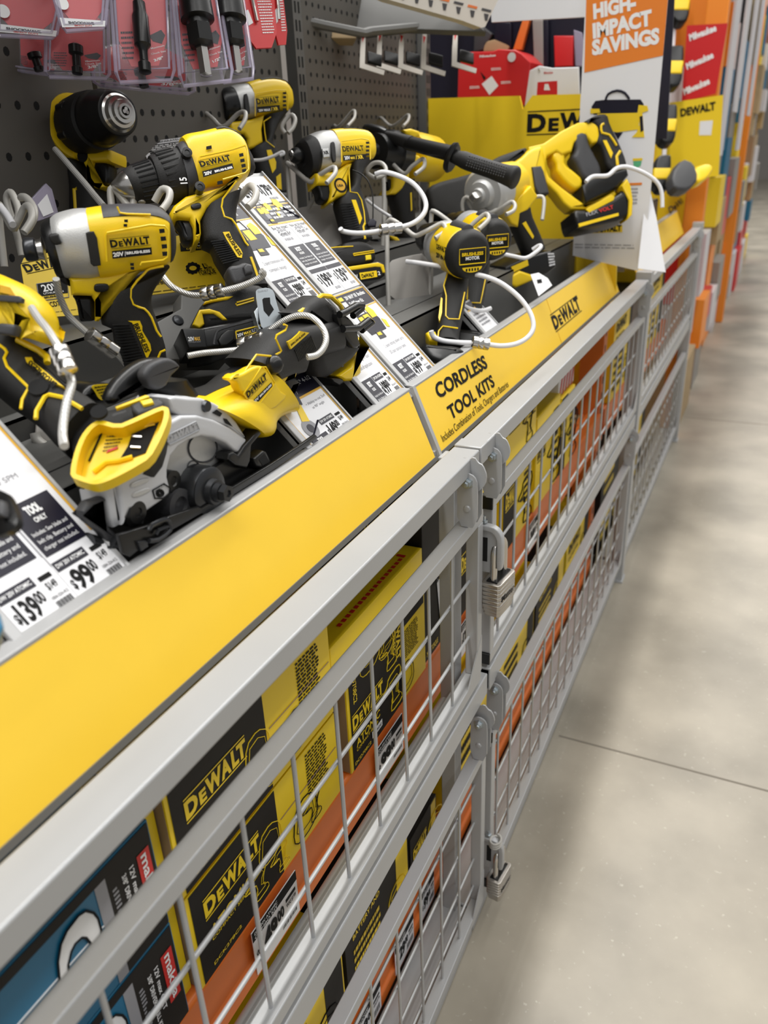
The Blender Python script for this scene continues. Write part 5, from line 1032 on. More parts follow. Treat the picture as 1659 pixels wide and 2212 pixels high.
MB().pp(P, g((272, 650), (378, 650), (392, 690), (388, 750), (375, 775), (330, 772), (308, 755), (300, 700)), -.013, .013, 'blk', .005, 0, 1).build('trigger', r)
MB().loft(P, s4(g, [((505, 520), (655, 500)), ((508, 600), (600, 570)), ((505, 690), (565, 680)), ((440, 745), (580, 725)), ((410, 790), (605, 790)), ((425, 860), (625, 860)), ((450, 950), (640, 930)), ((475, 1030), (645, 1010)), ((480, 1080), (660, 1060))]), 'rub', .0225, 1, 2.9, 30, 0, 2).build('handle', r)
b = MB(); b.lathe(P.at(g((450, 665))[0], .021), P.n, [(0, .0125), (.0006, .0125)], 'ink', 24); b.lathe(P.at(g((450, 665))[0], .0216), P.n, [(0, .009), (.0003, .009)], 'orl', 20); b.txt(P, 'USA', *g((430, 675), (472, 671)), 'nav', .0225, 5, .03); b.build('round_badge', r)
b = MB(); b.ptube(P, g((510, 530), (512, 600), (520, 712), (570, 720), (600, 770), (618, 850), (625, 930)), .0012, 'yel', .022, 6, 1); b.ptube(P, g((625, 935), (612, 960), (625, 1050)), .0022, 'yel', .0215); b.build('accent_line', r)
pads(P, g((530, 768), (560, 768), (605, 900), (588, 945), (575, 900)), .0236, 'yel', None, .002, 0, 0).build('grip_badge', r)
ribs(P, *g((445, 800), (530, 795), (490, 1000), (590, 980)), 12, .0226).build('grip_ribs', r)
MB().pp(P, g((290, 1200), (320, 1140), (400, 1105), (470, 1095), (500, 1060), (620, 1055), (690, 1090), (712, 1140), (715, 1200), (640, 1228), (500, 1245)), -.042, .042, 'rub', .010, 0, 1).build('foot', r)
b = MB(); b.pp(P, g((310, 1190), (340, 1160), (400, 1165), (440, 1190), (485, 1240), (380, 1260), (330, 1230)), .03, .0435, 'yel', .002); b.ptube(P, g((370, 1115), (420, 1108), (540, 1102)), .001, 'yel', .042); b.ptube(P, g((542, 1155), (690, 1132), (692, 1145), (545, 1168), (542, 1155)), .001, 'yel', .0428); b.pp(P, g((630, 1165), (670, 1160), (673, 1195), (635, 1200)), .04, .0440, 'led', .001); b.build('foot_trim', r)
MB().pp(P, g((320, 1260), (500, 1245), (720, 1205), (765, 1215), (778, 1260), (775, 1310), (740, 1335), (540, 1365), (400, 1370)), -.043, .044, 'blk', .006).build('battery', r)
b = MB(); b.pp(P, g((400, 1262), (720, 1215), (762, 1232), (775, 1290), (755, 1290), (740, 1250), (700, 1248), (420, 1290)), .03, .0455, 'yel', .002); b.decal(P, g((585, 1292), (708, 1275), (714, 1320), (596, 1340)), .0446, 'yel'); b.txt(P, 'DeWALT', *g((605, 1328), (695, 1314)), 'ink', .045, 8, .04); b.txt(P, '20V', *g((535, 1338), (578, 1331)), 'wink', .045, 9, .02); b.txt(P, '2', *g((720, 1308), (738, 1306)), 'wink', .045, 8, .02); b.build('battery_label', r)
tag(r, 'silver-nosed impact driver with XR badge standing on its battery behind the price rails', 'power tool')
# ---- upper impact driver against the panel
P = pl3((447, 226), 1.50, (622, 212), 1.60, (590, 430), 1.60)
r = root('impact_driver', tuple(P.at((605, 455)))); g = R1
MB().loft(P, s4(g, [((1320, 458), (1375, 645)), ((1380, 440), (1430, 635)), ((1450, 432), (1490, 622)), ((1520, 445), (1545, 612)), ((1560, 480), (1575, 590))]), 'yel', None, .95, 2.9, 32, 0, 2).build('motor_housing', r)
MB().part(P, s4(g, [((1385, 440), (1432, 635)), ((1450, 430), (1490, 622)), ((1525, 445), (1550, 612)), ((1572, 485), (1582, 590))]), 'rub', -50, 42, 1.03, .95, 2.9, 12, 0, 2).build('top_overmold', r)
MB().loft(P, s4(g, [((1238, 475), (1290, 650)), ((1270, 465), (1325, 650)), ((1325, 458), (1378, 645))]), 'slv', None, .95, 2.4, 32).build('gear_case', r)
MB().loft(P, s4(g, [((1170, 490), (1210, 655)), ((1185, 480), (1225, 665)), ((1240, 476), (1292, 650))]), 'blk', None, .95, 2.3, 30).build('nose_ring', r)
MB().loft(P, s4(g, [((1114, 540), (1128, 602)), ((1135, 532), (1150, 610)), ((1175, 535), (1190, 605))]), 'blk', None, 1, 2, 24).build('bit_sleeve', r)
pads(P, g((1325, 512), (1345, 505), (1360, 600), (1355, 622), (1335, 615)), .034, 'rub', None, .006, .001).build('side_bumper', r)
b = MB(); b.decal(P, g((1395, 580), (1518, 570), (1520, 600), (1397, 612)), .0352, 'ink'); b.logo(P, *g((1396, 566), (1520, 554)), 'ink', .0353, 12, True, .05); b.txt(P, '20V MAX', *g((1406, 606), (1470, 601)), 'wink', .0357, 5, .03); b.txt(P, '/ XR', *g((1474, 601), (1512, 597)), 'ysn', .0357, 7, .03); b.txt(P, 'XR', *g((1282, 584), (1310, 582)), 'ink', .0345, 7, .03)
b.ptube(P, g((1386, 630), (1384, 510), (1500, 490), (1550, 490), (1562, 520), (1562, 600)), .001, 'yel', .035); b.build('brand_label', r)
vb = MB()
for y in (500, 522, 544, 566, 588): vb.decal(P, g((1536, y), (1554, y - 1), (1555, y + 11), (1537, y + 12)), .0352, 'hole')
vb.build('vent', r)['kind'] = 'stuff'
MB().pp(P, g((1252, 660), (1370, 645), (1440, 620), (1425, 700), (1432, 770), (1380, 800), (1345, 808), (1350, 750), (1330, 725), (1255, 715)), -.021, .021, 'yel', .006).build('trigger_housing', r)
MB().pp(P, g((1250, 715), (1330, 722), (1348, 760), (1345, 805), (1300, 800), (1270, 770)), -.013, .013, 'blk', .005, 0, 1).build('trigger', r)
MB().loft(P, s4(g, [((1425, 640), (1555, 610)), ((1428, 700), (1500, 680)), ((1425, 770), (1465, 765)), ((1350, 808), (1485, 790)), ((1365, 860), (1505, 850)), ((1385, 930), (1530, 910)), ((1405, 1000), (1540, 980)), ((1420, 1060), (1560, 1040))]), 'rub', .0225, 1, 2.9, 30, 0, 2).build('handle', r)
b = MB(); b.ptube(P, g((1470, 635), (1432, 660), (1438, 720), (1445, 765), (1490, 800)), .0012, 'yel', .022, 6, 1); b.build('accent_line', r)
pads(P, g((1448, 815), (1472, 812), (1500, 880), (1498, 915), (1480, 940), (1462, 880)), .0236, 'yel', None, .002, 0, 0).pp(P, g((1500, 960), (1525, 940), (1530, 1030), (1505, 1020)), .018, .0235, 'yel').build('grip_badge', r)
MB().pp(P, g((1370, 1110), (1390, 1060), (1560, 1030), (1600, 1080), (1610, 1160), (1560, 1210), (1400, 1190)), -.042, .042, 'rub', .010, 0, 1).build('foot', r)
b = MB(); b.pp(P, g((1395, 1075), (1400, 1050), (1440, 1070), (1410, 1082)), .03, .0425, 'yel'); b.ptube(P, g((1435, 1120), (1520, 1100), (1522, 1110), (1437, 1130)), .001, 'yel', .0425); b.build('foot_trim', r)
MB().pp(P, g((1390, 1200), (1560, 1165), (1620, 1170), (1630, 1230), (1500, 1260), (1400, 1250)), -.042, .044, 'blk', .006).build('battery', r)
tag(r, 'impact driver with a black nose hanging highest, just below the red packs', 'power tool')
tag(MB().dtube(Dv(R1((1370, 870), (1420, 868), (1480, 850), (1530, 825), (1540, 835), (1520, 845)), 1.52, 1.52), .003, 'wht', 8).build('cable_tie'), 'white plastic tie around the handle of the highest impact driver', 'cable tie')
# ---- hammer drill pointing at the camera, upper left
A, Bk = dp((266, 241), 1.10), dp((112, 292), 1.25); ax = (A - Bk).normalized(); L = (A - Bk).length
r = root('hammer_drill', tuple(dp((200, 470), 1.24)))
MB().lathe(A, ax, [(-.030, .027), (-.012, .0255), (-.010, .0225), (-.003, .0205), (-.002, .0165), (.003, .015), (.0035, .0105), (.007, .0095), (.007, .0062), (-.004, .006), (-.004, 0)], 'stl', 48).build('chuck_nose', r)
b = MB()
for k in range(3):
    t = 2 * pi * k / 3 + .5; u = ax.orthogonal().normalized(); q = ax.cross(u); b.tube([A + (u * cos(t) + q * sin(t)) * .0034 + ax * -.003, A + (u * cos(t) + q * sin(t)) * .0026 + ax * .008], .0026, 'stl', 10)
b.build('chuck_jaw', r)['kind'] = 'stuff'
MB().lathe(A, ax, [(-.075, .034), (-.068, .038), (-.046, .0365), (-.040, .0345), (-.028, .033), (-.014, .030), (-.012, .0265)], 'blk', 48).build('chuck_sleeve', r)
MB().lathe(A, ax, [(-.135, .034), (-.13, .040), (-.10, .0415), (-.075, .040), (-.07, .034)], 'rub', 40).build('gearbox', r)
b = MB()
for t in (2.5, 3.5): b.lathe(A + (UPW.cross(ax).normalized() * cos(t) + UPW * sin(t)) * .037 - ax * .125, ax, [(0, .007), (.02, .007), (.021, .004), (.021, 0)], 'blk', 12)
b.build('gearbox_screw', r)['kind'] = 'stuff'
MB().lathe(A, ax, [(-.245, .020), (-.24, .034), (-.22, .040), (-.17, .0435), (-.145, .0475), (-.138, .046), (-.137, .040)], 'yel', 36).build('motor_housing', r)
P = pl3((150, 470), 1.24, (240, 460), 1.22, (150, 330), 1.22)
MB().pp(P, C4((600, 390), (700, 370), (760, 400), (770, 620), (720, 700), (620, 710), (570, 640), (580, 590)), -.01, .03, 'yel', .004).lines(P, *C4((620, 440), (740, 420), (640, 640), (740, 610)), 6, 'ink', .031, .3).decal(P, C4((615, 548), (665, 530), (670, 560), (620, 580)), .031, 'red').build('rating_plate', r)
MB().pp(P, C4((700, 650), (860, 700), (1000, 760), (1305, 790), (1315, 850), (1310, 930), (1090, 932), (1075, 1000), (1085, 1150), (1200, 1215), (1275, 1222), (1240, 1245), (1110, 1240), (1050, 1150), (1030, 1030), (960, 910), (880, 890), (760, 760)), -.024, .024, 'yel', .006).build('trigger_housing', r)
MB().lathe(P.at(C4((988, 868))[0], .024), P.n, [(-.004, .009), (.001, .009), (.001, 0)], 'blk', 18).build('direction_switch', r)
MB().pp(P, C4((1085, 925), (1285, 935), (1290, 1170), (1260, 1212), (1190, 1205), (1100, 1150)), -.014, .014, 'blk', .005, 0, 1).build('trigger', r)
MB().loft(P, s4(C4, [((560, 600), (800, 760)), ((700, 780), (930, 900)), ((860, 950), (1040, 1000)), ((880, 1100), (1070, 1200)), ((880, 1250), (1230, 1250)), ((880, 1400), (1240, 1400)), ((880, 1600), (1230, 1600)), ((870, 1750), (1240, 1750))]), 'rub', .024, 1, 2.9, 30, 0, 2).build('handle', r)
b = MB(); b.ptube(P, C4((905, 1500), (890, 1260), (920, 1260)), .003, 'yel', .023); b.build('accent_line', r)
MB().pp(P, C4((800, 1750), (1260, 1720), (1400, 1800), (1420, 2000), (800, 2050)), -.045, .045, 'rub', .012).build('foot', r)
tag(r, 'hammer drill with a steel chuck facing the camera, hung at the upper left', 'power tool')
# ---- saw hanging at the left edge, its empty yellow battery foot towards the camera
P = pl3((150, 1010), .63, (330, 960), .645, (190, 860), .665); g = C1
r = root('reciprocating_saw', tuple(P.at((150, 1045))))
Pb = pl3((0, 640), .66, (60, 660), .655, (0, 560), .66)
MB().pp(Pb, R2((-120, 480), (-20, 520), (40, 552), (100, 600), (160, 670), (190, 750), (186, 830), (212, 852), (206, 885), (185, 915), (140, 905), (60, 872), (-120, 850)), -.05, .0, 'yel', .016, 0, 1).build('motor_housing', r)
b = MB(); b.pp(Pb, R2((-20, 652), (110, 660), (130, 675), (125, 700), (-20, 688)), -.002, .003, 'dgr', .001); b.build('housing_strip', r)
MB().pp(Pb, R2((-30, 830), (0, 820), (80, 828), (85, 850), (70, 892), (-30, 880)), -.002, .010, 'dgr', .003).build('lock_switch', r)
MB().pp(Pb, R2((0, 595), (60, 610), (90, 660), (0, 640)), 0, .0008, 'orl').build('rating_print', r)
MB().loft(P, s4(g, [((-60, 250), (-380, 560)), ((90, 350), (-200, 660)), ((250, 440), (-80, 780)), ((420, 600), (60, 900)), ((560, 770), (200, 990)), ((690, 870), (320, 1085)), ((800, 930), (440, 1220)), ((880, 990), (560, 1330))]), 'rub', .026, 1, 2.6, 36, -.025, 2).build('handle', r)
b = MB(); hh = -.0; b.ptube(P, g((-40, 390), (40, 450), (60, 480), (35, 530), (60, 600), (245, 780), (190, 880), (178, 960)), .0014, 'yel', .0015, 6, 1); b.ptube(P, g((305, 1045), (310, 980), (380, 860), (420, 840), (540, 865), (700, 960)), .0020, 'yel', .002, 6, 1)
b.ptube(P, g((150, 370), (330, 460), (400, 520), (405, 570)), .003, 'yel', .0, 8, 1); b.build('accent_line', r)
b = MB(); b.pp(P, g((212, 520), (270, 520), (285, 560), (400, 650), (480, 720), (550, 775), (470, 740), (385, 700), (300, 600), (225, 560)), -.002, .0028, 'yel'); b.txt(P, 'BRUSHLESS', *g((490, 745), (262, 545)), 'ink', .0032, None, .03, 1.0); b.build('grip_badge', r)
ribs(P, *g((290, 520), (560, 740), (380, 590), (560, 770)), 2, .001).build('grip_ribs', r)
b = MB(); b.lathe(P.at(g((335, 790))[0], .0), P.n, [(0, .0085), (.003, .0085), (.003, 0)], 'hole', 18); b.lathe(P.at(g((850, 1000))[0], .002), P.n, [(0, .007), (.003, .007), (.003, 0)], 'hole', 18); b.build('screw_recess', r)['kind'] = 'stuff'
ou = g((600, 1540), (605, 1450), (640, 1310), (690, 1190), (760, 1100), (845, 1050), (1010, 1095), (1120, 1050), (1370, 935), (1430, 945), (1445, 975), (1435, 1060), (1370, 1220), (1280, 1380), (1130, 1470), (960, 1560), (850, 1600), (790, 1605), (700, 1580))
MB().pp(P, g((585, 1500), (590, 1400), (600, 1290), (560, 1180), (600, 1000), (700, 930), (950, 945), (1230, 830), (1290, 820), (1360, 850), (1400, 910), (1430, 1000), (1300, 1350), (1100, 1450), (800, 1580), (640, 1570)), -.055, -.016, 'rub', .010, 0, 1).build('foot', r)
def rimmed(mb, P, out, d, w_, h, m, fl):
    uv = [P.uv(p, 0) for p in out]; ar = sum(uv[i][0] * uv[(i + 1) % len(uv)][1] - uv[(i + 1) % len(uv)][0] * uv[i][1] for i in range(len(uv)))
    if ar < 0: uv = uv[::-1]
    uv = chaikin(uv, 1); n = len(uv); inn = []
    for i in range(n):
        a, b_, c = V(uv[i - 1]), V(uv[i]), V(uv[(i + 1) % n]); d1 = (b_ - a).normalized(); d2 = (c - b_).normalized(); q = V((-(d1.y + d2.y), d1.x + d2.x)).normalized(); inn.append((b_.x + q.x * w_, b_.y + q.y * w_))
    R = [[P.w(u, v, -d) for u, v in uv], [P.w(u, v, -.001) for u, v in uv], [P.w(u, v, 0) for u, v in uv], [P.w(u, v, 0) for u, v in inn], [P.w(u, v, -h) for u, v in inn]]
    mb.rings(R, m, False); mb.add(R[-1], [tuple(range(n))], fl)
b = MB(); rimmed(b, P, ou, .012, .0042, .014, 'yel', 'yel'); b.build('battery_mount_rim', r)
MB().pp(P, g((1150, 1115), (1370, 1030), (1340, 1110), (1240, 1335), (1060, 1400), (1020, 1392), (1090, 1280), (1120, 1190)), -.0138, -.0130, 'hole').build('contact_bay', r)
b = MB()
for a, c in (((1130, 1195), (1210, 1200)), ((1115, 1285), (1200, 1290)), ((1190, 1120), (1320, 1090))): b.ptube(P, g(a, c), .0011, 'stl', -.0115)
b.build('contact_blade', r)['kind'] = 'stuff'
b = MB(); b.ptube(P, g((865, 1170), (760, 1405)), .0010, 'ink', -.0130); b.lines(P, *g((930, 1125), (1090, 1130), (870, 1340), (1010, 1310)), 7, 'ink', -.0130, .35); b.decal(P, g((920, 1310), (1005, 1280), (1000, 1300), (905, 1335)), -.0128, 'red'); b.ptube(P, g((800, 1500), (900, 1420), (1010, 1405), (1130, 1370)), .002, 'yel', -.0125, 6, 1); b.build('mount_label', r)
MB().pp(P, g((980, 940), (1240, 838), (1270, 845), (1270, 860), (990, 960)), -.008, -.004, 'yel', .001).build('vent_strip', r)
b = MB(); b.pp(P, g((1110, 920), (1180, 890), (1350, 860), (1390, 900), (1380, 935), (1180, 1010), (1120, 970)), -.03, -.002, 'dgr', .003); b.pp(P, g((1190, 890), (1290, 868), (1310, 905), (1220, 930)), -.004, .001, 'led', .001); b.build('release_button', r)
b = MB(); b.txt(P, 'DEWALT', *g((965, 1020), (1080, 985)), 'blk', -.0025, 4, .03); b.build('embossed_logo', r)
tag(r, 'saw with empty yellow battery foot in front of the blade guard', 'power tool')
# ---- black oscillating tool head at the left edge
r = root('oscillating_tool', tuple(dp((-5, 1140), .50))); P = pl3((-30, 1130), .50, (25, 1130), .49, (-30, 1070), .51)
MB().pp(P, S1((-120, 500), (0, 540), (50, 600), (85, 680), (118, 770), (130, 850), (100, 905), (30, 955), (-120, 1000)), -.012, 0, 'blk', .012, 0, 1).build('body', r); MB().pp(P, S1((-60, 620), (0, 640), (15, 720), (5, 790), (-60, 800)), -.002, .006, 'dgr', .003).build('head_cap', r)
tag(r, 'rounded black tool head poking in over the left price card', 'power tool')
tag(MB().pp(pl3((0, 1350), .44, (10, 1355), .44, (0, 1330), .445), [(-20, 1315), (2, 1322), (10, 1350), (0, 1372), (-20, 1375)], -.02, 0, 'teal', .003).build('teal_tool_part'), 'small bright teal tool part below the $139 card at the left edge', 'tool')
# ---- rear-view drills
def rear_view(nm, cpx, cd_, tpx, td, sc, dx, dy, lb, zt=0.0):
    Rr = dp(cpx, cd_); Tt = dp(tpx, td); ax = (Tt - Rr).normalized(); L = (Tt - Rr).length
    q = lambda *p: [(850 + a / 2.765 + dx, 400 + b / 2.765 + dy) for a, b in p]
    Fp = Pl(Rr, V((0, 0, 1)).cross(-ax), UPW); P = pl3(q((250, 700))[0], cd_ + .045, q((440, 700))[0], cd_ + .040, q((300, 950))[0], cd_ + .0)
    r = root(nm, tuple(P.at(q((300, 1020))[0])))
    MB().lathe(Rr, ax, [(-.004, .030 * sc), (0, .036 * sc), (.012, .0415 * sc), (.030, .0415 * sc), (.032, .038 * sc)], 'rub', 40).build('rear_cap', r)
    MB().lathe(Rr, ax, [(.017, .0405 * sc), (.020, .043 * sc), (.075, .042 * sc), (.085, .038 * sc)], 'yel', 40).build('motor_housing', r)
    MB().lathe(Rr, ax, [(.083, .040 * sc), (.088, .042 * sc), (.105, .041 * sc), (.108, .036 * sc)], 'gate', 36).build('gearbox_ring', r)
    MB().lathe(Rr, ax, [(.106, .036 * sc), (.115, .037 * sc), (.140, .034 * sc), (.150, .028 * sc), (.175, .025 * sc), (.185, .018 * sc)], 'blk', 32).lathe(Rr, ax, [(.184, .016), (.196, .010), (.197, 0)], 'stl', 24).build('chuck', r)
    top = Rr + UPW * .040 * sc + ax * .02
    MB().lathe(top - ax * .012 - UPW * .004, ax, [(0, .004), (.004, .012), (.05, .013), (.055, .006)], 'dgr', 18).build('top_bumper', r)
    b = MB(); Ff = Pl(Rr - ax * .0045, Fp.ex, Fp.ey); W_, H_ = .025 * sc, .0125 * sc
    f = [(-W_, -H_), (W_, -H_), (W_, H_), (-W_, H_)]; b.poly(Ff, f, -.002, .0002, 'ink'); b.tube([Ff.w(u, v, .0004) for u, v in f + f[:1]], .0009, 'yel', 6)
    for t, z in (('BRUSHLESS', .0010), ('MOTOR', -.0058)):
        vs, fs, wd = glyphs(t, .04); ww = .041 if t[0] == 'B' else .027; b.add([Ff.w((u / wd - .5) * ww * sc, (z + v / .7 * .0052) * sc, .0008) for u, v in vs], fs, 'yel' if t[0] == 'B' else 'wink')
    b.build('motor_badge', r)
    b = MB()
    for s_ in (1, -1):
        arc = [(.019 * cos(t) * sc, s_ * (.0180 + .0090 * sin(t)) * sc) for t in [pi * k / 10 for k in range(11)]]; b.poly(Ff, arc, -.012, -.0005, 'yel')
        for k in range(5): b.pbox(Ff, (-.0125 + k * .0055) * sc, (-.0095 + k * .0055) * sc, *sorted((s_ * .0200 * sc, s_ * .0245 * sc)), -.001, -.0002, 'hole')
    b.build('rear_vent', r)['kind'] = 'stuff'
    side = Pl(Rr + V((0, 0, 0)), -ax, UPW)
    if side.n.dot(-Rr) < 0: side = Pl(Rr, ax, UPW)
    b = MB()
    for t, z, m in (('DEWALT', .006, 'ink'), ('20V MAX', -.008, 'ink')):
        vs, fs, wd = glyphs(t, .04); b.add([side.w((-.030 if side.ex.dot(ax) < 0 else .030) + (u / wd - .5) * .036 * sc, (z + v / .7 * .008) * sc, .0428 * sc) for u, v in vs], fs, m)
    b.build('brand_label', r)
    s5 = lambda l: [(q(a)[0], q(c)[0]) for a, c in l]
    MB().loft(P, s5([((335, 470), (430, 470)), ((310, 560), (450, 560)), ((288, 680), (432, 680)), ((278, 780), (415, 780)), ((262, 860), (398, 860)), ((250, 930), (390, 930)), ((235, 960), (400, 965))]), 'rub', .024, 1, 2.6, 28, 0, 2).build('handle', r)
    b = MB(); b.ptube(P, q((335, 470), (318, 540), (300, 600), (315, 660), (312, 780), (330, 798), (392, 800), (405, 740), (425, 640)), .0013, 'yel', .0245, 6, 1); b.ptube(P, q((262, 930), (270, 870), (295, 842), (385, 855)), .0013, 'yel', .0245, 6, 1); b.pp(P, q((283, 670), (293, 675), (290, 760), (275, 812), (268, 790)), .016, .023, 'yel'); b.build('accent_line', r)
    MB().pp(P, q((140, 970), (185, 920), (235, 935), (390, 945), (430, 975), (415, 1010), (330, 1045), (290, 1060), (200, 1030)), -.03, .04, 'blk', .014, 0, 1).build('foot', r)
    MB().pp(P, q((190, 880), (215, 865), (250, 870), (262, 900), (255, 930), (215, 925)), .0, .03, 'yel', .004).build('foot_tab', r)
    MB().pp(P, q((215, 1050), (240, 1035), (330, 1045), (300, 1080), (250, 1085)), -.02, .03, 'yel', .004).build('battery', r)
    return tag(r, lb, 'power tool')
rear_view('drill_driver', (1018, 552), 1.34, (893, 500), 1.53, 1.0, 0, 0, 'drill seen from behind with a BRUSHLESS MOTOR badge, in front of its twin')
rear_view('drill_driver', (1072, 520), 1.46, (965, 480), 1.62, .92, 46, -35, 'drill seen from behind, half hidden behind the front rear-view drill')
# ---- impact wrench with a cast silver nose
P = pl3((1030, 420), 1.70, (1160, 420), 1.76, (1130, 560), 1.80); g = R6
r = root('impact_wrench', tuple(P.at((1150, 600)))); N0 = dp((1028, 425), 1.66); N1 = dp((1130, 385), 1.80); ax = (N0 - N1).normalized()
MB().lathe(N0, ax, [(-.085, .050), (-.07, .054), (-.035, .050), (-.028, .044), (-.026, .030), (-.014, .026), (-.012, .016), (-.004, .014), (-.004, 0)], 'slv', 40).build('gear_case', r)
MB().lathe(N0, ax, [(-.02, .010), (.012, .010), (.014, .008), (.014, 0)], 'stl', 4).build('square_drive', r)
MB().lathe(N0, ax, [(-.17, .030), (-.16, .044), (-.12, .048), (-.083, .051)], 'yel', 32).build('motor_housing', r)
MB().pp(P, g((590, 790), (650, 740), (760, 640), (800, 700), (740, 780), (700, 800), (690, 870), (650, 850), (620, 800)), -.024, .024, 'yel', .005).build('trigger_housing', r)
MB().loft(P, s4(g, [((640, 800), (740, 760)), ((650, 860), (750, 810)), ((690, 960), (795, 910)), ((720, 1030), (820, 980))]), 'rub', .025, 1, 2.8, 28, 0, 2).build('handle', r)
pads(P, g((712, 850), (730, 838), (775, 920), (768, 935)), .026, 'yel', None, .002, 0, 0).build('grip_badge', r)
MB().pp(P, g((620, 1090), (720, 1040), (870, 1000), (890, 1020), (900, 1090), (850, 1130), (800, 1150), (700, 1200), (650, 1190), (620, 1150)), -.04, .04, 'blk', .006).pp(P, g((630, 1150), (700, 1110), (760, 1130), (780, 1160), (680, 1205), (640, 1190)), .0, .046, 'yel', .006).pp(P, g((650, 1090), (740, 1050), (745, 1080), (660, 1120)), .03, .042, 'yel').build('battery', r)
b = MB(); b.lines(P, *g((850, 1010), (885, 1010), (860, 1090), (895, 1080)), 5, 'wht', .0405, .6); b.build('battery_print', r)
tag(r, 'impact wrench with a cast silver nose in the middle of the second bay', 'power tool')
P2 = pl3((1155, 640), 1.62, (1195, 625), 1.62, (1155, 600), 1.63)
tag(MB().pp(P2, R6((755, 1130), (800, 1120), (850, 1150), (875, 1190), (800, 1250)), -.001, 0, 'wht').decal(P2, R6((790, 1160), (815, 1155), (820, 1175), (795, 1180)), .0006, 'ink').build('paper_tag'), 'small white paper tag hanging from the impact wrench battery', 'tag')
# ---- hammer drill with the long black side handle
P = pl3((860, 300), 1.60, (1110, 385), 1.50, (880, 520), 1.70); r = root('hammer_drill', tuple(P.at((895, 560)))); g = R5
Pd = pl3((840, 330), 1.66, (910, 330), 1.70, (880, 520), 1.74)
MB().lathe(dp((800, 325), 1.60), (dp((905, 340), 1.74) - dp((800, 325), 1.60)), [(0, .012), (.004, .013), (.012, .016), (.014, .034), (.06, .040), (.065, .045), (.10, .046)], 'blk', 32).build('chuck', r)
MB().lathe(dp((905, 340), 1.74), (dp((905, 340), 1.74) - dp((800, 325), 1.60)), [(-.04, .046), (-.01, .050), (.05, .048), (.06, .04)], 'yel', 28).build('motor_housing', r)
MB().pp(Pd, g((905, 265), (960, 255), (1020, 275), (1025, 310), (980, 330), (920, 300)), -.03, .03, 'yel', .006).pp(Pd, g((950, 430), (1020, 450), (1040, 490), (960, 540), (930, 500)), -.03, .03, 'yel', .006).build('top_shell', r)
MB().pp(Pd, g((790, 560), (850, 570), (950, 560), (945, 640), (900, 690), (850, 730), (800, 730), (830, 680), (830, 600)), -.024, .024, 'yel', .005).build('trigger_housing', r)
MB().pp(Pd, g((785, 620), (830, 620), (845, 660), (830, 720), (800, 710)), -.014, .014, 'blk', .004).build('trigger', r)
MB().loft(Pd, s4(g, [((840, 640), (960, 620)), ((800, 740), (950, 700)), ((830, 860), (960, 830)), ((850, 1000), (970, 960)), ((880, 1100), (1000, 1060))]), 'rub', .025, 1, 2.8, 26, 0, 2).build('handle', r)
MB().pp(Pd, g((715, 1050), (860, 1045), (868, 1150), (735, 1155)), -.04, .03, 'blk', .005).pp(Pd, g((790, 1020), (860, 1035), (930, 1110), (965, 1145), (868, 1160), (862, 1080)), .0, .045, 'yel', .004).build('foot', r)
pads(Pd, g((950, 720), (960, 715), (965, 840), (955, 850)), .026, 'yel', None, .002, 0, 0).build('grip_badge', r)
MB().loft(P, s4(g, [((630, 225), (622, 300)), ((660, 222), (650, 320)), ((740, 240), (720, 345)), ((780, 265), (760, 330))]), 'blk', None, .9, 2.6, 24).build('clamp_head', r)
MB().loft(P, s4(g, [((760, 268), (745, 330)), ((960, 312), (920, 400))]), 'rub', None, .9, 2.8, 24).loft(P, s4(R6, [((90, 368), (65, 440)), ((110, 372), (85, 446)), ((325, 420), (290, 502))]), 'blk', None, 1, 2.2, 28).build('handle_bar', r)
MB().loft(P, s4(R6, [((335, 402), (285, 555)), ((350, 402), (298, 570)), ((358, 420), (312, 565))]), 'blk', None, .7, 2, 32).build('guard_disc', r)
MB().loft(P, s4(R6, [((345, 448), (318, 510)), ((395, 452), (362, 535)), ((430, 465), (400, 555)), ((560, 508), (530, 600)), ((640, 528), (612, 636)), ((675, 530), (640, 650)), ((690, 545), (655, 660)), ((692, 570), (665, 655))]), 'rub', None, 1, 2.1, 36, 0, 2).build('side_grip', r)
b = MB()
for i in range(16):
    for j in range(5):
        a = R6((420 + i * 13.5 - j * 4.5, 478 + i * 4.2 + j * 13))[0]; b.lathe(P.at(a, .0275), P.n, [(0, .0018), (.0012, .0008)], 'dgr', 5)
b.build('grip_texture', r)['kind'] = 'stuff'
tag(r, 'hammer drill with a long black knurled side handle pointing right', 'power tool')
# ---- yellow cordless saw with a D handle, far right of the bay
P = pl3((960, 480), 1.95, (1350, 380), 2.02, (1290, 250), 2.0); r = root('reciprocating_saw', tuple(P.at((1290, 500)))); g = R6
MB().pp(P, g((180, 660), (230, 620), (380, 580), (450, 560), (560, 480), (700, 430), (745, 420), (740, 480), (600, 560), (500, 640), (470, 780), (430, 830), (300, 820), (200, 780)), -.05, .04, 'rub', .014, 0, 1).build('boot', r)
MB().pp(P, g((560, 560), (690, 490), (750, 430), (830, 410), (840, 480), (850, 560), (840, 640), (760, 700), (700, 760), (640, 720), (590, 640)), -.045, .045, 'yel', .014, 0, 1).build('motor_housing', r)
b = MB(); b.txt(P, 'DEWALT', *g((690, 610), (720, 540)), 'ink', .046, None, .04, 1.2); b.decal(P, g((690, 570), (730, 560), (740, 610), (700, 625)), .0458, 'blk'); b.build('brand_label', r)
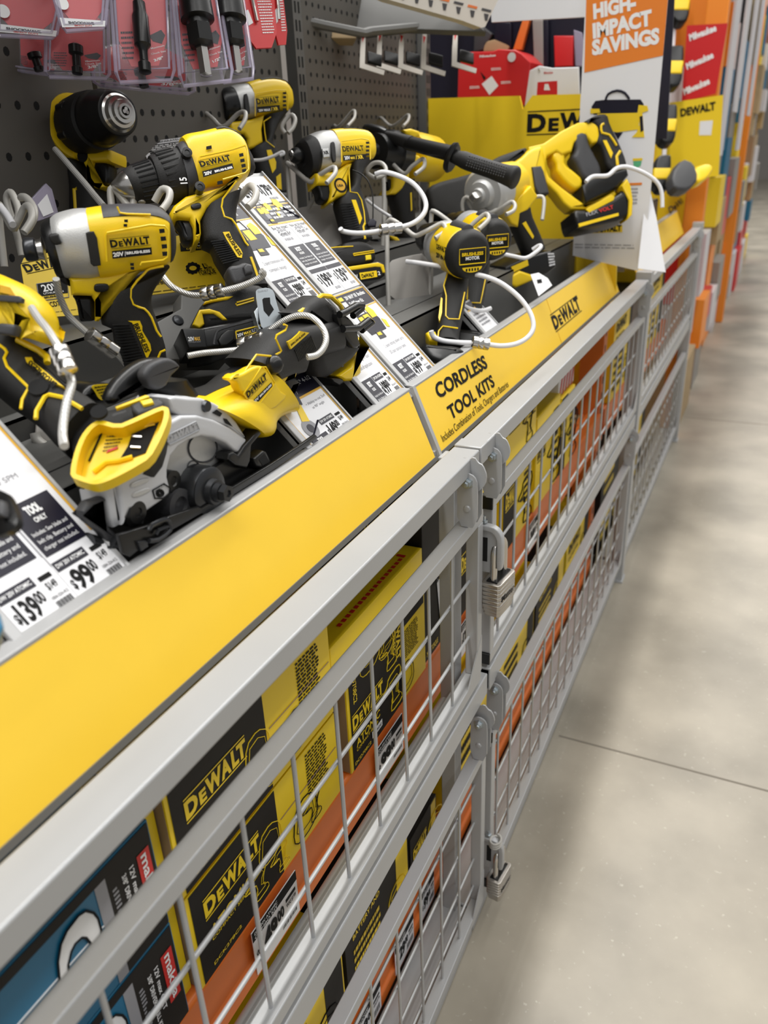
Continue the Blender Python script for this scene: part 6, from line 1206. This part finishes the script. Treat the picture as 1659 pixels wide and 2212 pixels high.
MB().pp(P, g((745, 425), (830, 405), (930, 335), (1020, 290), (1095, 285), (1130, 300), (1140, 370), (1130, 400), (1095, 405), (1060, 360), (1000, 400), (985, 450), (930, 470), (900, 450), (850, 475), (835, 530), (860, 590), (930, 650), (1010, 710), (1060, 745), (1160, 700), (1220, 660), (1235, 690), (1200, 720), (1080, 770), (980, 770), (940, 735), (900, 680), (840, 620), (800, 560), (745, 480)), -.024, .024, 'yel', .006).build('d_handle_shell', r)
MB().pp(P, g((765, 535), (815, 530), (830, 560), (860, 680), (800, 690), (780, 640)), .02, .052, 'dgr', .004).build('hook', r)
MB().pp(P, g((878, 455), (930, 440), (950, 470), (945, 520), (1000, 560), (1045, 600), (1040, 650), (1000, 660), (950, 620), (900, 560), (900, 520), (880, 490)), -.03, .02, 'yel', .008, 0, 1).build('gear_cover', r)
MB().pp(P, g((1000, 350), (1040, 332), (1075, 350), (1080, 400), (1110, 460), (1145, 520), (1155, 580), (1130, 600), (1080, 620), (1040, 590), (1010, 520), (985, 480), (1010, 440), (1000, 390)), -.024, .026, 'dgr', .012, 0, 1).build('front_grip', r)
MB().pp(P, g((1040, 290), (1130, 240), (1185, 240), (1200, 300), (1250, 400), (1290, 500), (1290, 540), (1220, 560), (1180, 540), (1150, 420), (1120, 400), (1140, 330), (1100, 290)), -.028, .028, 'rub', .010, 0, 1).build('rear_handle', r)
b = MB(); b.ptube(P, g((1160, 300), (1145, 310), (1150, 350), (1190, 360), (1230, 420)), .003, 'yel', .029, 6, 2); b.pp(P, g((1155, 390), (1175, 390), (1210, 460), (1200, 490)), .02, .030, 'yel'); b.ptube(P, g((1250, 450), (1230, 480), (1235, 530)), .004, 'yel', .029); b.build('accent_line', r)
MB().pp(P, g((1040, 640), (1080, 600), (1170, 570), (1290, 540), (1300, 580), (1240, 650), (1100, 720), (1060, 740)), -.04, .036, 'blk', .008).build('foot', r)
MB().pp(P, g((990, 770), (1080, 770), (1240, 690), (1280, 640), (1310, 680), (1320, 780), (1300, 820), (1020, 880), (1000, 840)), -.05, .045, 'blk', .012, 0, 1).build('battery', r)
b = MB(); b.pp(P, g((1260, 640), (1290, 600), (1310, 640), (1322, 720), (1318, 800), (1295, 825), (1300, 720)), .0, .050, 'yel', .004); b.pp(P, g((1020, 850), (1240, 790), (1242, 806), (1025, 868)), .03, .0462, 'yel'); b.pp(P, g((1060, 770), (1200, 690), (1220, 700), (1215, 720), (1080, 790)), .03, .0465, 'yel', .001); b.txt(P, 'FLEX', *g((1065, 810), (1130, 790)), 'gink', .0464, 8, .03); b.txt(P, 'VOLT', *g((1135, 790), (1215, 765)), 'red', .0464, 8, .03); b.build('battery_trim', r)
tag(r, 'large yellow saw with D handle and thick battery at the bay end', 'power tool')
# ================================================================ cables with crimp sleeves
def cable(pd, lb, cr=None, r_=.0034, m='cable'):
    r = root('security_cable', tuple(dp(pd[0][:2], pd[0][2]))); MB().dtube(pd, r_, m, 12, 5).build('cable', r)
    if cr:
        (a, da), (b_, db) = cr; A, B = dp(a, da), dp(b_, db); ax = B - A; Lc = ax.length; k = r_ * 2.3
        MB().lathe(A, ax, [(0, k * .8), (.001, k), (Lc * .3, k), (Lc * .33, k * .93), (Lc * .4, k), (Lc * .6, k), (Lc * .64, k * .93), (Lc * .7, k), (Lc - .001, k), (Lc, k * .8)], 'stl', 16).build('crimp_sleeve', r)
    return tag(r, lb, 'cable')
def Z(f, l, d0, d1): p = f(*l); return Dv(p, d0, d1)
cable(Z(R2, [(335, 560), (350, 640), (375, 710), (420, 790), (530, 890), (610, 950), (700, 1010), (760, 1080), (800, 1130)], .76, .86), 'steel cable running down in front of the near impact driver trigger', ((R2((530, 885))[0], .775), (R2((690, 1000))[0], .80)))
cable(Z(C1, [(270, 100), (330, 190), (410, 290), (490, 420), (540, 560), (600, 680), (610, 760), (575, 880), (545, 1050), (535, 1180), (548, 1280)], .66, .57), 'steel cable looped over the grip of the saw at the left', ((C1((500, 450))[0], .606), (C1((585, 650))[0], .60)), .0033)
cable(Z(R2, [(975, 545), (1010, 590), (1060, 625), (1140, 655), (1230, 655), (1340, 630), (1450, 600), (1540, 560), (1575, 530), (1560, 510)], .90, .86), 'steel cable across the yellow sign to the centre drill battery', ((R2((1205, 655))[0], .885), (R2((1335, 625))[0], .88)))
cable(Z(W2, [(-60, 700), (80, 675), (250, 660), (470, 640)], .86, .88), 'steel cable running left from the crimp beside the circular saw handle', None)
cable(Z(W2, [(400, 575), (520, 560), (640, 500), (740, 425), (830, 370), (930, 338), (1030, 345), (1110, 400), (1165, 480), (1180, 560), (1150, 640), (1090, 695), (1010, 710)], .90, .84), 'steel cable looped around the circular saw handle', ((W2((400, 600))[0], .885), (W2((620, 545))[0], .875)))
cable(Z(C4, [(660, 790), (750, 890), (870, 1030), (1000, 1180), (1130, 1340), (1240, 1470)], 1.10, .98), 'taut pale cable running down from the upper left hammer drill', None, .004)
cable(Z(R5, [(450, 975), (470, 995), (560, 1008), (680, 1000), (880, 965), (980, 930), (1045, 870), (1062, 800), (1030, 720), (960, 645), (860, 595), (760, 570), (700, 585)], 1.33, 1.40), 'white cable looped right of the XR impact driver', ((R5((735, 985))[0], 1.335), (R5((885, 968))[0], 1.345)), .0042, 'wht')
cable(Z(R5, [(640, 770), (700, 820), (760, 860), (810, 890)], 1.55, 1.50), 'thin white cable behind the XR impact driver', None, .003, 'wht')
cable(Z(R5, [(535, 555), (600, 585), (650, 640), (680, 740), (682, 900)], 1.36, 1.37), 'thin black lanyard hanging behind the XR impact driver', None, .0012, 'blk')
tag(MB().pp(pl3((785, 480), 1.37, (815, 480), 1.37, (785, 460), 1.37), S7((1225, 650), (1260, 600), (1310, 575), (1360, 620), (1350, 690), (1250, 700)), -.008, 0, 'nav', .002).build('lanyard_clip'), 'small dark clip at the end of the black lanyard', 'clip')
cable(Z(R7, [(225, 870), (240, 905), (300, 930), (400, 940), (520, 945), (640, 960), (740, 945), (810, 900), (836, 840), (815, 760), (750, 670), (650, 590), (560, 550), (490, 532)], 1.30, 1.36), 'white cable looping out over the lettered yellow panel', ((R7((470, 935))[0], 1.262), (R7((572, 952))[0], 1.265)), .0042, 'wht')
cable(Z(R5, [(920, 1212), (1000, 1220), (1100, 1235), (1175, 1245)], 1.40, 1.38), 'white cable end from the large grey plate to the front rear-view drill', None, .0042, 'wht')
cable(Z(R7, [(650, 410), (720, 425), (790, 435), (850, 400), (880, 370), (870, 360), (830, 385)], 1.62, 1.66), 'white cable tied around the impact wrench handle', None, .004, 'wht')
cable(Z(R7, [(410, 715), (460, 740), (530, 750), (580, 735)], 1.42, 1.45), 'white cable between the two rear-view drills', None, .004, 'wht')
cable(Z(R6, [(1060, 620), (1100, 590), (1180, 585), (1230, 545), (1290, 538), (1380, 570), (1450, 620), (1478, 680), (1482, 760)], 1.90, 1.95), 'white cable running from the large yellow saw over the hanging sign', None, .005, 'wht')
cable(Z(R1, [(0, 1120), (40, 1170), (70, 1220)], .90, .88), 'short pale cable end at the far left edge', None, .004, 'wht')
# ================================================================ packs hanging at the top
def pack(tl, tr, br, bl, d, lb, kind, card=None, dt=.03, nm='blister_pack', group=None):
    P = pl3(bl, d, br, d + dt, tl, d - .01); r = root(nm, tuple(P.at(bl)))
    q = [tl, tr, br, bl]; L = lambda a, b, t: (a[0] + (b[0] - a[0]) * t, a[1] + (b[1] - a[1]) * t)
    def at(u, v): return L(L(tl, tr, u), L(bl, br, u), v)
    if kind != 'card':
        MB().pp(P, q, -.0008, 0, 'clear', 0, 0, 1).build('backing', r)
        b = MB(); o = [P.at(p, .001) for p in (at(.02, 0), at(.02, .92), at(.08, .99), at(.92, .99), at(.98, .92), at(.98, 0))]; b.tube(o, .0026, 'edge', 8); o = [P.at(p, .004) for p in (at(.08, 0), at(.08, .90), at(.90, .90), at(.92, 0))]; b.tube(o, .0018, 'edge', 8); b.build('blister_rim', r)
    c = (.10, .90, .0, .88) if kind != 'card' else (0, 1, 0, 1)
    MB().pp(P, [at(c[0], c[2]), at(c[1], c[2]), at(c[1], c[3]), at(c[0], c[3])], -.003, -.0015 if kind != 'card' else 0, 'rcard', 0, 0, 1).build('card', r)
    b = MB(); h = -.001 if kind != 'card' else .0006
    if kind in ('bit', 'hex', 'small'):
        b.lines(P, at(.14, .62), at(.34, .62), at(.14, .84), at(.36, .84), 6, 'ink', h, .4); b.txt(P, 'Maximum', at(.62, .76), at(.84, .74), 'wink', h, 4, .01); b.txt(P, 'Chuck Size', at(.62, .80), at(.86, .78), 'wink', h, 4, .01); b.txt(P, '3/8"' if kind != 'hex' else '1/2"', at(.66, .85), at(.82, .83), 'wink', h, 6, .03)
        b.decal(P, [at(.60, .66), at(.80, .62), at(.86, .66), at(.80, .72), at(.66, .70)], h + .0002, 'dgr')
    if kind == 'strip':
        b.decal(P, [at(.02, .80), at(.98, .86), at(.98, .96), at(.02, .93)], .004, 'wht'); b.txt(P, 'SHOCKWAVE', at(.18, .885), at(.74, .915), 'dgr', .0044, 5, .04); b.txt(P, 'IMPACT DUTY', at(.30, .925), at(.70, .945), 'red', .0044, 3, .02); b.lathe(P.at(at(.14, .6), .002), P.n, [(0, .008), (.0006, .008)], 'wink', 18)
    if kind == 'card':
        b.lines(P, at(.55, .2), at(.95, .2), at(.55, .8), at(.95, .8), 14, 'wink', h, .4); b.ptube(P, [at(.42, -.1), at(.44, .6)], .0028, 'stl', .003, 8); b.decal(P, [at(.12, .45), at(.26, .42), at(.32, .62), at(.16, .66)], .0008, 'wht')
    b.build('print', r)
    A = P.at(at(.45, .20), .012); B = P.at(at(.50, .93), .012); ax = B - A; L_ = ax.length
    if kind == 'bit': MB().lathe(A, ax, [(0, .0035), (L_ * .28, .0035), (L_ * .30, .0078), (L_ * .40, .0085), (L_ * .44, .0105), (L_ * .72, .0105), (L_ * .76, .006), (L_ * .80, .0055), (L_ * .88, .0055), (L_ * .90, .008), (L_ * .99, .008), (L_, .005)], 'blk', 18).build('bit_holder', r)
    if kind == 'small': MB().lathe(A, ax, [(L_ * .4, .004), (L_ * .45, .0095), (L_ * .6, .0095), (L_ * .64, .0055), (L_ * .86, .0055), (L_ * .88, .0072), (L_, .0066)], 'blk', 16).build('bit_holder', r)
    if kind == 'hex':
        MB().lathe(A, ax, [(0, .009), (L_ * .24, .009), (L_ * .26, .021), (L_ * .46, .022), (L_ * .48, .015), (L_ * .53, .015)], 'blk', 24).lathe(A, ax, [(L_ * .51, .010), (L_ * .53, .0175), (L_ * .70, .0175), (L_ * .73, .010), (L_ * .74, .010)], 'blk', 6).build('arbor', r)
        MB().lathe(A, ax, [(L_ * .73, .0085), (L_ * 1.0, .0085), (L_ * 1.01, .004)], 'stl', 6).build('shank', r)
    c = P.at(at(.5, .04), .004); MB().tube([c + V((.03, 0, .0)), V((-1.0, c.y, c.z))], .003, 'wire', 8).build('peg_hook', r)
    return tag(r, lb, 'package', group)
pack((20, 60), (105, 70), (160, 170), (15, 150), 1.10, 'red pack low at the far left of the hanging packs', 'small')
pack((98, 20), (235, 20), (240, 172), (95, 168), 1.06, 'red pack with a short black socket bit, left of the long bit pack', 'small')
pack((-20, -60), (150, -40), (122, 84), (-10, 78), 1.00, 'red pack with a white impact duty strip at the top left corner', 'strip')
pack((90, -90), (240, -60), (228, 62), (136, 70), .97, 'overlapping pack with a tilted white strip near the top left', 'strip')
pack((228, -120), (366, -120), (380, 176), (250, 182), 1.02, 'large red pack with a long black bit holder', 'bit')
pack((362, -120), (455, -120), (508, 176), (388, 190), 1.04, 'red pack with a black hex arbor, right of the long bit pack', 'hex')
pack((452, -110), (510, -110), (552, 172), (478, 182), 1.08, 'narrow red pack with a black hex arbor, rightmost of the clear packs', 'hex')
pack((190, 90), (420, 110), (425, 205), (200, 185), 1.14, 'clear pack edges hanging behind the lower ends of the red packs', 'small')
pack((498, -40), (590, -40), (600, 102), (540, 105), 1.16, 'flat orange-red card with a thin steel bit', 'card', nm='carded_bit')
pack((588, -40), (608, -40), (624, 96), (596, 98), 1.20, 'flat orange-red card partly behind the other bit card', 'card', nm='carded_bit')
# small clear packs fallen behind the near driver
P = pl3((95, 500), 1.05, (125, 500), 1.07, (85, 410), 1.05)
tag(MB().pp(P, W3((410, 350), (640, 100), (720, 180), (810, 520), (600, 600), (520, 620)), -.006, 0, 'edge', .001).pp(P, W3((520, 400), (650, 250), (740, 500), (600, 560)), .0, .001, 'wht').build('blister_pack'), 'upright clear pack with a white insert behind the silver nose of the near driver', 'package')
P = pl3((200, 830), .95, (250, 830), .98, (200, 720), .97)
tag(MB().pp(P, C1((740, 230), (900, 210), (1010, 640), (1120, 660), (1100, 730), (930, 730)), -.004, 0, 'wht', .0005).lines(P, *C1((820, 240), (930, 235), (850, 330), (960, 320)), 5, 'ink', .0006).decal(P, C1((945, 480), (1040, 470), (1060, 620), (990, 620)), .0006, 'nav').build('instruction_pack'), 'white printed sheet in a clear pack behind the near driver handle', 'package')
# ================================================================ the divider, hanging sign and things above
Y2 = PY(2.36)
r = root('divider_panel', tuple(Y2.at((1080, 640)))); MB().pp(Y2, [(912, 213), (1122, 207), (1129, 236), (1150, 206), (1252, 203), (1340, 200), (1330, 640), (905, 640)], -.01, 0, 'ysn').build('panel', r)
b = MB(); b.logo(Y2, (1138, 284), (1352, 276), 'ink', .0008, 36, True, .05); b.build('logo', r); tag(r, 'yellow divider panel with a large black logo at the end of the second bay', 'panel')
Y3 = PY(2.30); r = root('hanging_sign', tuple(Y3.at((1330, 590))))
MB().pp(Y3, [(1268, -60), (1448, -60), (1400, 470), (1378, 585), (1237, 552)], -.004, 0, 'wht').build('sheet', r)
MB().decal(Y3, [(1268, -60), (1448, -60), (1432, 120), (1262, 157)], .0008, 'oink').build('orange_header', r)
b = MB(); b.txt(Y3, 'HIGH-', (1282, 40), (1374, 18), 'wink', .0014, 30, .055); b.txt(Y3, 'IMPACT', (1281, 82), (1408, 52), 'wink', .0014, 30, .055); b.txt(Y3, 'SAVINGS', (1279, 118), (1424, 92), 'wink', .0014, 30, .055); b.build('headline', r)
b = MB(); b.decal(Y3, C6((600, 380), (640, 320), (740, 308), (1100, 305), (1130, 350), (1140, 400), (1040, 450), (620, 460)), .001, 'nav', .0004); b.decal(Y3, C6((660, 450), (1090, 440), (1080, 610), (860, 640), (700, 600)), .0012, 'ysn'); b.ptube(Y3, C6((745, 312), (770, 250), (860, 215), (940, 240), (985, 300)), .003, 'nav', .001, 6, 2); b.build('bag_picture', r); b = MB()
b.decal(Y3, C6((1080, 360), (1170, 370), (1180, 420), (1120, 440), (1130, 600), (1140, 690), (1010, 690), (1060, 640), (1090, 560), (1070, 430)), .0016, 'ysn'); b.decal(Y3, C6((1090, 480), (1120, 470), (1130, 620), (1100, 640)), .002, 'nav'); b.decal(Y3, C6((590, 400), (680, 400), (690, 440), (590, 450)), .0016, 'ysn'); b.decal(Y3, C6((830, 640), (920, 640), (870, 710)), .0014, 'nav')
b.build('tool_picture', r); b = MB(); b.decal(Y3, C6((1020, 905), (1120, 900), (1118, 925), (1022, 930)), .001, 'ysn'); b.decal(Y3, C6((1025, 935), (1112, 930), (1100, 980), (1060, 1000), (1030, 980)), .001, 'grn'); b.decal(Y3, C6((980, 1155), (1115, 1150), (1113, 1175), (980, 1180)), .001, 'oink'); b.lines(Y3, *C6((1000, 1200), (1075, 1200), (1000, 1380), (1070, 1380)), 5, 'gink', .001, .5); b.build('badge_print', r); b = MB()
b.decal(Y3, C6((580, 1640), (915, 1580), (915, 1655), (590, 1665)), .001, 'ysn'); b.txt(Y3, 'DEWALT', *C6((640, 1655), (905, 1640)), 'ink', .0014, 12, .05); b.lines(Y3, *C6((430, 1770), (1040, 1780), (430, 1830), (1040, 1840)), 2, 'gink', .001, .3); b.build('footer_print', r)
tag(r, 'tall white hanging sign headed HIGH-IMPACT SAVINGS', 'sign')
P = pl3((1300, 560), 2.06, (1436, 585), 2.10, (1380, 440), 2.08)
tag(MB().pp(P, [(1393, 440), (1404, 410), (1418, 470), (1438, 588), (1378, 580)], -.002, 0, 'wht').build('paper_flap'), 'curled white paper flap at the lower right of the hanging sign', 'paper')
# board above the bay and hung stock behind it
Y4 = PY(2.34)
tag(MB().pp(Y4, [(1055, -60), (1285, -60), (1272, 36), (1062, 48)], -.01, 0, 'wht').build('white_board'), 'blank white board at the top centre, left of the hanging sign', 'board')
Y5 = PY(2.48)
def hang(nm, px, m, lb, cat, extra=None, Y=Y5, t=.03):
    r = root(nm, tuple(Y.at(px[-1]))); MB().pp(Y, px, -t, 0, m, .003).build('body', r)
    if extra: b = MB(); extra(b, Y); b.build('print', r)
    c = Y.at(px[1]); MB().tube([c + V((0, -.005, -.01)), V((c.x, 2.65, c.z - .01))], .003, 'wire', 6).build('hook', r)
    return tag(r, lb, cat)
def e1(b, Y):
    b.decal(Y, W4((315, 940), (425, 850), (500, 960), (400, 1065)), .001, 'wht'); b.decal(Y, W4((295, 800), (360, 870), (340, 900)), .0012, 'ink'); b.txt(Y, 'Milwaukee', *W4((290, 645), (470, 630)), 'wink', .001, 5, .03); b.lathe(Y.at(W4((650, 640))[0], .001), Y.n, [(0, .012), (.001, .012)], 'wht', 16)
    for x, y in ((180, 985), (530, 930), (420, 780)): b.lines(Y, *W4((x, y - 20), (x + 110, y - 25), (x, y + 15), (x + 110, y + 5)), 2, 'wink', .001)
hang('tool_case', W4((50, 780), (100, 620), (190, 580), (440, 575), (500, 550), (690, 560), (760, 600), (860, 700), (840, 900), (800, 1180), (40, 1150)), 'rcard', 'bright red tool case standing on the yellow divider', 'case', e1, Y5, .16)
hang('carded_tool', W4((850, 790), (960, 735), (1100, 760), (1400, 750), (1410, 1070), (870, 1110), (810, 1230), (790, 1200)), 'wht', 'white carded tool with a red centre beside the red case', 'package', lambda b, Y: (b.decal(Y, W4((940, 920), (1160, 905), (1160, 1060), (930, 1070)), .001, 'rcard'), b.txt(Y, 'Milwaukee', *W4((1010, 830), (1110, 822)), 'red', .001, 5, .02), b.decal(Y, W4((1020, 940), (1060, 940), (1080, 1010), (1010, 1010)), .0016, 'wht')), PY(2.44), .01)
hk = [(((230, 340), (330, 300), (430, 380), (330, 560), (220, 580)), 'dgr', 'grey curved tool hanging behind the red case'), (((340, 470), (460, 440), (640, 500), (600, 570), (330, 580)), 'wood', 'tan leather item on top of the red case'),
      (((770, 225), (850, 220), (760, 560), (660, 560)), 'org', 'slanted orange strap hanging under the white board'), (((880, 230), (1000, 220), (1010, 740), (900, 760)), 'hold', 'tall grey package hanging in the middle under the white board'),
      (((1000, 225), (1060, 220), (1060, 740), (1000, 750)), 'nav', 'tall black package hanging right of the grey one'), (((1120, 400), (1340, 400), (1330, 740), (1130, 750)), 'rcard', 'pinkish red carded tool under the white board'),
      (((1340, 330), (1430, 360), (1460, 480), (1440, 740), (1360, 740)), 'edge', 'clear bag hanging beside the orange header'), (((480, 240), (640, 250), (640, 540), (450, 440)), 'nav', 'dark tool hanging above the tan item')]
for px, m, lb in hk: tag(MB().pp(PY(2.62), W4(*px), -.025, 0, m, .003).build('hanging_item'), lb, 'package')
tag(MB().pp(PY(2.646), [(860, -60), (1460, -60), (1440, 300), (860, 300)], -.01, 0, 'nav').build('dark_backer'), 'dark backing panel behind the red case and hanging packs', 'panel')
# overhead label strip with its shelf and hanging L-shaped cards
r = root('overhead_shelf', tuple(dp((780, 60), 1.75)))
Pu = pl3((842, 0), 1.62, (1048, 60), 1.88, (1075, 0), 1.90)
MB().pp(Pu, [(700, -60), (1100, -60), (1076, 0), (1048, 58), (1040, 60), (1000, 45), (842, 0)], -.02, 0, 'lcrd').build('label_strip', r)
b = MB()
for i in range(7):
    x, y = 862 + i * 30, -4 + i * 7.5; b.decal(Pu, [(x, y - 24), (x + 20, y - 19), (x + 18, y - 14), (x - 2, y - 19)], .001, 'org' if i % 2 else 'dgr'); b.decal(Pu, [(x + 4, y - 12), (x + 14, y - 10), (x + 11, y + 4), (x + 6, y + 3)], .001, 'dgr')
b.build('label_print', r)
MB().pp(pl3((640, 40), 1.9, (900, 70), 1.9, (640, 0), 1.9), [(560, -60), (860, -60), (1040, 62), (1050, 68), (880, 62), (780, 74), (650, 40), (610, 20)], -.02, 0, 'deck', .001).build('shelf_pan', r)
b = MB(); b.dtube([(612, 35, 1.7), (700, 55, 1.75), (785, 72, 1.82), (800, 68, 1.84), (960, 52, 1.95), (1040, 66, 2.0)], .010, 'deck', 8, 1); b.build('cross_bar', r)
tag(r, 'overhead shelf edge with a pale label strip at the top centre', 'shelf')
for i, (x, y) in enumerate(((781, 70), (817, 68), (864, 70), (913, 72), (980, 66))):
    d = 1.82 + i * .05; P = pl3((x, y + 80), d, (x + 40, y + 90), d + .01, (x, y), d)
    tag(MB().pp(P, [(x, y), (x + 9, y), (x + 7, y + 68), (x + 50, y + 82), (x + 48, y + 92), (x - 4, y + 76), (x - 3, y + 40)], -.003, 0, 'lcrd').pp(P, [(x + 14, y + 40), (x + 44, y + 48), (x + 44, y + 70), (x + 14, y + 62)], -.012, -.001, 'blk', .002).decal(P, [(x + 1, y + 5), (x + 7, y + 8), (x + 2, y + 22)], .0008, 'rcard').build('blade_card'),
        'pale L-shaped blade card under the overhead shelf, %s from the left' % ('first', 'second', 'third', 'fourth', 'fifth')[i], 'package')
tag(MB().pp(pl3((560, 90), 1.75, (700, 90), 1.8, (560, 0), 1.75), [(612, 20), (625, 18), (770, 70), (770, 84), (700, 82), (618, 60)], -.03, 0, 'wood', .002).build('cardboard_strip'), 'tan cardboard strip under the overhead shelf', 'card')
# ================================================================ far stock along the aisle
for i, (x, y, d, s) in enumerate(((1472, 8, 3.3, 1.0), (1456, 145, 3.2, 1.05), (1443, 270, 3.1, 1.0), (1432, 375, 3.0, .9))):
    P = pl3((x - 20, y), d, (x + 20, y), d, (x, y - 40), d); r = root('hanging_pouch', tuple(P.at((x, y + 40)))); k = s
    MB().pp(P, [(x - 19 * k, y - 15 * k), (x - 12 * k, y - 45 * k), (x + 18 * k, y - 48 * k), (x + 22 * k, y - 40 * k), (x + 19 * k, y + 18 * k), (x + 12 * k, y + 38 * k), (x - 8 * k, y + 40 * k), (x - 22 * k, y + 22 * k)], -.06, 0, 'blk', .01, 0, 1).build('body', r)
    MB().pp(P, [(x - 21 * k, y - 15 * k), (x + 21 * k, y - 15 * k), (x + 17 * k, y + 13 * k), (x - 24 * k, y + 13 * k)], -.065, .004, 'yel', .008).build('yellow_band', r)
    tag(r, 'blurred black and yellow banded item, %s in the column right of the sign' % ('topmost', 'second', 'third', 'lowest')[i], 'tool')
P = pl3((1450, 400), 2.9, (1540, 400), 3.0, (1450, 340), 2.95)
for px, m, lb in ((((1452, 375), (1475, 340), (1500, 350), (1512, 385), (1490, 410), (1460, 408)), 'dgr', 'blurred dark round tool beside the lowest banded item'), (((1500, 360), (1530, 350), (1545, 362), (1530, 385), (1508, 395)), 'yel', 'blurred yellow tool end by the far yellow sign')):
    tag(MB().pp(P, px, -.05, 0, m, .012, 0, 1).build('far_tool'), lb, 'tool')
Y6 = PY(3.95)
r = root('brand_sign', tuple(Y6.at((1520, 215)))); MB().pp(Y6, [(1484, 55), (1572, 50), (1546, 202), (1472, 222)], -.01, 0, 'rcard').build('panel', r); b = MB()
for k, (a, c) in enumerate((((1490, 88), (1548, 66)), ((1484, 150), (1542, 124)), ((1478, 205), (1534, 180)))): MB().txt(Y6, 'Milwaukee', a, c, 'wink', .001, 14, .05).build('script_word', r)
tag(r, 'blurred red sign with three white script words, right of the hanging sign', 'sign')
r = root('brand_sign', tuple(PY(3.9).at((1500, 380)))); Y7 = PY(3.9); MB().pp(Y7, [(1425, 225), (1562, 205), (1552, 380), (1415, 400)], -.01, 0, 'ysn').build('panel', r)
b = MB(); b.txt(Y7, 'DEWALT', (1470, 252), (1546, 236), 'ink', .001, 16, .05); b.decal(Y7, [(1512, 262), (1540, 260), (1536, 292), (1510, 292)], .001, 'wht'); b.build('logo', r); tag(r, 'blurred yellow sign with a pale sticker below the red sign', 'sign')
def far_up(y, zt, lb): tag(MB().box(-.42, -.335, y, y + .09, -1.399, zt, 'ofar').build('rack_upright', bev=.004), lb, 'upright')
far_up(4.05, .95, 'blurred orange upright right of the red and yellow signs'); far_up(7.0, 1.6, 'faint orange upright farther down the aisle')
rr = random.Random(5); cols = ['fwh', 'rcard', 'ofar', 'fwh', 'teal', 'hold', 'ysn', 'fwh', 'wood', 'kraft']; n = 0; first = {}
y = 4.25
while y < 15:
    z = -1.399
    wdt = .28 + rr.random() * .25
    while z < 1.1:
        hgt = .18 + rr.random() * .22; m = cols[rr.randrange(len(cols))]; x1 = -.34 - rr.random() * .10
        if n < 150:
            o = MB().box(x1 - .4, x1, y, y + wdt * .96, z, z + hgt - .004, m).build('stock_carton'); tag(o, 'blurred carton stacked in the distant part of the aisle shelf', 'box', 'distant stacked cartons'); n += 1
        z += hgt
    y += wdt
for k in range(4):  # pale slabs stand in for the white glare down the aisle
    tag(MB().box(-.335, -.325, 4.3 + k * .7, 4.6 + k * .7, -.1 + (k % 2) * .2, .85, 'fwh').build('glare_panel'), 'pale vertical banner at the far right, number %s outward' % ('one', 'two', 'three', 'four')[k], 'glare')

P = pl3((1430, 400), 3.30, (1450, 400), 3.30, (1465, -20), 3.36)
tag(MB().pp(P, [(1462, -60), (1470, -60), (1434, 400), (1426, 400)], -.01, 0, 'fwh').build('clip_strip'), 'thin pale strip behind the column of banded items', 'strip')
# ---------------------------------------------------------------- parts of parts
SUB = {'brand_label': 'motor_housing', 'vent': 'motor_housing', 'top_overmold': 'motor_housing', 'rear_vent': 'rear_cap', 'motor_badge': 'rear_cap', 'battery_label': 'battery', 'battery_trim': 'battery', 'battery_print': 'battery',
       'accent_line': 'handle', 'grip_badge': 'handle', 'grip_ribs': 'handle', 'bit_socket': 'bit_sleeve', 'foot_trim': 'foot', 'foot_logo': 'battery_foot', 'clip_slot': 'battery_foot', 'release_clip': 'battery_foot', 'guard_slot': 'blade_guard',
       'brake_symbol': 'blade_guard', 'cast_rings': 'inner_wall', 'blade_bolt': 'blade_flange', 'engraving': 'laminated_body', 'lettering': 'sign_face', 'seam': 'sign_face', 'clutch_ridge': 'clutch_collar', 'chuck_ridge': 'chuck_sleeve',
       'chuck_jaw': 'chuck_nose', 'grip_texture': 'side_grip', 'contact_blade': 'battery_mount_rim', 'mount_label': 'battery_mount_rim', 'contact_bay': 'battery_mount_rim', 'release_latch': 'battery', 'slot': 'plate', 'foot_tab': 'foot', 'crimp_sleeve': 'cable', 'headline': 'orange_header'}
for o in list(bpy.data.objects):
    b_ = o.name.split('.')[0]; p = o.parent
    if not p or p.type != 'EMPTY': continue
    sib = {c.name.split('.')[0]: c for c in p.children}
    t = SUB.get(b_)
    if b_ == 'print': t = next((k for k in ('carton', 'card', 'sticker', 'body', 'sheet') if k in sib), None)
    if b_ == 'logo': t = next((k for k in ('sign_face', 'panel') if k in sib), None)
    if b_ == 'embossed_logo': t = next((k for k in ('blade_guard', 'foot') if k in sib), None)
    if t and t in sib: o.parent = sib[t]

for _o in bpy.data.objects:
    if '_o' in _o: del _o['_o']
